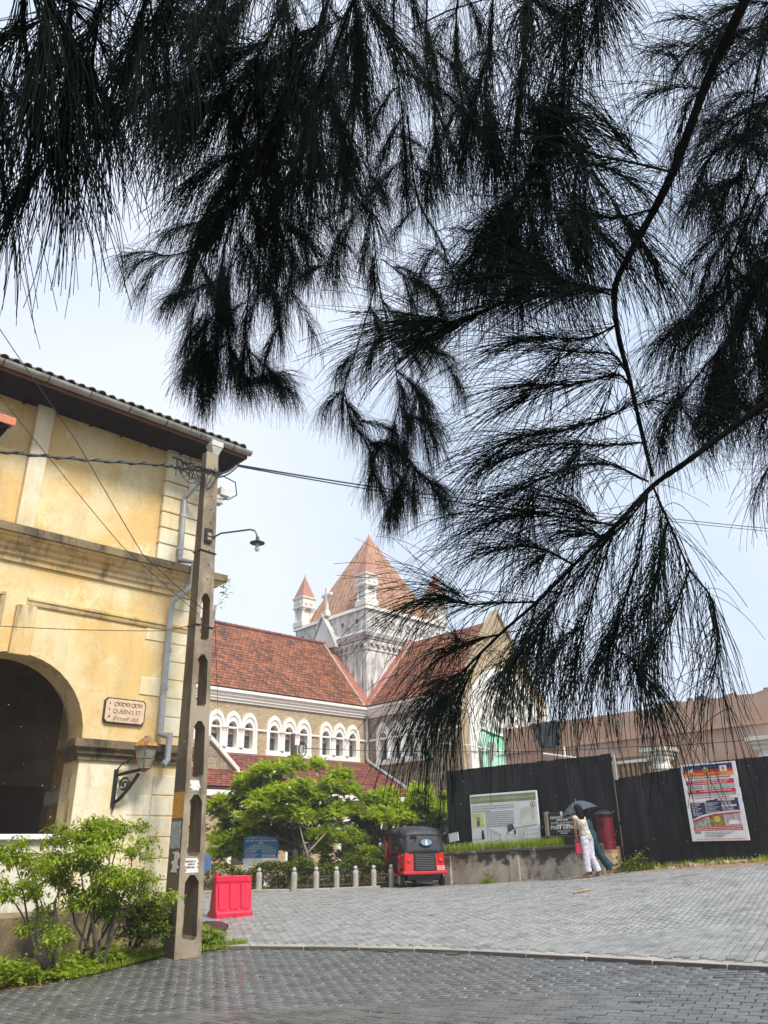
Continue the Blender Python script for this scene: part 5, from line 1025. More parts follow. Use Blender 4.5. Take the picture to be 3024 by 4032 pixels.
sk([(1.78, .08), (2.38, .10), (2.38, .24), (1.9, .22), (1.9, .12), (2.3, .14)], .014); sk([(1.95, .30), (1.95, .5), (2.06, .5), (2.06, .3)]); sk([(2.12, .36), (2.4, .38)]); sk([(2.12, .46), (2.4, .48)])
for k in range(3): pn.writing(.1, 1.5 - .3 * k, .07 - .03 * k + .0, .018, 'text_grey', seed=30 + k)
pn.flush()
# ---------------------------------------------------------------- post office sign
QX = 18.66
po = thing('post_office_sign', (QX, 12.9, 1.4), 'black POST OFFICE name board with white lettering between stone posts', 'sign')
mb = MB(); mb.box(QX, QX + .06, 12.42, 13.42, 1.76, 2.32); mb.build('board', 'sign_black', po, bevel=.01)
for y_ in (13.45, 12.38): mb = MB(); mb.box(QX - .05, QX + .09, y_ - .055, y_ + .055, 1.40, 2.34); mb.build('post', 'sign_stone', po, bevel=.012)
mb = MB(); mb.box(QX - .06, QX + .12, 12.32, 13.52, 1.38, 1.74); mb.build('base', 'sign_black', po, bevel=.02)
pn = Panel((QX, 13.42, 1.76), UNY, UZ, po)
pn.text('POST OFFICE', .125, .52, .135, 'text_white', width=.86, bold=.004); pn.text('GALLE FORT', .06, .5, .065, 'text_white', width=.42); pn.text('80000', .055, .5, .012, 'text_white', width=.22)
pn.text('தபால் அலுவலகம்', .085, .5, .27, 'text_white', width=.78); pn.writing(.3, .7, .345, .035, 'text_white', seed=2); pn.writing(.3, .72, .225, .03, 'text_white', seed=3)
for k in range(11):
    a = []
    for q in range(11): an = -.5 + q / 10 * 5.2; a.append((.12 + k * .072 + .026 * cos(an), .42 + .03 * sin(an)))
    for (u0, v0), (u1, v1) in zip(a[:-1], a[1:]): L_ = hypot(u1 - u0, v1 - v0); nx, ny = -(v1 - v0) / L_ * .007, (u1 - u0) / L_ * .007; pn.poly([(u0 - nx, v0 - ny), (u1 - nx, v1 - ny), (u1 + nx, v1 + ny), (u0 + nx, v0 + ny)], 'text_white', 'lettering')
pn.disc(.47, .535, .045, 'text_white', 'emblem'); pn.poly([(.43, .47), (.51, .47), (.49, .53), (.45, .53)], 'text_white', 'emblem')
pn.flush()
# ---------------------------------------------------------------- red post box
bx = thing('post_box', (18.55, 11.75, gz(18.5, 11.75)), 'dark red pillar post box with black cap against the black fence', 'post box')
g_ = gz(18.5, 11.75); mb = MB(); mb.lathe([(.21, g_ + .58), (.21, g_ + 1.36)], 18.62, 11.62, 18); mb.build('body', 'post_red', bx, smooth=True)
mb = MB(); mb.lathe([(.23, g_ + 1.36), (.25, g_ + 1.42), (.22, g_ + 1.46), (.1, g_ + 1.52), (.02, g_ + 1.53)], 18.62, 11.62, 18); mb.build('cap', 'black_iron', bx, smooth=True)
mb = MB(); mb.box(18.395, 18.43, 11.52, 11.72, g_ + 1.16, g_ + 1.21); mb.build('slot', 'black_iron', bx)
mb = MB(); mb.lathe([(.25, g_ - .1), (.22, g_ + .5), (.24, g_ + .58)], 18.64, 11.60, 8); mb.build('plinth', 'tan_base', bx)
# ---------------------------------------------------------------- small white notice on a stake
wn = thing('small_notice', (18.6, 16.9, 1.35), 'tiny blank white notice on a stake in the grass beside the tuk-tuk', 'notice')
M = Matrix.Translation((18.6, 16.87, 1.77)) @ Matrix.Rotation(-.12, 4, 'X'); mb = MB(); mb.box(0, .02, -.19, .19, -.12, .12, M); mb.build('card', 'sign_white', wn)
mb = MB(); mb.box(18.625, 18.65, 16.86, 16.89, 1.3, 1.72); mb.build('stake', 'timber_old', wn)
# ---------------------------------------------------------------- poster on the fence
ps = thing('poster', (18.99, 8.8, 1.5), 'white printed poster with navy, red and orange bands on the black fence', 'poster')
mb = MB(); mb.box(18.955, 18.985, 8.13, 9.50, 1.53, 3.26); mb.build('sheet', 'sign_white', ps)
pn = Panel((18.955, 9.50, 1.53), UNY, UZ, ps); W_, H_ = 1.37, 1.73
pn.rect(.06, 1.29, 1.58, 1.70, 'navy', 'band'); pn.rect(.06, 1.29, 1.515, 1.58, 'poster_red', 'band'); pn.rect(.06, 1.29, 1.43, 1.515, 'poster_orange', 'band')
pn.poly([(.16, 1.52), (.20, 1.57), (.18, 1.62), (.25, 1.60), (.32, 1.63), (.30, 1.57), (.34, 1.5), (.25, 1.53)], 'plate_pale', 'emblem', 2); pn.disc(.62, 1.575, .075, 'seal_brown'); pn.disc(.62, 1.575, .055, 'poster_yellow', l=3); pn.disc(.62, 1.575, .03, 'seal_brown', l=4); pn.rect(.98, 1.15, 1.52, 1.65, 'sign_white', 'emblem', 2); pn.disc(1.065, 1.585, .045, 'poster_orange', l=3)
pn.writing(.32, 1.0, 1.455, .03, 'poster_red', seed=1); pn.writing(.15, 1.2, 1.385, .026, 'navy', seed=2)
pn.rect(.08, 1.27, 1.245, 1.35, 'poster_red', 'band'); pn.writing(.16, 1.15, 1.305, .028, 'plate_pale', seed=3); pn.writing(.16, 1.1, 1.262, .026, 'plate_pale', seed=4)
pn.rect(.53, 1.27, 1.15, 1.235, 'poster_sky', 'band'); pn.writing(.6, 1.24, 1.175, .04, 'poster_yellow', seed=5); pn.writing(.1, .5, 1.20, .022, 'navy', seed=6); pn.writing(.1, .5, 1.16, .022, 'navy', seed=7)
pn.rect(.08, 1.27, 1.05, 1.135, 'poster_red', 'band'); pn.writing(.4, 1.2, 1.085, .03, 'plate_pale', seed=8); pn.writing(.1, .3, 1.085, .035, 'poster_yellow', seed=9); pn.rect(.09, 1.26, .995, 1.045, 'text_grey', 'band'); pn.writing(.12, 1.2, 1.01, .022, 'sign_white', seed=10); pn.writing(.15, 1.1, .945, .022, 'poster_red', seed=11)
pn.poly([(.09, .48), (.3, .56), (.6, .62), (1.0, .645), (1.28, .65), (1.28, .92), (.75, .92), (.7, .90), (.09, .86)], 'navy', 'band')
pn.rect(.09, .5, .845, .885, 'plate_pale', 'band', 2); pn.rect(.80, 1.2, .875, .91, 'plate_pale', 'band', 2); pn.rect(.86, 1.22, .74, .775, 'plate_pale', 'band', 2)
for k in range(8): pn.writing(.14, .36 - .05 * (k % 3), .81 - k * .035, .018, 'text_white', seed=20 + k, l=2); pn.writing(.46, .80 - .06 * (k % 3), .82 - k * .03, .016, 'text_white', seed=40 + k, l=2)
for k in range(3): pn.writing(.87, 1.12, .85 - k * .032, .018, 'text_white', seed=60 + k, l=2); pn.writing(.87, 1.14, .715 - k * .03, .016, 'text_white', seed=70 + k, l=2)
pn.poly([(.09, .445), (.35, .53), (.65, .585), (1.28, .62), (1.28, .59), (.65, .55), (.35, .49), (.1, .41)], 'poster_red', 'band', 2)
pn.rect(.10, .48, .32, .49, 'photo_green', 'photograph'); pn.rect(.50, .88, .32, .56, 'photo_fire', 'photograph'); pn.rect(.90, 1.26, .32, .58, 'photo_grey', 'photograph'); pn.disc(.70, .47, .07, 'poster_yellow', 'photograph', 2); pn.poly([(.95, .34), (1.25, .36), (1.2, .43), (1.0, .44)], 'sign_white', 'photograph', 2)
pn.rect(.09, 1.27, .225, .315, 'poster_red', 'band'); pn.writing(.13, 1.24, .275, .024, 'plate_pale', seed=81); pn.writing(.13, 1.24, .238, .024, 'plate_pale', seed=82); pn.rect(.10, .26, .165, .215, 'text_grey', 'band')
for k in range(4): pn.writing(.34, 1.05 - .1 * k, .18 - k * .032, .015, 'text_grey', seed=90 + k)
pn.writing(.62, .8, .10, .03, 'plate_pale', seed=95); pn.rect(.12, 1.27, .035, .048, 'poster_orange', 'rule'); pn.flush()

# ================================================================== STREET OBJECTS
# red water-filled barrier
def bpos(x, y): return gpx(x, y)
b0 = bpos(850, 3625); rb_dir = np.array([.985, -.17, 0]); rbz = atan2(rb_dir[1], rb_dir[0])
br = thing('traffic_barrier', tuple(b0), 'bright red plastic water-filled traffic barrier standing beside the concrete pole', 'barrier', rz=rbz)
mb = MB(); Lb, Hb = .80, .80
def bsec(x): return [(x, 0, 0), (x, .50, 0), (x, .50, .13), (x, .40, .17), (x, .32, .66), (x, .34, .69), (x, .34, .80), (x, .13, .80), (x, .13, .69), (x, .15, .66), (x, .06, .17), (x, 0, .13)]
A_, B_ = bsec(0), bsec(Lb); n = len(A_); mb.add(A_ + B_, [(i, (i + 1) % n, n + (i + 1) % n, n + i) for i in range(n)] + [tuple(range(n)), tuple(range(2 * n - 1, n - 1, -1))]); mb.build('shell', 'red_plastic', br, bevel=.018)
for k in range(3):
    u = .06 + k * .245; mb = MB(); mb.hexa([(u, .035, .175), (u + .19, .035, .175), (u + .19, .09, .175), (u, .09, .175)], [(u, .115, .65), (u + .19, .115, .65), (u + .19, .16, .65), (u, .16, .65)]); mb.build('rib', 'red_plastic', br, bevel=.012)
mb = MB(); mb.tube([(.05, .235, .79), (.05, .235, .86)], .035, 8); mb.build('filler_cap', 'red_plastic', br)
mb = MB(); mb.tube([(Lb / 2, -.004, .02), (Lb / 2, .03, .02)], .035, 8); mb.build('drain_plug', 'rubber', br)
# black rubber ramp lying on the wet road
q = [gpx(x, y) for x, y in ((742, 3660), (800, 3640), (880, 3642), (906, 3652), (893, 3676), (862, 3694), (800, 3688), (748, 3684))]
mb = MB(); n = len(q); c_ = np.mean(q, 0); mb.add([tuple(p - [0, 0, .0]) for p in q] + [tuple(c_ + (p - c_) * .86 + [0, 0, .075]) for p in q], [(i, (i + 1) % n, n + (i + 1) % n, n + i) for i in range(n)] + [tuple(range(n, 2 * n))]); mb.build('rubber_ramp', 'rubber', None, bevel=.015, label='low black rubber ramp lying on the wet road behind the pole', cat='ramp')
# stick on the road
q = gpx(2260, 3527); q1 = gpx(2330, 3516); d_ = q1 - q; mb = MB(); mb.tube([q + [0, 0, .05], q + d_ * .3 + [0, 0, .06], q + d_ * .65 + [0, 0, .065], q1 + [0, 0, .055]], [.018, .028, .024, .014], 6); mb.build('fallen_stick', 'timber_old', None, smooth=True, label='short broken stick lying alone on the paved road', cat='stick')

# bollards of the churchyard edge
bol = [(13.65, 19.83), (14.16, 18.87), (14.81, 18.71), (15.37, 18.49), (15.92, 18.30), (16.55, 18.22), (17.03, 17.98)]
ordl = ['first', 'second', 'third', 'fourth', 'fifth', 'sixth', 'seventh']
mb = MB(); mb.lathe([(.085, -.1), (.085, .42), (.075, .47), (.05, .49)], 0, 0, 8); m1 = mb.mesh('shaft', 'kerb_stone'); mb = MB(); mb.ball((0, 0, .545), .062, 12, 8); m2 = mb.mesh('ball_top', 'pipe_grey'); m2.polygons.foreach_set('use_smooth', [True] * len(m2.polygons))
bpts = [(11.9, 21.4)] + bol
for k, (x, y) in enumerate(bpts):
    zb = gz(x, y) + .03; lb = 'pale stone bollard with ball top hidden behind the red barrier' if k == 0 else ('pale stone bollard with grey ball top, %s in the row counting from the red barrier' % ordl[k - 1] if k < 7 else 'pale stone bollard with ball top, last of the row, beside the tuk-tuk wheel')
    t_ = thing('bollard', (x, y, zb), lb, 'bollard', 'bollards along the churchyard edge', rz=.2)
    inst('shaft', m1, t_); inst('ball_top', m2, t_)
rail = thing('iron_railing', (15.5, 18.6, .4), 'thin black iron railing strung between the stone bollards', 'railing')
for (xa, ya), (xb_, yb_) in zip(bol[1:-1], bol[2:]):
    for h in (.16, .38):
        mb = MB(); mb.tube([(xa, ya, gz(xa, ya) + h), (xb_, yb_, gz(xb_, yb_) + h)], .012, 5); mb.build('rail', 'black_iron', rail)
    for k in range(1, 6):
        f = k / 6; x, y = xa + (xb_ - xa) * f, ya + (yb_ - ya) * f; mb = MB(); mb.tube([(x, y, gz(x, y) + .05), (x, y, gz(x, y) + .42)], .007, 4); mb.build('picket', 'black_iron', rail)
# kerb under the bollards
kl = [(11.2, 22.2)] + [(x - .05, y - .12) for x, y in bol]
kb = tag(bpy.data.objects.new('churchyard_kerb', None), kind='structure'); COL.objects.link(kb)
for a, b in zip(resample(kl, .8)[:-1], resample(kl, .8)[1:]):
    d_ = (b - a) / np.linalg.norm(b - a); nrm = np.array([-d_[1], d_[0]]); nrm = nrm if nrm @ np.array([.5, .8]) > 0 else -nrm; mb = MB(); P_ = [a + d_ * .006, b - d_ * .006, b + nrm * .28 - d_ * .006, a + nrm * .28 + d_ * .006]
    mb.hexa([(p[0], p[1], gz(*p) - .1) for p in P_], [(p[0], p[1], gz(*p) + .085) for p in P_]); mb.build('kerb_stone', 'kerb_stone', kb, bevel=.015)

# blue church sign on white posts
s0, s1 = atd(961, 3290, 26.5), atd(1098, 3290, 26.5); sd_ = Vector((s1[0] - s0[0], s1[1] - s0[1], 0)).normalized(); gsg = gz(15, 21.8)
bs = thing('church_sign', (15.05, 21.8, gsg), 'blue church notice board with white writing on white posts above the hedge', 'sign board')
SW = float(np.linalg.norm((s1 - s0)[:2])); O_ = Vector((s0[0], s0[1], 1.16)); nb = sd_.cross(UZ)
def sbox(u0, u1, z0, z1, d0, d1): return [O_ + sd_ * u + nb * d + UZ * z for u, d in ((u0, d0), (u1, d0), (u1, d1), (u0, d1)) for z in (z0,)], [O_ + sd_ * u + nb * d + UZ * z for u, d in ((u0, d0), (u1, d0), (u1, d1), (u0, d1)) for z in (z1,)]
mb = MB(); mb.hexa(*sbox(0, SW, .12, .77, 0, -.04)); mb.build('board', 'sign_blue', bs); mb = MB(); mb.hexa(*sbox(0, SW, 0, .118, .002, -.04)); mb.build('base_strip', 'sign_white', bs)
for u in (.02, .62 * SW): mb = MB(); mb.hexa(*sbox(u, u + .26 * SW - .08 * (u > .1), -.75, -.002, -.01, -.08)); mb.build('post', 'sign_white', bs)
pn = Panel(O_, sd_, UZ, bs); pn.text("ALL SAINTS' CHURCH - GALLE", .085, SW / 2, .675, 'text_white', width=SW * .84); pn.writing(.06, SW - .06, .60, .055, 'text_white', seed=1); pn.writing(SW * .42, SW * .58, .54, .04, 'text_white', seed=2)
for k in range(3): pn.writing(.3 - .1 * k, SW - .3 + .08 * k, .485 - k * .045, .026, 'text_white', seed=5 + k)
for k in range(6): pn.writing(.06, .46 - .05 * (k % 3), .35 - k * .038 - .02 * (k > 2), .022, 'text_white', seed=20 + k); pn.writing(.58, SW - .08, .35 - k * .038 - .02 * (k > 2), .022, 'text_white', seed=30 + k)
pn.flush()
# old timber pole in the churchyard
fp0 = (17.3, 23.3); g_ = gz(*fp0); fp = thing('timber_pole', (fp0[0], fp0[1], g_), 'dark timber service pole rising out of the frangipani tree in front of the church', 'utility pole')
mb = MB(); mb.tube([(fp0[0], fp0[1], g_ - .1), (fp0[0] - .05, fp0[1], 5.4)], [.10, .075], 8); mb.build('shaft', 'wood_grey', fp, smooth=True)
mb = MB(); mb.box(fp0[0] + .06, fp0[0] + .32, fp0[1] - .12, fp0[1] + .02, 4.55, 5.0); mb.build('meter_box', 'post_grey', fp)
mb = MB(); mb.tube([(fp0[0] + .30 + .17 * cos(a), fp0[1] - .14, 4.85 + .25 * sin(a)) for a in np.linspace(0, 6.1, 14)], .02, 5); mb.build('wire_coil', 'cable_black', fp)

# ================================================================== TUK-TUK
tq = gpx(1675, 3497); trz = HEAD + radians(17) - pi / 2
tk = thing('tuk_tuk', tuple(tq + np.array([0, 0, .02])), 'red three-wheeled tuk-tuk with black canvas hood parked facing away', 'tuk-tuk', rz=trz)
def loft(path, hw, crown=.05, n=10, drop=0):
    vs = []
    for (y, z), h in zip(path, hw):
        for k in range(n + 1): u = -1 + 2 * k / n; vs.append((h * u, y + .05 * (1 - u * u) * -0.6, z - crown * abs(u) ** 3))
    m = n + 1; return vs, [(i * m + k, i * m + k + 1, (i + 1) * m + k + 1, (i + 1) * m + k) for i in range(len(path) - 1) for k in range(n)]
path = [(.00, .90), (.02, 1.0), (.05, 1.15), (.08, 1.32), (.13, 1.45), (.22, 1.55), (.36, 1.60), (.7, 1.63), (1.2, 1.63), (1.7, 1.60), (1.95, 1.55), (2.0, 1.50)]
hw = [.60, .60, .59, .575, .555, .535, .53, .55, .56, .55, .53, .52]
mb = MB(); vs, fs = loft(path, hw, .07); mb.add(vs, fs)
for s_ in (-1, 1):                                                       # canvas quarter panels and roof side valance
    mb.add([(s_ * .60, .0, .90), (s_ * .61, .55, .90), (s_ * .60, .55, 1.30), (s_ * .585, .12, 1.30)], [(0, 1, 2, 3)]); mb.add([(s_ * .585, .10, 1.30), (s_ * .60, .55, 1.30), (s_ * .56, .55, 1.56), (s_ * .54, .2, 1.50)], [(0, 1, 2, 3)])
    mb.add([(s_ * .60, .55, 1.38), (s_ * .60, 2.0, 1.36), (s_ * .55, 2.0, 1.50), (s_ * .555, .55, 1.57)], [(0, 1, 2, 3)])
hd = mb.build('hood', 'canvas', tk, smooth=True); hd.modifiers.new('t', 'SOLIDIFY').thickness = .02
mb = MB(); mb.tube([(-.57, .10, 1.36), (-.3, .06, 1.385), (0, .05, 1.39), (.3, .06, 1.385), (.57, .10, 1.36)], .014, 5); mb.build('hood_seam', 'canvas', hd)
mb = MB(); mb.tube([(-.40, .03, 1.32), (-.30, .0, 1.38), (-.22, .02, 1.30), (-.3, .02, 1.2)], [.02, .035, .03, .01], 6); mb.build('canvas_fold', 'canvas', hd)
M = Matrix.Translation((.06, -.005, 1.17)) @ Matrix.Rotation(-.12, 4, 'X'); mb = MB()
mb.add([tuple(M @ Vector((.19 * cos(a) * (1 if abs(cos(a)) < .8 else .97), -.03, .105 * sin(a)))) for a in np.linspace(0, 2 * pi, 25)[:-1]] + [tuple(M @ Vector((.17 * cos(a), -.042, .088 * sin(a)))) for a in np.linspace(0, 2 * pi, 25)[:-1]], [(k, (k + 1) % 24, 24 + (k + 1) % 24, 24 + k) for k in range(24)]); mb.build('window_rim', 'rubber', hd)
mb = MB(); mb.add([tuple(M @ Vector((.17 * cos(a), -.041, .088 * sin(a)))) for a in np.linspace(0, 2 * pi, 25)[:-1]], [tuple(range(24))]); mb.build('rear_window', 'tuk_window', hd)
mb = MB(); mb.add([tuple(M @ Vector(p)) for p in ((-.02, -.045, -.07), (.035, -.045, -.075), (.03, -.045, .0), (.01, -.045, .07), (-.015, -.045, .06), (-.03, -.045, -.02))], [tuple(range(6))]); mb.build('sticker', 'sign_white', hd)
# red body
mb = MB()
mb.hexa([(-.62, -.03, .40), (.62, -.03, .40), (.62, .02, .40), (-.62, .02, .40)], [(-.60, -.01, .905), (.60, -.01, .905), (.60, .04, .905), (-.60, .04, .905)])
for s_ in (-1, 1):                                                       # side panel with wheel arch
    pts_ = [(.02, .905), (.60, .905), (.62, .60), (.60, .30)] + [(.30 + .25 * cos(a), .22 + .27 * sin(a)) for a in np.linspace(.3, pi - .35, 9)] + [(.02, .34)]
    mb.prism(pts_, 'x', s_ * .56, s_ * .625)
    mb.hexa([(s_ * .55, .60, .22), (s_ * .62, .60, .22), (s_ * .60, 2.1, .22), (s_ * .52, 2.1, .22)], [(s_ * .55, .60, .36), (s_ * .62, .60, .36), (s_ * .60, 2.1, .36), (s_ * .52, 2.1, .36)])
mb.hexa([(-.56, 1.95, .22), (.56, 1.95, .22), (.22, 2.55, .3), (-.22, 2.55, .3)], [(-.55, 1.98, .95), (.55, 1.98, .95), (.26, 2.4, .85), (-.26, 2.4, .85)])
mb.build('body', 'tuk_red', tk, bevel=.02)
mb = MB(); mb.box(-.67, .67, -.10, -.035, .335, .42); mb.hexa([(-.67, -.10, .335), (-.60, -.04, .335), (-.60, .2, .335), (-.68, .2, .335)], [(-.67, -.10, .42), (-.60, -.04, .42), (-.60, .2, .42), (-.68, .2, .42)]); mb.build('bumper', 'tuk_red', tk, bevel=.02)
mb = MB(); mb.hexa([(-.34, -.055, .43), (.34, -.055, .43), (.34, -.02, .43), (-.34, -.02, .43)], [(-.33, -.03, .895), (.33, -.03, .895), (.33, 0, .895), (-.33, 0, .895)]); eng = mb.build('engine_cover', 'rubber', tk, bevel=.01)
for k in range(9): z_ = .46 + k * .046; mb = MB(); mb.hexa([(-.28, -.075 + .003 * k, z_), (.28, -.075 + .003 * k, z_), (.28, -.05 + .003 * k, z_), (-.28, -.05 + .003 * k, z_)], [(-.28, -.062 + .003 * k, z_ + .02), (.28, -.062 + .003 * k, z_ + .02), (.28, -.05 + .003 * k, z_ + .02), (-.28, -.05 + .003 * k, z_ + .02)]); mb.build('louvre', 'canvas', eng)
for s_ in (-1, 1):
    mb = MB(); mb.tube([(s_ * .485, -.02, .70), (s_ * .485, -.055, .70)], .048, 12); lt = mb.build('tail_light', 'tuk_red', tk); mb = MB(); mb.tube([(s_ * .485, -.05, .70), (s_ * .485, -.072, .70)], [.036, .026], 12); mb.build('lens', 'lens_amber', lt); mb = MB(); mb.ball((s_ * .485, -.068, .71), .02, 8, 6); mb.build('bulb', 'chrome', lt)
    for yw in (.30,):
        mb = MB(); mb.tube([(s_ * .62 - .06, yw, .2), (s_ * .62 - .045, yw, .2), (s_ * .62 + .02, yw, .2), (s_ * .62 + .035, yw, .2)], [.17, .2, .2, .17], 20); wh = mb.build('wheel', 'rubber', tk, smooth=True)
        mb = MB(); mb.tube([(s_ * .62 + s_ * .037 if s_ > 0 else s_ * .62 - .062, yw, .2), (s_ * .62 + .045 if s_ > 0 else s_ * .62 - .07, yw, .2)], [.12, .10], 14); mb.build('rim', 'rim_metal', wh)
mb = MB(); mb.tube([(-.05, 2.25, .2), (.05, 2.25, .2)], .2, 18); mb.build('wheel', 'rubber', tk)
mb = MB(); mb.box(-.50, .50, .06, 2.2, .20, .34); mb.build('chassis', 'seat_dark', tk); mb = MB(); mb.box(-.25, .25, .05, .5, .12, .24); mb.tube([(-.56, .30, .2), (.56, .30, .2)], .04, 8); mb.build('axle', 'rubber', tk)
mb = MB(); mb.box(-.54, .54, .40, .95, .36, .62); mb.box(-.54, .54, .36, .48, .62, 1.05); mb.build('seat', 'seat_dark', tk, bevel=.04); mb = MB(); mb.box(-.25, .25, 1.45, 1.75, .36, .66); mb.build('driver_seat', 'seat_dark', tk, bevel=.04)
for s_ in (-1, 1):
    for y_ in (.58, 1.40, 2.0): mb = MB(); mb.tube([(s_ * .59, y_, .34), (s_ * .585, y_, 1.42)], .018, 6); mb.build('door_post', 'tuk_red', tk)
mb = MB(); mb.add([(-.597, .60, .50), (-.597, 1.38, .50), (-.597, 1.38, .82), (-.597, .60, .82)], [(0, 1, 2, 3)]); o = mb.build('door_flap', 'seat_dark', tk, fix=False); o.modifiers.new('t', 'SOLIDIFY').thickness = .015
mb = MB(); mb.add([(-.50, 2.02, .95), (.50, 2.02, .95), (.48, 1.98, 1.48), (-.48, 1.98, 1.48)], [(0, 1, 2, 3)]); o = mb.build('windscreen', 'lamp_glass', tk, fix=False); o.modifiers.new('t', 'SOLIDIFY').thickness = .008
mb = MB(); mb.box(.37, .60, -.052, -.045, .435, .555); plt = mb.build('number_plate', 'plate_pale', tk)
for z_, s_ in ((.51, 3), (.455, 9)):
    r_ = random.Random(s_); mb = MB(); x = .395
    while x < .58: w_ = r_.uniform(.012, .024); mb.box(x, x + w_, -.056, -.053, z_, z_ + .033); x += w_ + .012
    mb.build('plate_mark', 'poster_red', plt)
mb = MB(); mb.tube([(-.62, 1.95, 1.0), (-.72, 1.98, 1.1)], .01, 5); mb.ball((-.74, 1.98, 1.13), .06, 8, 6, (1, .4, 1.2)); mb.build('mirror', 'chrome', tk)

# ================================================================== PEOPLE
FOLD = bpy.data.textures.new('cloth_folds', 'CLOUDS'); FOLD.noise_scale = .07; FOLD.noise_depth = 2
def capsule_mesh(chains, voxel, name, mat, parent, extra=None, cloth=0):
    mb = MB()
    for ch_ in chains:
        P_ = [Vector(p) for p, r in ch_]; R_ = [r for p, r in ch_]
        pts_, rad = [], []
        for i in range(len(P_) - 1):
            for k in range(4): f = k / 4; pts_.append(P_[i].lerp(P_[i + 1], f)); rad.append(R_[i] + (R_[i + 1] - R_[i]) * f)
        pts_.append(P_[-1]); rad.append(R_[-1]); mb.tube(pts_, rad, 10)
        for p_, r in list(zip(P_, R_))[:-1 if cloth else None]: mb.ball(p_, r * .99, 10, 8)
    for c_, r, sc in (extra or []): mb.ball(c_, r, 14, 10, sc)
    o = mb.build(name, mat, parent)
    rm = o.modifiers.new('skin', 'REMESH'); rm.mode = 'VOXEL'; rm.voxel_size = voxel; rm.use_smooth_shade = True
    sm = o.modifiers.new('soft', 'SMOOTH'); sm.factor = .5; sm.iterations = 3
    if cloth: dm = o.modifiers.new('folds', 'DISPLACE'); dm.texture = FOLD; dm.strength = cloth; dm.mid_level = .5
    return o
def hand(w_, d, up, s=1.0):
    d = Vector(d).normalized(); up = Vector(up).normalized(); sd2 = d.cross(up).normalized(); w_ = Vector(w_); palm = w_ + d * .075; chs = [[(w_, .022), (w_ + d * .04, .027), (palm, .026)]]
    for k, (o, L_) in enumerate(((-.028, .052), (-.010, .064), (.009, .06), (.026, .046))): b = palm + sd2 * o; chs.append([(b, .010), (b + d * L_ * .5 + up * -.006, .0095), (b + d * L_ * .85 - up * .028, .008)])
    b = w_ + d * .03 - sd2 * .024; chs.append([(b, .012), (b + d * .03 - sd2 * .024, .010), (b + d * .055 - sd2 * .03 - up * .014, .009)]); return chs
def person(root, J, cloth_top, cloth_leg, sleeves, hem, hair_len=.28):
    body = [[(J['pel'], .12), (J['waist'], .095), (J['chest'], .115), (J['neck0'], .06), (J['neck1'], .047), (J['head'], .07)]]
    for s_ in 'LR':
        body += [[(J['neck0'], .06), (J['sh' + s_], .052), (J['el' + s_], .037), (J['ha' + s_], .025)], [(J['pel'], .11), (J['hip' + s_], .09), (J['kn' + s_], .055), (J['an' + s_], .036)], [(J['an' + s_], .036), (J['toe' + s_], .024)]]
        body += hand(J['ha' + s_], Vector(J['ha' + s_]) - Vector(J['el' + s_]), J.get('hup', (0, .3, 1)))
    hd_ = Vector(J['head']); fc = Vector(J['face']).normalized(); sd3 = fc.cross(UZ).normalized()
    ex = [(hd_, .098, (.82, .9, 1.12)), (hd_ + fc * .09 - UZ * .015, .018, (1, 1, 1.3)), (hd_ + fc * .075 - UZ * .085, .03, (1, 1, .7))] + [(hd_ + sd3 * q * .083, .022, (.8, .6, 1.2)) for q in (-1, 1)]
    capsule_mesh(body, .0115, 'body', 'skin_tone', root, ex)
    for q in (-1, 1):
        mb = MB(); mb.ball(hd_ + fc * .083 + sd3 * q * .034 + UZ * .005, .011, 6, 5); mb.build('eye', 'hair_black', root)
    mb = MB(); mb.ball(hd_ + fc * .088 - UZ * .058, .018, 8, 5, (.7, .7, .3)); mb.build('mouth', 'red_cloth', root)
    bk = hd_ - fc * .03 + UZ * .02; capsule_mesh([[(bk + UZ * .02, .105), (bk - fc * .03 - UZ * .06, .10), (bk - fc * .055 - UZ * (.06 + hair_len * .5), .095), (bk - fc * .045 - UZ * (.06 + hair_len), .06)]], .014, 'hair', 'hair_black', root)
    top = [[(J['waist'], .125), (J['waist'], .12), (J['chest'], .138), (Vector(J['neck0']) - UZ * .03, .075)]]
    if hem: top[0].insert(0, (Vector(J['waist']).lerp(Vector(J['pel']), .7), .14))
    for s_ in 'LR':
        e = Vector(J['sh' + s_]).lerp(Vector(J['el' + s_]), sleeves); top.append([(J['chest'], .10), (J['sh' + s_], .062), (e, .058)])
    capsule_mesh(top, .013, 'top', cloth_top, root, cloth=.02)
    lg = []
    for s_ in 'LR': lg.append([(J['waist'], .115), (J['pel'], .135), (J['hip' + s_], .112), (J['kn' + s_], .085), (Vector(J['kn' + s_]).lerp(Vector(J['an' + s_]), .9), J.get('flare', .085))])
    capsule_mesh(lg, .013, 'trousers', cloth_leg, root, cloth=.018)
    for s_ in 'LR':
        a, b = Vector(J['an' + s_]), Vector(J['toe' + s_]); mb = MB(); mb.tube([a + Vector((0, 0, -.055)) - (b - a) * .3, b + Vector((0, 0, -.018)) + (b - a) * .25], [.042, .046], 8, flat=.35); mb.build('sandal', 'timber_old', root)
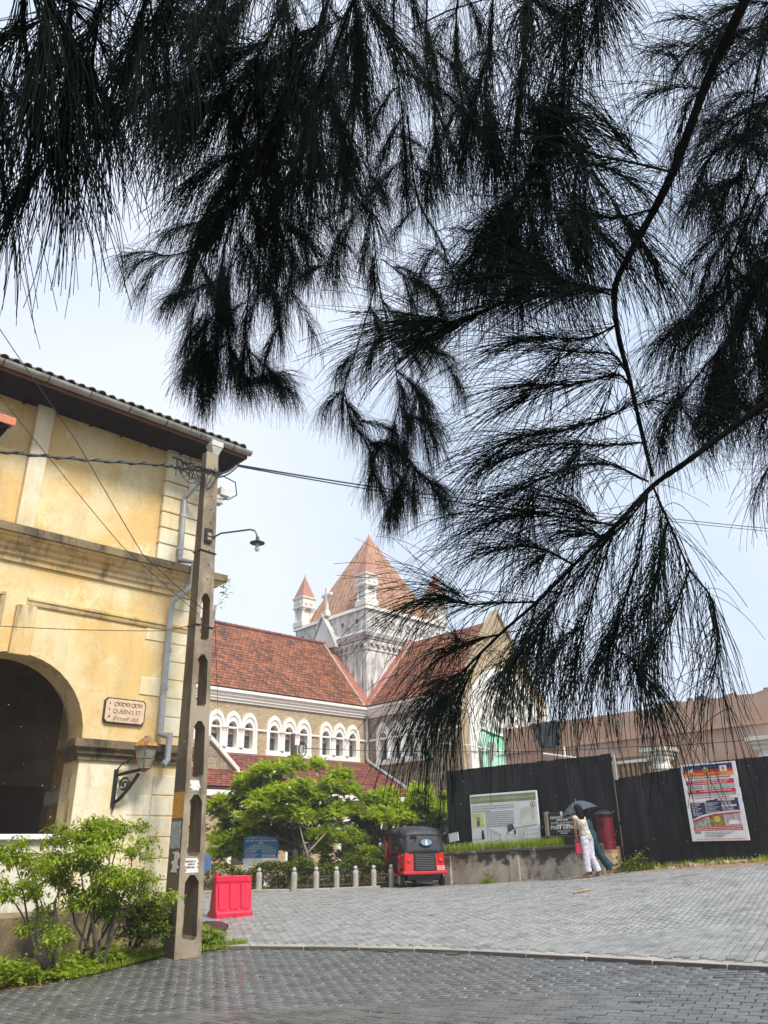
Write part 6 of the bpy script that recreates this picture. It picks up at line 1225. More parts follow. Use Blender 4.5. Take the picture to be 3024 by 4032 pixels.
def umbrella(root_name, loc, label, mat, R=.47, tilt=(0, 0), rz=-(pi / 2 - HEAD), handle=.75):
    u = thing(root_name, loc, label, 'umbrella', rz=rz); u.rotation_euler = (tilt[0], tilt[1], rz); n = 8; mb = MB(); vs = [(0, 0, 0)]; rings = 5
    for j in range(1, rings + 1):
        f = j / rings
        for k in range(n * 3):
            a = 2 * pi * k / (n * 3); sc_ = 1 - (.07 * f if k % 3 else 0); vs.append((R * f * sc_ * cos(a), R * f * sc_ * sin(a), -.27 * f ** 1.8 - (.0 if k % 3 else .012 * f)))
    m = n * 3; fs = [(0, 1 + k, 1 + (k + 1) % m) for k in range(m)] + [(1 + (j - 1) * m + k, 1 + j * m + k, 1 + j * m + (k + 1) % m, 1 + (j - 1) * m + (k + 1) % m) for j in range(1, rings) for k in range(m)]
    mb.add(vs, fs); cn = mb.build('canopy', mat, u, fix=False); cn.modifiers.new('t', 'SOLIDIFY').thickness = .003
    for k in range(n): a = 2 * pi * k / n; mb = MB(); mb.tube([(R * f * cos(a), R * f * sin(a), -.27 * f ** 1.8 - .018) for f in (0, .25, .5, .75, 1)], .004, 4); mb.build('rib', 'chrome', u)
    mb = MB(); mb.tube([(0, 0, .06), (0, 0, -handle)], .008, 6); mb.build('shaft', 'chrome', u); mb = MB(); mb.tube([(0, 0, -handle), (0, 0, -handle - .1)], .017, 8); mb.build('handle', 'rubber', u); return u
RZP = -(pi / 2 - HEAD)
w1 = gpx(2330, 3461); wz = w1[2] + .03
wa = thing('person', (w1[0], w1[1], wz), 'person with long black hair in cream sleeveless top and white trousers carrying red bag', 'person', 'people walking under the grey umbrella', rz=RZP)
person(wa, dict(head=(-.17, .03, 1.50), face=(-.75, .6, -.05), neck1=(-.15, .02, 1.40), neck0=(-.12, .0, 1.33), chest=(-.09, 0, 1.19), waist=(-.05, 0, 1.02), pel=(-.02, -.01, .90), shL=(-.26, -.04, 1.32), elL=(-.28, -.06, 1.08), haL=(-.26, .0, .88),
     shR=(-.02, .08, 1.31), elR=(-.12, .26, 1.16), haR=(-.22, .30, 1.34), hipL=(-.07, -.03, .84), hipR=(.04, .04, .84), knL=(-.08, -.04, .46), anL=(-.07, -.03, .085), toeL=(-.20, .05, .03), knR=(.07, .05, .46), anR=(.20, .05, .095), toeR=(.12, .13, .035), flare=.088), 'cream_cloth', 'white_cloth', .12, True, .26)
bag = thing('red_bag', (w1[0] - .2, w1[1] + .16, wz + .5), 'red cloth bag hanging from the hand of the person in white trousers', 'bag', rz=RZP)
mb = MB(); mb.hexa([(-.07, -.05, 0), (.09, -.05, 0), (.09, .05, 0), (-.07, .05, 0)], [(-.05, -.03, .25), (.07, -.03, .25), (.07, .03, .25), (-.05, .03, .25)]); mb.build('pouch', 'red_cloth', bag, bevel=.02); mb = MB(); mb.tube([(-.04, 0, .25), (-.02, 0, .36), (.03, 0, .36), (.06, 0, .25)], .008, 5); mb.build('strap', 'red_cloth', bag)
w2 = w1 + RIGHT * .10 + FWD * .42; wb = thing('person', (w2[0], w2[1], gz(w2[0], w2[1]) + .03), 'person in wide dark teal trousers striding behind the one in white', 'person', 'people walking under the grey umbrella', rz=RZP)
person(wb, dict(head=(-.05, .0, 1.49), face=(-.9, .3, -.05), neck1=(-.02, 0, 1.39), neck0=(.0, 0, 1.32), chest=(.03, 0, 1.18), waist=(.08, 0, 1.0), pel=(.12, 0, .88), shL=(-.06, -.12, 1.30), elL=(-.08, -.14, 1.08), haL=(-.18, -.1, .95),
     shR=(.08, .14, 1.30), elR=(.12, .18, 1.06), haR=(.06, .2, .88), hipL=(.10, -.06, .82), hipR=(.15, .06, .82), knL=(.02, -.06, .46), anL=(-.02, -.06, .09), toeL=(-.16, -.06, .03), knR=(.30, .05, .46), anR=(.52, .06, .15), toeR=(.44, .06, .04), flare=.115), 'teal_cloth', 'teal_cloth', .6, True, .16)
uc = onx(2268, 3158, 17.75); umbrella('grey_umbrella', tuple(uc + np.array([0, 0, .02])), 'small grey folding umbrella held over the two people', 'umbrella_grey', .50, (radians(-6), radians(-14)), handle=.55)
w3 = atd(742, 3640, 17.2); w3[2] = gz(w3[0], w3[1]); wc = thing('person', (w3[0], w3[1], w3[2] + .03), 'person mostly hidden behind the concrete pole holding a blue umbrella', 'person', rz=RZP)
person(wc, dict(head=(-.02, 0, 1.47), face=(.3, -1, 0), neck1=(0, 0, 1.38), neck0=(0, 0, 1.31), chest=(0, 0, 1.17), waist=(0, 0, 1.0), pel=(0, 0, .88), shL=(-.16, 0, 1.30), elL=(-.2, 0, 1.06), haL=(-.18, -.08, .84), shR=(.16, 0, 1.30), elR=(.2, -.12, 1.1), haR=(.08, -.2, 1.22),
     hipL=(-.08, 0, .84), hipR=(.08, 0, .84), knL=(-.08, -.02, .46), anL=(-.08, 0, .08), toeL=(-.09, -.13, .03), knR=(.09, -.03, .46), anR=(.09, .04, .08), toeR=(.1, -.09, .03)), 'cream_cloth', 'blue_cloth', .5, True, .15)
uc = atd(750, 3352, 17.0); umbrella('blue_umbrella', tuple(uc), 'blue umbrella showing at the edge of the concrete pole', 'umbrella_blue', .46, (radians(38), radians(12)), handle=.6)

# ================================================================== PLANTS
def clump_tips(clumps, per_area, seed, inner=.25, split=0):
    r = np.random.default_rng(seed); T = []
    if split:
        clumps = [(c[0] + r.normal(0, .55) * c[3], c[1] + r.normal(0, .55) * c[4], c[2] + r.normal(0, .5) * c[5], *(np.array(c[3:]) * r.uniform(.35, .7))) for c in clumps for _ in range(split)]
    for (cx, cy, cz, rx, ry, rz_) in clumps:
        n = int(per_area * (rx * ry + rx * rz_ + ry * rz_)); d = r.normal(0, 1, (n, 3)); d /= np.linalg.norm(d, axis=1)[:, None]; d[:, 2] = np.where(d[:, 2] < -.35, -d[:, 2] * .4, d[:, 2])
        rr = np.where(r.random(n) < inner, r.uniform(.35, .85, n), r.uniform(.86, 1.08, n)); T.append(np.array([cx, cy, cz]) + d * rr[:, None] * np.array([rx, ry, rz_]))
    return np.concatenate(T)
def limb(mb, a, b, r0, r1, bend=.12, n=5, seed=0):
    rr = random.Random(seed); a, b = Vector(a), Vector(b); off = Vector((rr.uniform(-1, 1), rr.uniform(-1, 1), rr.uniform(-.2, .6))) * bend * (b - a).length
    pts_ = [a.lerp(b, k / n) + off * sin(pi * k / n) for k in range(n + 1)]; mb.tube(pts_, [r0 + (r1 - r0) * k / n for k in range(n + 1)], 7, cap=False); return pts_
def plant_tree(name, label, base, forks, clumps, leaf, per_area, per, L_, W_, seed, bark='bark_pale', r0=.09, flowers=0, droop=.25, up=(-.3, 1.0), inner=None):
    t_ = thing(name, base, label, 'tree'); mb = MB(); z0 = Vector(base)
    for i, (f, tgt) in enumerate(forks): f = Vector(f); limb(mb, z0 - Vector((0, 0, .1)), f, r0, r0 * .75, .06, 6, seed + i); [limb(mb, f, Vector(c), r0 * .65, .02, .12, 6, seed * 7 + i * 3 + j) for j, c in enumerate(tgt)]
    mb.build('trunk', bark, t_, smooth=True); T = clump_tips(clumps, per_area, seed, .3, 4); V, F = leaves_np(T, per, L_, W_, up, seed, droop); mesh_np('crown', V, F, leaf, t_, kind='stuff')
    if inner:
        V, F = leaves_np(clump_tips(inner, 60, seed + 3, .6, 3), 8, L_ * .8, W_ * .8, (-.5, .8), seed + 4); mesh_np('shaded_leaves', V, F, 'leaf_dark', t_, kind='stuff')  # shade inside the crown put into the colour as darker leaves
    if flowers:
        r = np.random.default_rng(seed + 5); q = T[r.choice(len(T), flowers)] + r.normal(0, .12, (flowers, 3)); q = q - (q - CAMP) / np.linalg.norm(q - CAMP, axis=1)[:, None] * .28 - np.array([0, 0, .15]); V, F = leaves_np(q, 5, .085, .055, (-.2, .8), seed + 9, 0, .015); mesh_np('blossoms', V, F, 'flower_white', t_, kind='stuff')
    return t_
def tw(x, y, D): return tuple(map(float, atd(x, y, D)))
def clumpspx(lst, D0): return [(*atd(x, y, D0 + d), rx, rx, rz_) for x, y, d, rx, rz_ in lst]
g1 = gz(16.3, 21.6)
C1 = clumpspx([(905, 3190, .3, .75, .6), (1000, 3090, 0, .85, .62), (1120, 3075, -.2, .85, .6), (1215, 3120, 0, .8, .6), (1300, 3095, .3, .62, .62), (880, 3300, .2, .55, .45), (960, 3260, -.5, .7, .5), (1075, 3230, .4, .8, .5), (1190, 3230, -.3, .75, .45), (1330, 3180, 0, .5, .5), (860, 3235, .8, .5, .5), (1040, 3150, -.8, .7, .5), (1150, 3155, -.9, .7, .5), (900, 3340, -.2, .5, .3), (980, 3330, .3, .5, .35), (1080, 3300, .6, .7, .4), (1160, 3300, .7, .5, .35), (1270, 3170, -.6, .6, .5), (1350, 3120, 0, .35, .35), (865, 3360, .1, .45, .35), (1280, 3280, .1, .45, .4), (1240, 3330, .4, .4, .35), (1120, 3350, .2, .4, .25)], 27)
b1 = (*atd(1195, 3480, 26.6)[:2], g1)
plant_tree('frangipani_tree', 'broad frangipani tree with white flowers in front of the church nave windows', b1, [(tw(1180, 3330, 26.8), [c[:3] for c in C1[:6]]), (tw(1215, 3350, 26.4), [c[:3] for c in C1[6:10]])], C1, 'leaf_frangipani', 125, 9, .27, .095, 31, bark='bark', r0=.09, flowers=150, inner=clumpspx([(890, 3330, .5, .6, .5), (980, 3310, .9, .8, .6), (1080, 3290, 1.0, .8, .6), (1180, 3280, 1.0, .7, .5), (930, 3220, .6, .7, .5), (1060, 3180, .5, .9, .5), (1220, 3180, .6, .7, .5)], 27))
b1b = (*atd(1212, 3480, 25.4)[:2], g1); t_ = thing('bare_sapling', b1b, 'slim pale forked trunk between the timber pole and the bollards', 'tree'); mb = MB()
p1 = tw(1210, 3360, 25.4); limb(mb, Vector(b1b), p1, .055, .05, .03, 5, 2); limb(mb, p1, tw(1180, 3250, 25.6), .035, .015, .05, 5, 3); limb(mb, p1, tw(1330, 3230, 25.6), .035, .015, .06, 5, 4); mb.build('trunk', 'bark_pale', t_, smooth=True)
T = clump_tips(clumpspx([(1330, 3215, 25.6 - 27, .35, .3), (1185, 3235, -1.4, .3, .25)], 27), 70, 8); V, F = leaves_np(T, 6, .2, .06, seed=44); mesh_np('crown', V, F, 'leaf_frangipani', t_, kind='stuff')
g2 = gz(18.5, 19.6); C2 = clumpspx([(1440, 3180, 0, .55, .5), (1520, 3165, .3, .6, .5), (1610, 3145, .5, .65, .48), (1700, 3150, .9, .6, .5), (1755, 3180, 1.2, .4, .45), (1400, 3110, .5, .28, .22), (1480, 3230, -.3, .55, .4), (1570, 3215, 0, .6, .4), (1660, 3210, .3, .5, .4), (1380, 3200, .2, .4, .45)], 27)
plant_tree('frangipani_tree', 'lush bright green frangipani tree growing behind the tuk-tuk', (*atd(1520, 3470, 26.6)[:2], g2), [(tw(1515, 3340, 26.6), [c[:3] for c in C2])], C2, 'leaf_frangipani', 165, 9, .26, .09, 37, bark='bark', r0=.07, flowers=6, inner=clumpspx([(1430, 3260, .4, .6, .5), (1540, 3250, .7, .7, .5), (1650, 3230, 1.0, .7, .5), (1730, 3230, 1.4, .5, .5)], 27))
C3 = clumpspx([(1340, 3290, -.6, .45, .5), (1390, 3350, -.5, .45, .45), (1300, 3350, -.4, .3, .35), (1420, 3290, -.2, .35, .4), (1350, 3400, -.7, .4, .3), (1440, 3370, .1, .45, .45), (1290, 3400, -.2, .3, .3), (1480, 3300, .3, .4, .4)], 26.4)
plant_tree('bushy_tree', 'small yellowish green bush between the two frangipani trees', (*atd(1360, 3480, 26)[:2], gz(17, 20)), [(tw(1360, 3400, 26), [c[:3] for c in C3])], C3, 'leaf_yellow', 230, 7, .15, .055, 41, bark='bark', r0=.03)
C4 = clumpspx([(1470, 3330, .3, .6, .6), (1540, 3340, .6, .6, .65), (1620, 3330, 1.2, .7, .7), (1500, 3430, .2, .5, .4), (1700, 3300, 1.6, .6, .8), (1745, 3340, 1.8, .5, .7)], 27.4)
plant_tree('dark_shrub', 'dense dark evergreen shrub filling the shade behind the tuk-tuk', (*atd(1560, 3480, 27.6)[:2], g2), [(tw(1560, 3400, 27.6), [c[:3] for c in C4])], C4, 'leaf_dark', 170, 7, .17, .06, 43, bark='bark', r0=.05)
# clipped hedge inside the railing
hp = []; r = np.random.default_rng(6)
hl = [(12.6, 21.6), (13.9, 20.4), (14.5, 19.6), (15.5, 19.3), (16.6, 19.0), (17.4, 18.9)]
for q in range(2600):
    k = r.integers(0, len(hl) - 1); f = r.random(); a, b = np.array(hl[k]), np.array(hl[k + 1]); p_ = a + (b - a) * f + r.normal(0, .16, 2); h = .62 + .12 * sin(p_[0] * 3.1) + .08 * sin(p_[0] * 7.7); z_ = h * (1 - r.random() ** 2.2) ; hp.append((p_[0], p_[1], gz(*p_) + .05 + z_))
V, F = leaves_np(hp, 5, .10, .045, (-.3, 1.1), 7); hg = thing('hedge', (15, 19.6, .42), 'low clipped yellow-green hedge behind the stone bollards', 'hedge'); mesh_np('foliage', V, F, 'leaf_hedge', hg, kind='stuff'); mb = MB()
for k in range(40): q = hp[k * 60]; mb.tube([(q[0], q[1], gz(q[0], q[1])), (q[0] + random.uniform(-.08, .08), q[1], q[2])], [.012, .005], 4)
mb.build('stems', 'bark', hg)
# flowering shrub in the bed by the yellow building
sb = thing('flowering_shrub', (4.65, 11.5, gz(4.65, 11.5)), 'tall sprawling shrub with small white flowers in the bed before the arch', 'shrub')
D0 = 12.2; SC = clumpspx([(60, 3400, -.2, .35, .14), (150, 3360, 0, .35, .16), (250, 3320, .1, .38, .17), (330, 3265, .2, .38, .15), (420, 3255, .1, .35, .14), (480, 3280, 0, .28, .12), (520, 3370, 0, .22, .10), (330, 3380, -.2, .36, .16), (420, 3430, -.2, .36, .17), (490, 3480, -.1, .32, .15), (560, 3510, 0, .26, .11), (250, 3430, .1, .3, .16), (120, 3480, -.2, .32, .13), (30, 3520, -.3, .28, .14), (360, 3560, -.1, .3, .16), (200, 3600, .0, .26, .28), (230, 3500, .2, .25, .2), (450, 3580, .1, .26, .13), (200, 3690, -.4, .2, .2)], D0)
mb = MB(); bs0 = [atd(205, 3800, 11.9), atd(400, 3760, 12.2), atd(330, 3770, 12.3)]
for i, c in enumerate(SC[:18]):
    p0 = Vector(bs0[0 if i in (0, 1, 2, 12, 13, 15, 16) else (1 if i % 2 else 2)]); p0.z = gz(p0.x, p0.y); m_ = p0.lerp(Vector(c[:3]), .5) + Vector((random.uniform(-.12, .12), 0, random.uniform(-.1, .1))); limb(mb, p0, m_, .036 if i in (0, 7) else .024, .014, .1, 5, i); limb(mb, m_, c[:3], .014, .006, .1, 5, i + 50)
    for j in range(3): limb(mb, c[:3], Vector(c[:3]) + Vector((random.uniform(-.3, .3), random.uniform(-.3, .3), random.uniform(-.05, .15))), .006, .003, .1, 3, i * 5 + j)
mb.build('stems', 'bark', sb, smooth=True); T = clump_tips(SC, 640, 55, .5, 4); V, F = leaves_np(T, 5, .075, .036, (-.7, .7), 56, .6, .04); mesh_np('foliage', V, F, 'leaf_shrub', sb, kind='stuff')
q = T[np.random.default_rng(2).choice(len(T), 34)] + np.array([0, -.03, .03]); V, F = leaves_np(q, 5, .035, .022, (-.3, .6), 3, 0, .004); mesh_np('blossoms', V, F, 'flower_white', sb, kind='stuff')
# dark round bush beside the pole and ground cover in the bed
DC = clumpspx([(565, 3620, .1, .26, .22), (600, 3570, .3, .22, .18), (540, 3680, 0, .28, .22), (600, 3680, .2, .25, .24), (520, 3600, .5, .2, .2), (635, 3620, .5, .2, .2)], 12.6)
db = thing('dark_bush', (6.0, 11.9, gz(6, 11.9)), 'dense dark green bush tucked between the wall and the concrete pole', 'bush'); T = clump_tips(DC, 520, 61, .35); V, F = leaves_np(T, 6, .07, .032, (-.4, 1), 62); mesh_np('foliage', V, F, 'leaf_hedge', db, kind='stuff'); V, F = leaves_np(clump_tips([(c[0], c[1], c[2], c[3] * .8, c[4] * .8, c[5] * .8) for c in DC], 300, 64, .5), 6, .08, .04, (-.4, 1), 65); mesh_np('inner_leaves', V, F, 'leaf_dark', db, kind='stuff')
mb = MB(); [limb(mb, (6.0, 11.95, gz(6, 11.95)), c[:3], .02, .006, .1, 4, k) for k, c in enumerate(DC)]; mb.build('stems', 'bark', db)
gp = []
for _ in range(900):
    x = random.uniform(3.0, 6.3); ye = np.interp(x, [b[0] for b in BEDEDGE], [b[1] for b in BEDEDGE]); y = ye + abs(random.gauss(.12, .25)) + .05; hm = .05 + .16 * max(0, sin(x * 2.3 + y * 3)) + (.16 if x < 4.2 else 0); gp.append((x, y, gz(x, y) + .04 + random.uniform(0, hm)))
V, F = leaves_np(gp, 5, .085, .045, (-.2, .9), 71); mesh_np('ground_cover', V, F, 'leaf_shrub', None, kind='stuff', label='leafy green ground cover along the edge of the planting bed', cat='ground cover')
gp = []
for _ in range(2600):
    x = random.uniform(4.6, 7.9); ye = np.interp(x, [b[0] for b in BEDEDGE] + [7.8], [b[1] for b in BEDEDGE] + [11.75]); y = ye + abs(random.gauss(0, .13)) - .03; gp.append((x, y, gz(x, y) + .02))
for _ in range(700): a = random.uniform(0, 2 * pi); rr = abs(random.gauss(0, .2)); gp.append((7.25 + rr * cos(a), 11.85 + rr * sin(a) * .8, gz(7.25, 11.85)))
V, F = blades_np(gp, .075, .006, 73, .9); mesh_np('verge_grass', V, F, 'grass_blade', None, kind='stuff', label='short yellow-green grass round the foot of the concrete pole', cat='grass')
wt = [(7.0 + random.gauss(0, .16), 11.88 + random.gauss(0, .1), gz(7.2, 11.85) + random.uniform(.04, .30)) for _ in range(150)] + [(7.32 + random.gauss(0, .14), 11.86 + random.gauss(0, .08), gz(7.2, 11.85) + random.uniform(.03, .22)) for _ in range(110)]
wd_ = thing('leafy_weed', (7.2, 11.85, gz(7.2, 11.85)), 'clump of bright green weeds at the foot of the pole by the kerb', 'weed'); V, F = leaves_np(wt, 5, .075, .045, (-.2, .9), 75); mesh_np('foliage', V, F, 'leaf_yellow', wd_, kind='stuff')
# weeds, stones and rough grass along the fence
gp = []
for _ in range(4200):
    y = random.uniform(-3, 11.6); x = 18.92 - abs(random.gauss(0, .28)); d_ = .5 + .5 * sin(y * 1.7 + 1.2) * sin(y * .63); 
    if random.random() < d_ or y < 8.0: gp.append((x, y, gz(x, y) + .03))
V, F = blades_np(gp, .13, .008, 81, .8); mesh_np('rough_grass', V, F, 'grass_blade', None, kind='stuff', label='patchy rough grass along the foot of the black fence', cat='grass')
wt = [(18.7 + random.gauss(0, .16), 10.95 + random.gauss(0, .3), gz(18.6, 11) + abs(random.gauss(0, .16))) for _ in range(190)]; V, F = leaves_np(wt, 5, .10, .04, (-.2, .9), 83); wd_ = thing('leafy_weed', (18.7, 10.95, gz(18.7, 10.95)), 'dark green weed clump beside the post box at the fence foot', 'weed'); mesh_np('foliage', V, F, 'leaf_hedge', wd_, kind='stuff')
wt = [(18.2 + random.gauss(0, .05), 15.35 + random.gauss(0, .13), gz(18.2, 15.3) + abs(random.gauss(0, .10))) for _ in range(70)]; V, F = leaves_np(wt, 5, .08, .035, (-.2, .9), 84); wd_ = thing('leafy_weed', (18.2, 15.35, gz(18.2, 15.35)), 'little green weed growing at the foot of the retaining wall', 'weed'); mesh_np('foliage', V, F, 'leaf_shrub', wd_, kind='stuff')
r_ = random.Random(17)
mb = MB()
for k in range(60):
    y = r_.uniform(7.9, 10.0) if k < 42 else r_.uniform(4, 11); x = 18.75 - abs(r_.gauss(0, .25)); s_ = r_.uniform(.025, .09); M = Matrix.Translation((x, y, gz(x, y) + .03 + s_ * .3)) @ Matrix.Rotation(r_.uniform(0, 3), 4, 'Z') @ Matrix.Rotation(r_.uniform(-.5, .5), 4, 'X'); j = lambda: r_.uniform(.7, 1.2)
    mb.hexa([tuple(M @ Vector((a * s_ * j(), b * s_ * j() * .7, -s_ * .5))) for a, b in ((-1, -1), (1, -1), (1, 1), (-1, 1))], [tuple(M @ Vector((a * s_ * .8 * j(), b * s_ * j() * .55, s_ * .45 * j()))) for a, b in ((-1, -1), (1, -1), (1, 1), (-1, 1))])
mb.build('rubble', 'rock', None, kind='stuff', label='loose broken stones on the earth strip below the fence', cat='rubble')
fl = [(random.uniform(7.6, 18), random.uniform(3, 16)) for _ in range(26)]; mb = MB()
for x, y in fl: a = random.uniform(0, 6); z_ = gz(x, y) + .038; l = random.uniform(.03, .06); mb.add([(x + l * cos(a), y + l * sin(a), z_ + .004), (x + l * .4 * cos(a + 1.5), y + l * .4 * sin(a + 1.5), z_ + .012), (x - l * cos(a), y - l * sin(a), z_ + .006), (x + l * .4 * cos(a - 1.5), y + l * .4 * sin(a - 1.5), z_ + .001)], [(0, 1, 2, 3)])
mb.build('litter', 'timber_old', None, fix=False, kind='stuff', label='scattered fallen leaf scraps on the paved road', cat='litter')

# ================================================================== CASUARINA OVERHEAD
KV = 3024 / 1659.0
def vp(x, y, d): return CAMP + ray(x * KV, y * KV) * d
def needles(P0, D0, L_, droop, rad, seed, seg=5):
    """drooping jointed needles as thin three-sided stems"""
    r = np.random.default_rng(seed); n = len(P0); pts_ = [P0]; p_ = P0.copy(); d = D0 / np.linalg.norm(D0, axis=1)[:, None]; dn = np.array([0, 0, -1.0]); dirs = [d]; wob = r.normal(0, .05, (n, 3))
    for k in range(seg):
        p_ = p_ + d * (L_ / seg)[:, None]; pts_.append(p_.copy()); s_ = np.clip(droop[:, None] * (1.15 if k else .8), 0, .9); d = d * (1 - s_) + dn * s_ + wob * .6; d /= np.linalg.norm(d, axis=1)[:, None]; dirs.append(d)
    ref = r.normal(0, 1, (n, 3)); V = []
    for k in range(seg + 1):
        dd = dirs[min(k, seg)]; u = np.cross(dd, ref); u /= np.linalg.norm(u, axis=1)[:, None] + 1e-9; w_ = np.cross(dd, u); rr = (rad * (1 - .3 * k / seg))[:, None]
        for a in (0, 2 * pi / 3, 4 * pi / 3): V.append(pts_[k] + u * rr * cos(a) + w_ * rr * sin(a))
    V = np.stack(V, 1).reshape(-1, 3); b = (np.arange(n) * 3 * (seg + 1))[:, None]; F = []
    for k in range(seg):
        for j in range(3): F.append(b + [k * 3 + j, k * 3 + (j + 1) % 3, (k + 1) * 3 + (j + 1) % 3, (k + 1) * 3 + j])
    return V, np.stack(F, 1).reshape(-1, 4)
tp0 = RIGHT * 4.2 + FWD * 1.2; cas = thing('casuarina_tree', (tp0[0], tp0[1], gz(tp0[0], tp0[1])), 'dark casuarina tree overhanging the street with long drooping needles', 'tree')
mb = MB(); tz = gz(tp0[0], tp0[1]); mb.tube([(tp0[0], tp0[1], tz - .1), (tp0[0] + .05, tp0[1], tz + 2), (tp0[0] - .1, tp0[1] + .1, tz + 5), (tp0[0] - .3, tp0[1], tz + 9)], [.34, .27, .22, .12], 12); mb.build('trunk', 'bark', cas, smooth=True)
def smooth_path(pts_, n=6):
    P_ = [np.array(p, float) for p in pts_]; P_ = [2 * P_[0] - P_[1]] + P_ + [2 * P_[-1] - P_[-2]]; o = []
    for i in range(1, len(P_) - 2):
        for k in range(n): t = k / n; a, b, c, d = P_[i - 1:i + 3]; o.append(.5 * ((2 * b) + (c - a) * t + (2 * a - 5 * b + 4 * c - d) * t * t + (3 * b - a - 3 * c + d) * t ** 3))
    return o + [P_[-2]]
def bigl(start, pts_, r0, r1):
    P_ = smooth_path(([start] if start is not None else []) + [vp(*q) for q in pts_]); n = len(P_); mb = MB(); rr = random.Random(n)
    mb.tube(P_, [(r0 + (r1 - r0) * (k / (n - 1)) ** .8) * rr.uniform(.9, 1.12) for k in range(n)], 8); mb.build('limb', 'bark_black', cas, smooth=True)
T1 = np.array([tp0[0] - .1, tp0[1] + .05, tz + 4.4]); T2 = np.array([tp0[0], tp0[1] + .05, tz + 3.2])
bigl(T1, [(1700, -170, 2.3), (1610, 0, 2.15), (1530, 170, 2.1), (1450, 380, 2.05), (1360, 550, 2.0), (1328, 625, 2.0), (1335, 720, 2.0), (1360, 820, 2.0), (1390, 950, 2.0), (1410, 1030, 2.0)], .0145, .0042)
bigl(T2, [(2300, 560, 3.1), (1950, 700, 2.5), (1780, 800, 2.2), (1659, 870, 2.1), (1560, 940, 2.05), (1480, 1000, 2.0), (1410, 1050, 2.0), (1330, 1135, 1.98), (1240, 1220, 1.95), (1160, 1300, 1.93), (1080, 1370, 1.9), (1000, 1450, 1.9)], .013, .003)
SEED = [100]
def spray(pts_, n, L_=.24, spread=.55, droop=.22, rad=.0009, wr=.004, sides=5, side_len=.16, taper=.4, lo=.0, fan=None, seg=5, bias=0.0):
    """one branch with its side twigs (wood) and its needles"""
    SEED[0] += 1; r = np.random.default_rng(SEED[0]); dm = np.mean([p[2] for p in pts_]); P_ = np.array(smooth_path([vp(*q) for q in pts_], 5)); m = len(P_); mb = MB(); mb.tube(list(P_), [wr * (1 - taper * k / m) for k in range(m)], 5, cap=False); tw_ = [(P_, 1.0)]
    for k in range(sides):
        i = int((lo + (1 - lo) * (k + r.random()) / sides) * (m - 2)) + 1; t = P_[min(i + 1, m - 1)] - P_[i - 1]; t /= np.linalg.norm(t); a = r.normal(0, 1, 3); a -= t * (a @ t); a /= np.linalg.norm(a); d = t * r.uniform(.4, .9) + a * r.uniform(.5, 1.0); d /= np.linalg.norm(d); l = side_len * r.uniform(.6, 1.3); q = [P_[i]]; dd = d
        for s_ in range(5): q.append(q[-1] + dd * l / 5); dd = dd * .86 + np.array([0, 0, -.14]); dd /= np.linalg.norm(dd)
        q = np.array(q); tw_.append((q, .55)); mb.tube(list(q), [wr * .5 * (1 - .12 * s_) for s_ in range(6)], 4, cap=False)
    b = mb.build('branch', 'bark_black', cas, smooth=True, fix=False); P0, D0 = [], []; tot = sum(len(q) * 0 + wt for q, wt in tw_)
    for q, wt in tw_:
        k = max(3, int(n * wt / tot)); t = r.beta(1.25, 1.0, k) * (len(q) - 1.001); i = t.astype(int); f = (t - i)[:, None]; p_ = q[i] * (1 - f) + q[i + 1] * f; tg_ = q[np.minimum(i + 1, len(q) - 1)] - q[np.maximum(i - 1, 0)]; tg_ = tg_ / (np.linalg.norm(tg_, axis=1)[:, None] + 1e-9); a = r.normal(0, 1, (k, 3)); P0.append(p_ + r.normal(0, .004, (k, 3))); D0.append(tg_ + a * spread * r.uniform(.3, 1.1, (k, 1)) - RIGHT * bias * r.uniform(.2, 1.2, (k, 1)))
    P0 = np.concatenate(P0); D0 = np.concatenate(D0); k = len(P0); V, F = needles(P0, D0, L_ * r.uniform(.55, 1.2, k), droop * r.uniform(.4, 1.5, k), rad * r.uniform(.8, 1.2, k), SEED[0], seg)
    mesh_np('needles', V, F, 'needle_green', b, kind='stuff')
# -- far left curtain
d = 1.7
for pts_, n in (([(160, -120), (150, 20), (145, 180), (138, 330)], 620), ([(60, -120), (50, 40), (70, 200)], 420), ([(-40, -90), (-20, 90), (10, 270)], 420), ([(240, -120), (215, 20), (200, 120)], 260), ([(350, -120), (320, -20), (300, 70)], 260), ([(120, -100), (100, 60), (90, 220)], 420), ([(430, -120), (390, -40), (360, 50)], 170), ([(-60, 100), (-30, 260), (0, 380)], 220), ([(20, -120), (80, -40), (150, 0)], 240), ([(200, -120), (260, -80), (330, -50)], 120)):
    spray([(x, y, d) for x, y in pts_], int(n * .46), .29, .22, .26, .001, .004, 3, .14, seg=6)
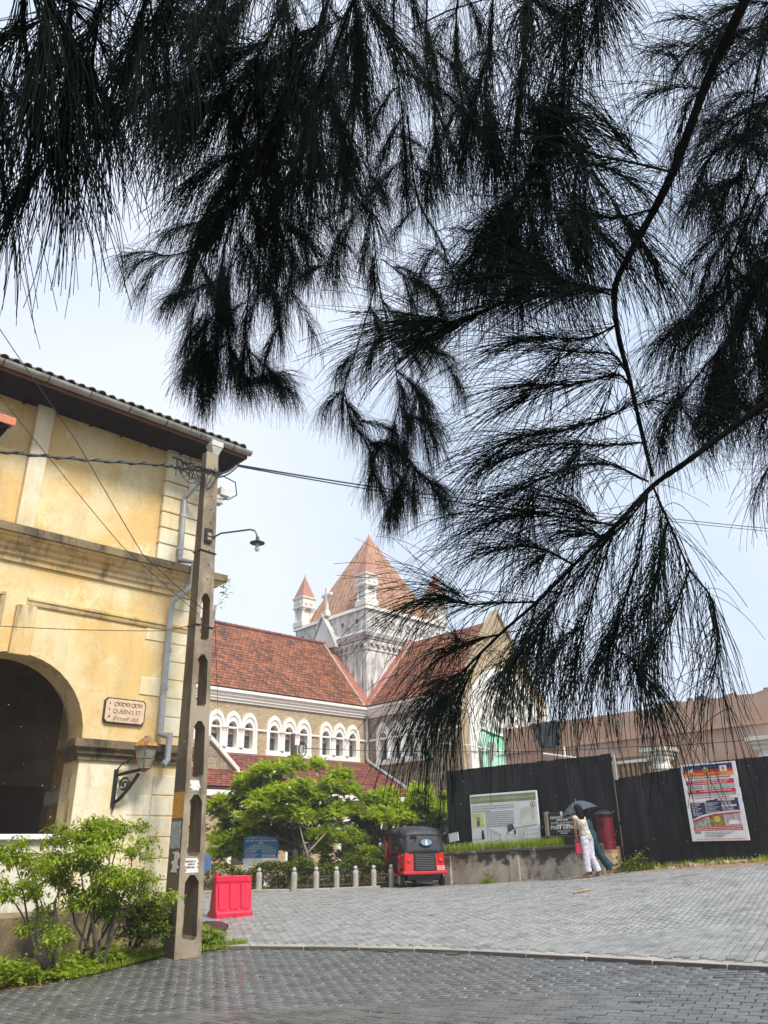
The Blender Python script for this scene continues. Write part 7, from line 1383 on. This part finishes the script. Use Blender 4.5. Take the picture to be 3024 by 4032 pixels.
# -- centre-left dense mass
d = 2.3
for pts_, n in (([(660, -120), (590, 60), (510, 190), (430, 300)], 1100), ([(740, -120), (680, 90), (600, 240), (500, 380)], 1100), ([(600, -120), (520, 20), (440, 130), (400, 200)], 900), ([(640, 60), (600, 240), (540, 380), (480, 470)], 900), ([(700, 150), (660, 300), (600, 430), (560, 520)], 800), ([(520, -120), (470, -20), (430, 60)], 500), ([(800, -100), (740, 60), (690, 200), (650, 330)], 800)):
    spray([(x, y, d + random.uniform(-.2, .3)) for x, y in pts_], int(n * 1.0), .27, .40, .23, .00085, .004, 5, .2, seg=6)
d = 3.4
for pts_, n, sd_ in (([(620, 250), (560, 420), (500, 560), (490, 680), (505, 790)], 1300, 10), ([(500, 500), (400, 545), (330, 555), (290, 575)], 260, 2), ([(490, 600), (420, 625), (385, 640)], 300, 2), ([(495, 740), (440, 770), (410, 800)], 420, 2), ([(505, 790), (540, 825), (590, 818)], 420, 2), ([(560, 560), (590, 640), (605, 720)], 420, 3), ([(600, 480), (630, 560), (620, 640)], 360, 3), ([(470, 420), (430, 520), (410, 600)], 500, 3), ([(450, 660), (440, 740), (460, 800)], 520, 3), ([(520, 420), (480, 560), (470, 700), (470, 790)], 900, 6), ([(540, 600), (530, 720), (545, 800)], 520, 3)):
    spray([(x, y, d) for x, y in pts_], int(n * 1.5), .18, .55, .36, .0007, .003, sd_, .17)
# -- middle hanging branch
d = 3.5
for pts_, n, sd_ in (([(800, -120), (790, 200), (800, 420), (820, 620), (850, 760), (868, 900), (885, 1010)], 1500, 10), ([(815, 600), (775, 740), (745, 830), (740, 880)], 520, 4), ([(745, 850), (760, 910), (795, 950), (815, 965)], 430, 2), ([(850, 740), (900, 745), (960, 768)], 380, 2), ([(858, 800), (890, 830), (925, 870)], 420, 3), ([(868, 900), (905, 905), (930, 915)], 300, 2), ([(880, 990), (905, 1022), (950, 1052)], 480, 2), ([(805, 430), (740, 500), (705, 590)], 480, 4), ([(825, 560), (880, 600), (950, 640)], 420, 4), ([(860, 880), (845, 960), (850, 1050)], 420, 3), ([(885, 1000), (868, 1050), (858, 1090)], 380, 1), ([(790, 950), (805, 1000), (800, 1040)], 260, 1), ([(820, 640), (860, 690), (900, 700)], 320, 3)):
    spray([(x, y, d) for x, y in pts_], int(n * 1.35), .18, .52, .38, .0007, .003, sd_, .15)
d = 3.1
for pts_, n in (([(690, -120), (700, 60), (720, 240), (710, 380)], 900), ([(860, -120), (850, 80), (870, 250), (880, 400)], 1000), ([(930, -120), (920, 100), (940, 260), (930, 360)], 900), ([(1000, -120), (985, 60), (995, 200), (1010, 320)], 800), ([(760, -120), (770, 100), (760, 300), (740, 430)], 900), ([(880, 250), (900, 420), (950, 520), (980, 600)], 620), ([(560, 100), (610, 280), (640, 420), (660, 520)], 700)):
    spray([(x, y, d + random.uniform(-.3, .4)) for x, y in pts_], int(n * 1.15), .21, .48, .36, .0008, .004, 8, .2)
# -- right of centre, near
d = 2.3
for pts_, n in (([(1240, -120), (1220, 60), (1208, 260), (1130, 400), (1060, 500), (1000, 580)], 1300), ([(1208, 260), (1255, 330), (1320, 430), (1370, 510)], 620), ([(1160, -120), (1140, 60), (1120, 220), (1110, 320)], 900), ([(1075, -120), (1060, 60), (1050, 200), (1060, 300)], 800), ([(1320, -130), (1300, -30), (1290, 60)], 480), ([(1200, 120), (1170, 280), (1180, 420), (1160, 520)], 700), ([(1130, 400), (1150, 500), (1130, 580)], 520), ([(1255, 330), (1240, 440), (1270, 540)], 480)):
    spray([(x, y, d + random.uniform(-.15, .2)) for x, y in pts_], int(n * .75), .27, .44, .22, .0009, .0035, 3, .16, seg=6)
# -- sprays off the two near limbs
d = 2.0
for pts_, n, dr in (([(1452, 372), (1360, 350), (1270, 330), (1200, 300)], 330, .08), ([(1420, 450), (1320, 470), (1230, 450)], 330, .10), ([(1335, 625), (1240, 628), (1130, 640), (1010, 690), (940, 735)], 950, .10), ([(1330, 640), (1230, 610), (1120, 590), (1000, 610)], 620, .08), ([(1335, 700), (1270, 730), (1180, 730), (1090, 740)], 380, .10), ([(1352, 800), (1320, 765), (1240, 760), (1160, 745)], 330, .06), ([(1360, 830), (1330, 810), (1240, 830), (1130, 830)], 380, .10), ([(1352, 880), (1300, 905), (1210, 930), (1120, 945), (1050, 1000)], 620, .12),
                    ([(1395, 955), (1300, 962), (1190, 960), (1090, 990)], 520, .13), ([(1400, 1040), (1300, 1000), (1180, 1030), (1080, 1080)], 520, .14), ([(1330, 1135), (1240, 1120), (1130, 1110), (1060, 1130)], 520, .13), ([(1240, 1220), (1150, 1180), (1060, 1190)], 360, .14), ([(1160, 1300), (1080, 1302), (1010, 1305), (960, 1290), (925, 1300)], 400, .15), ([(1080, 1370), (1020, 1385), (965, 1410)], 280, .22), ([(1010, 1440), (985, 1490), (960, 1530)], 340, .28), ([(1040, 1410), (1000, 1490), (985, 1550)], 320, .28),
                    ([(1410, 1050), (1445, 1130), (1490, 1230), (1535, 1290), (1555, 1380)], 480, .22), ([(1400, 1060), (1380, 1200), (1335, 1340), (1310, 1430)], 620, .26), ([(1330, 1135), (1285, 1270), (1250, 1400), (1240, 1470)], 620, .27), ([(1490, 1230), (1450, 1330), (1400, 1420)], 420, .27), ([(1240, 1220), (1190, 1320), (1150, 1400)], 480, .27), ([(1440, 1130), (1420, 1230), (1400, 1330)], 420, .27), ([(1160, 1300), (1130, 1400), (1090, 1450)], 300, .27), ([(1410, 1050), (1360, 1120), (1300, 1180), (1220, 1290)], 520, .2), ([(1540, 1300), (1550, 1400), (1530, 1470)], 130, .25)):
    spray([(x, y, d + random.uniform(-.12, .12)) for x, y in pts_], int(n * .38), .28, .50, dr * .80, .00095, .003, 1, .12, seg=7, bias=.42)
# -- far right curtain
d = 3.0
for pts_, n in (([(1720, -120), (1650, 100), (1610, 320), (1600, 420)], 1000), ([(1740, 120), (1660, 320), (1590, 480), (1520, 580)], 900), ([(1760, 300), (1680, 520), (1600, 700), (1540, 780)], 1000), ([(1760, 500), (1680, 700), (1600, 840), (1560, 900)], 1000), ([(1720, 0), (1620, 110), (1530, 180), (1480, 230)], 600), ([(1760, 650), (1700, 820), (1640, 930)], 800), ([(1640, 420), (1560, 600), (1500, 700)], 700), ([(1590, 40), (1500, 100), (1460, 150)], 420), ([(1700, 200), (1620, 240), (1540, 330), (1500, 420)], 700), ([(1650, 560), (1560, 660), (1470, 760)], 620), ([(1600, 700), (1500, 820), (1440, 900)], 520), ([(1760, 860), (1700, 960), (1660, 1030)], 300), ([(1750, -60), (1700, 200), (1690, 500)], 900), ([(1740, 400), (1690, 650), (1680, 850)], 900)):
    spray([(x, y, d + random.uniform(-.3, .4)) for x, y in pts_], int(n * 1.0), .24, .46, .26, .0009, .004, 6, .2)
# -- more of the crown to the right of the picture
d = 2.8
for pts_, n in (([(1900, -150), (1850, 100), (1820, 350)], 420), ([(2050, 0), (1980, 250), (1930, 480)], 420), ([(2000, 350), (1930, 600), (1880, 800)], 420), ([(2200, 100), (2120, 400), (2080, 650)], 420), ([(1900, 700), (1850, 900), (1830, 1050)], 320), ([(2300, 400), (2220, 700), (2150, 900)], 420), ([(2100, 800), (2000, 950), (1950, 1120)], 320), ([(2400, -50), (2300, 250), (2260, 500)], 420)):
    spray([(x, y, d + random.uniform(-.3, .5)) for x, y in pts_], n, .26, .46, .26, .001, .0045, 5, .2)
# -- crown above and behind the photographer, unseen, added to shade needles and near road
r = np.random.default_rng(5); P0 = []; D0 = []; mb = MB(); top = Vector((tp0[0] - .2, tp0[1], tz + 7))
for k in range(170):
    for _ in range(50):
        c = np.array([r.uniform(-5.5, 4.5), r.uniform(-6, 4.5), r.uniform(4.4, 8.5)]); px, py, zc = proj(c); 
        if zc[0] < .3 or py[0] < -700 or px[0] < -900 or px[0] > 3900: break
    else: continue
    q = r.normal(0, 1, (70, 3)); q[:, 2] -= .6; P0.append(c + r.normal(0, .28, (70, 3))); D0.append(q)
    if k % 4 == 0: limb(mb, top, tuple(c), .03, .008, .1, 6, k)
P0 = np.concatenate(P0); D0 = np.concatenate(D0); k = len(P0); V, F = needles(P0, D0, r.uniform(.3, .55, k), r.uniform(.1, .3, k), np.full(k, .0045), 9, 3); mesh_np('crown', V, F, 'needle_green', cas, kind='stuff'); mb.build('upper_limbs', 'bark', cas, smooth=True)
# ================================================================== RAIN
r = np.random.default_rng(77); P_ = []
while len(P_) < 300:
    x, y, dd = r.uniform(0, 3024), r.uniform(2750, 4032), r.uniform(2.2, 9); p_ = CAMP + ray(x, y) * dd
    if p_[2] > gz(p_[0], p_[1]) + .1: P_.append((p_, dd))
mb = MB()
for p_, dd in P_: mb.ball(p_, .0009 * r.uniform(.7, 1.3) * (1 + .22 * dd), 5, 4, (1, 1, 1.5))
mb.build('rain', 'rain_water', None, smooth='all', fix=False, kind='stuff', label='fine falling raindrops in the air over the street', cat='rain')
# ================================================================== HAZE: damp air over the street
m = bpy.data.materials.new('haze'); m.use_nodes = True; t = m.node_tree; t.nodes.clear(); o_ = t.nodes.new('ShaderNodeOutputMaterial'); pv = t.nodes.new('ShaderNodeVolumePrincipled'); pv.inputs['Color'].default_value = (.93, .95, .98, 1); pv.inputs['Density'].default_value = .0017; pv.inputs['Anisotropy'].default_value = .2
t.links.new(pv.outputs['Volume'], o_.inputs['Volume']); MATS['haze'] = m
mb = MB(); mb.box(-950, 950, -950, 950, -2.5, 24); mb.build('haze', 'haze', None, kind='stuff', label='thin damp haze in the rainy air over the street', cat='haze')
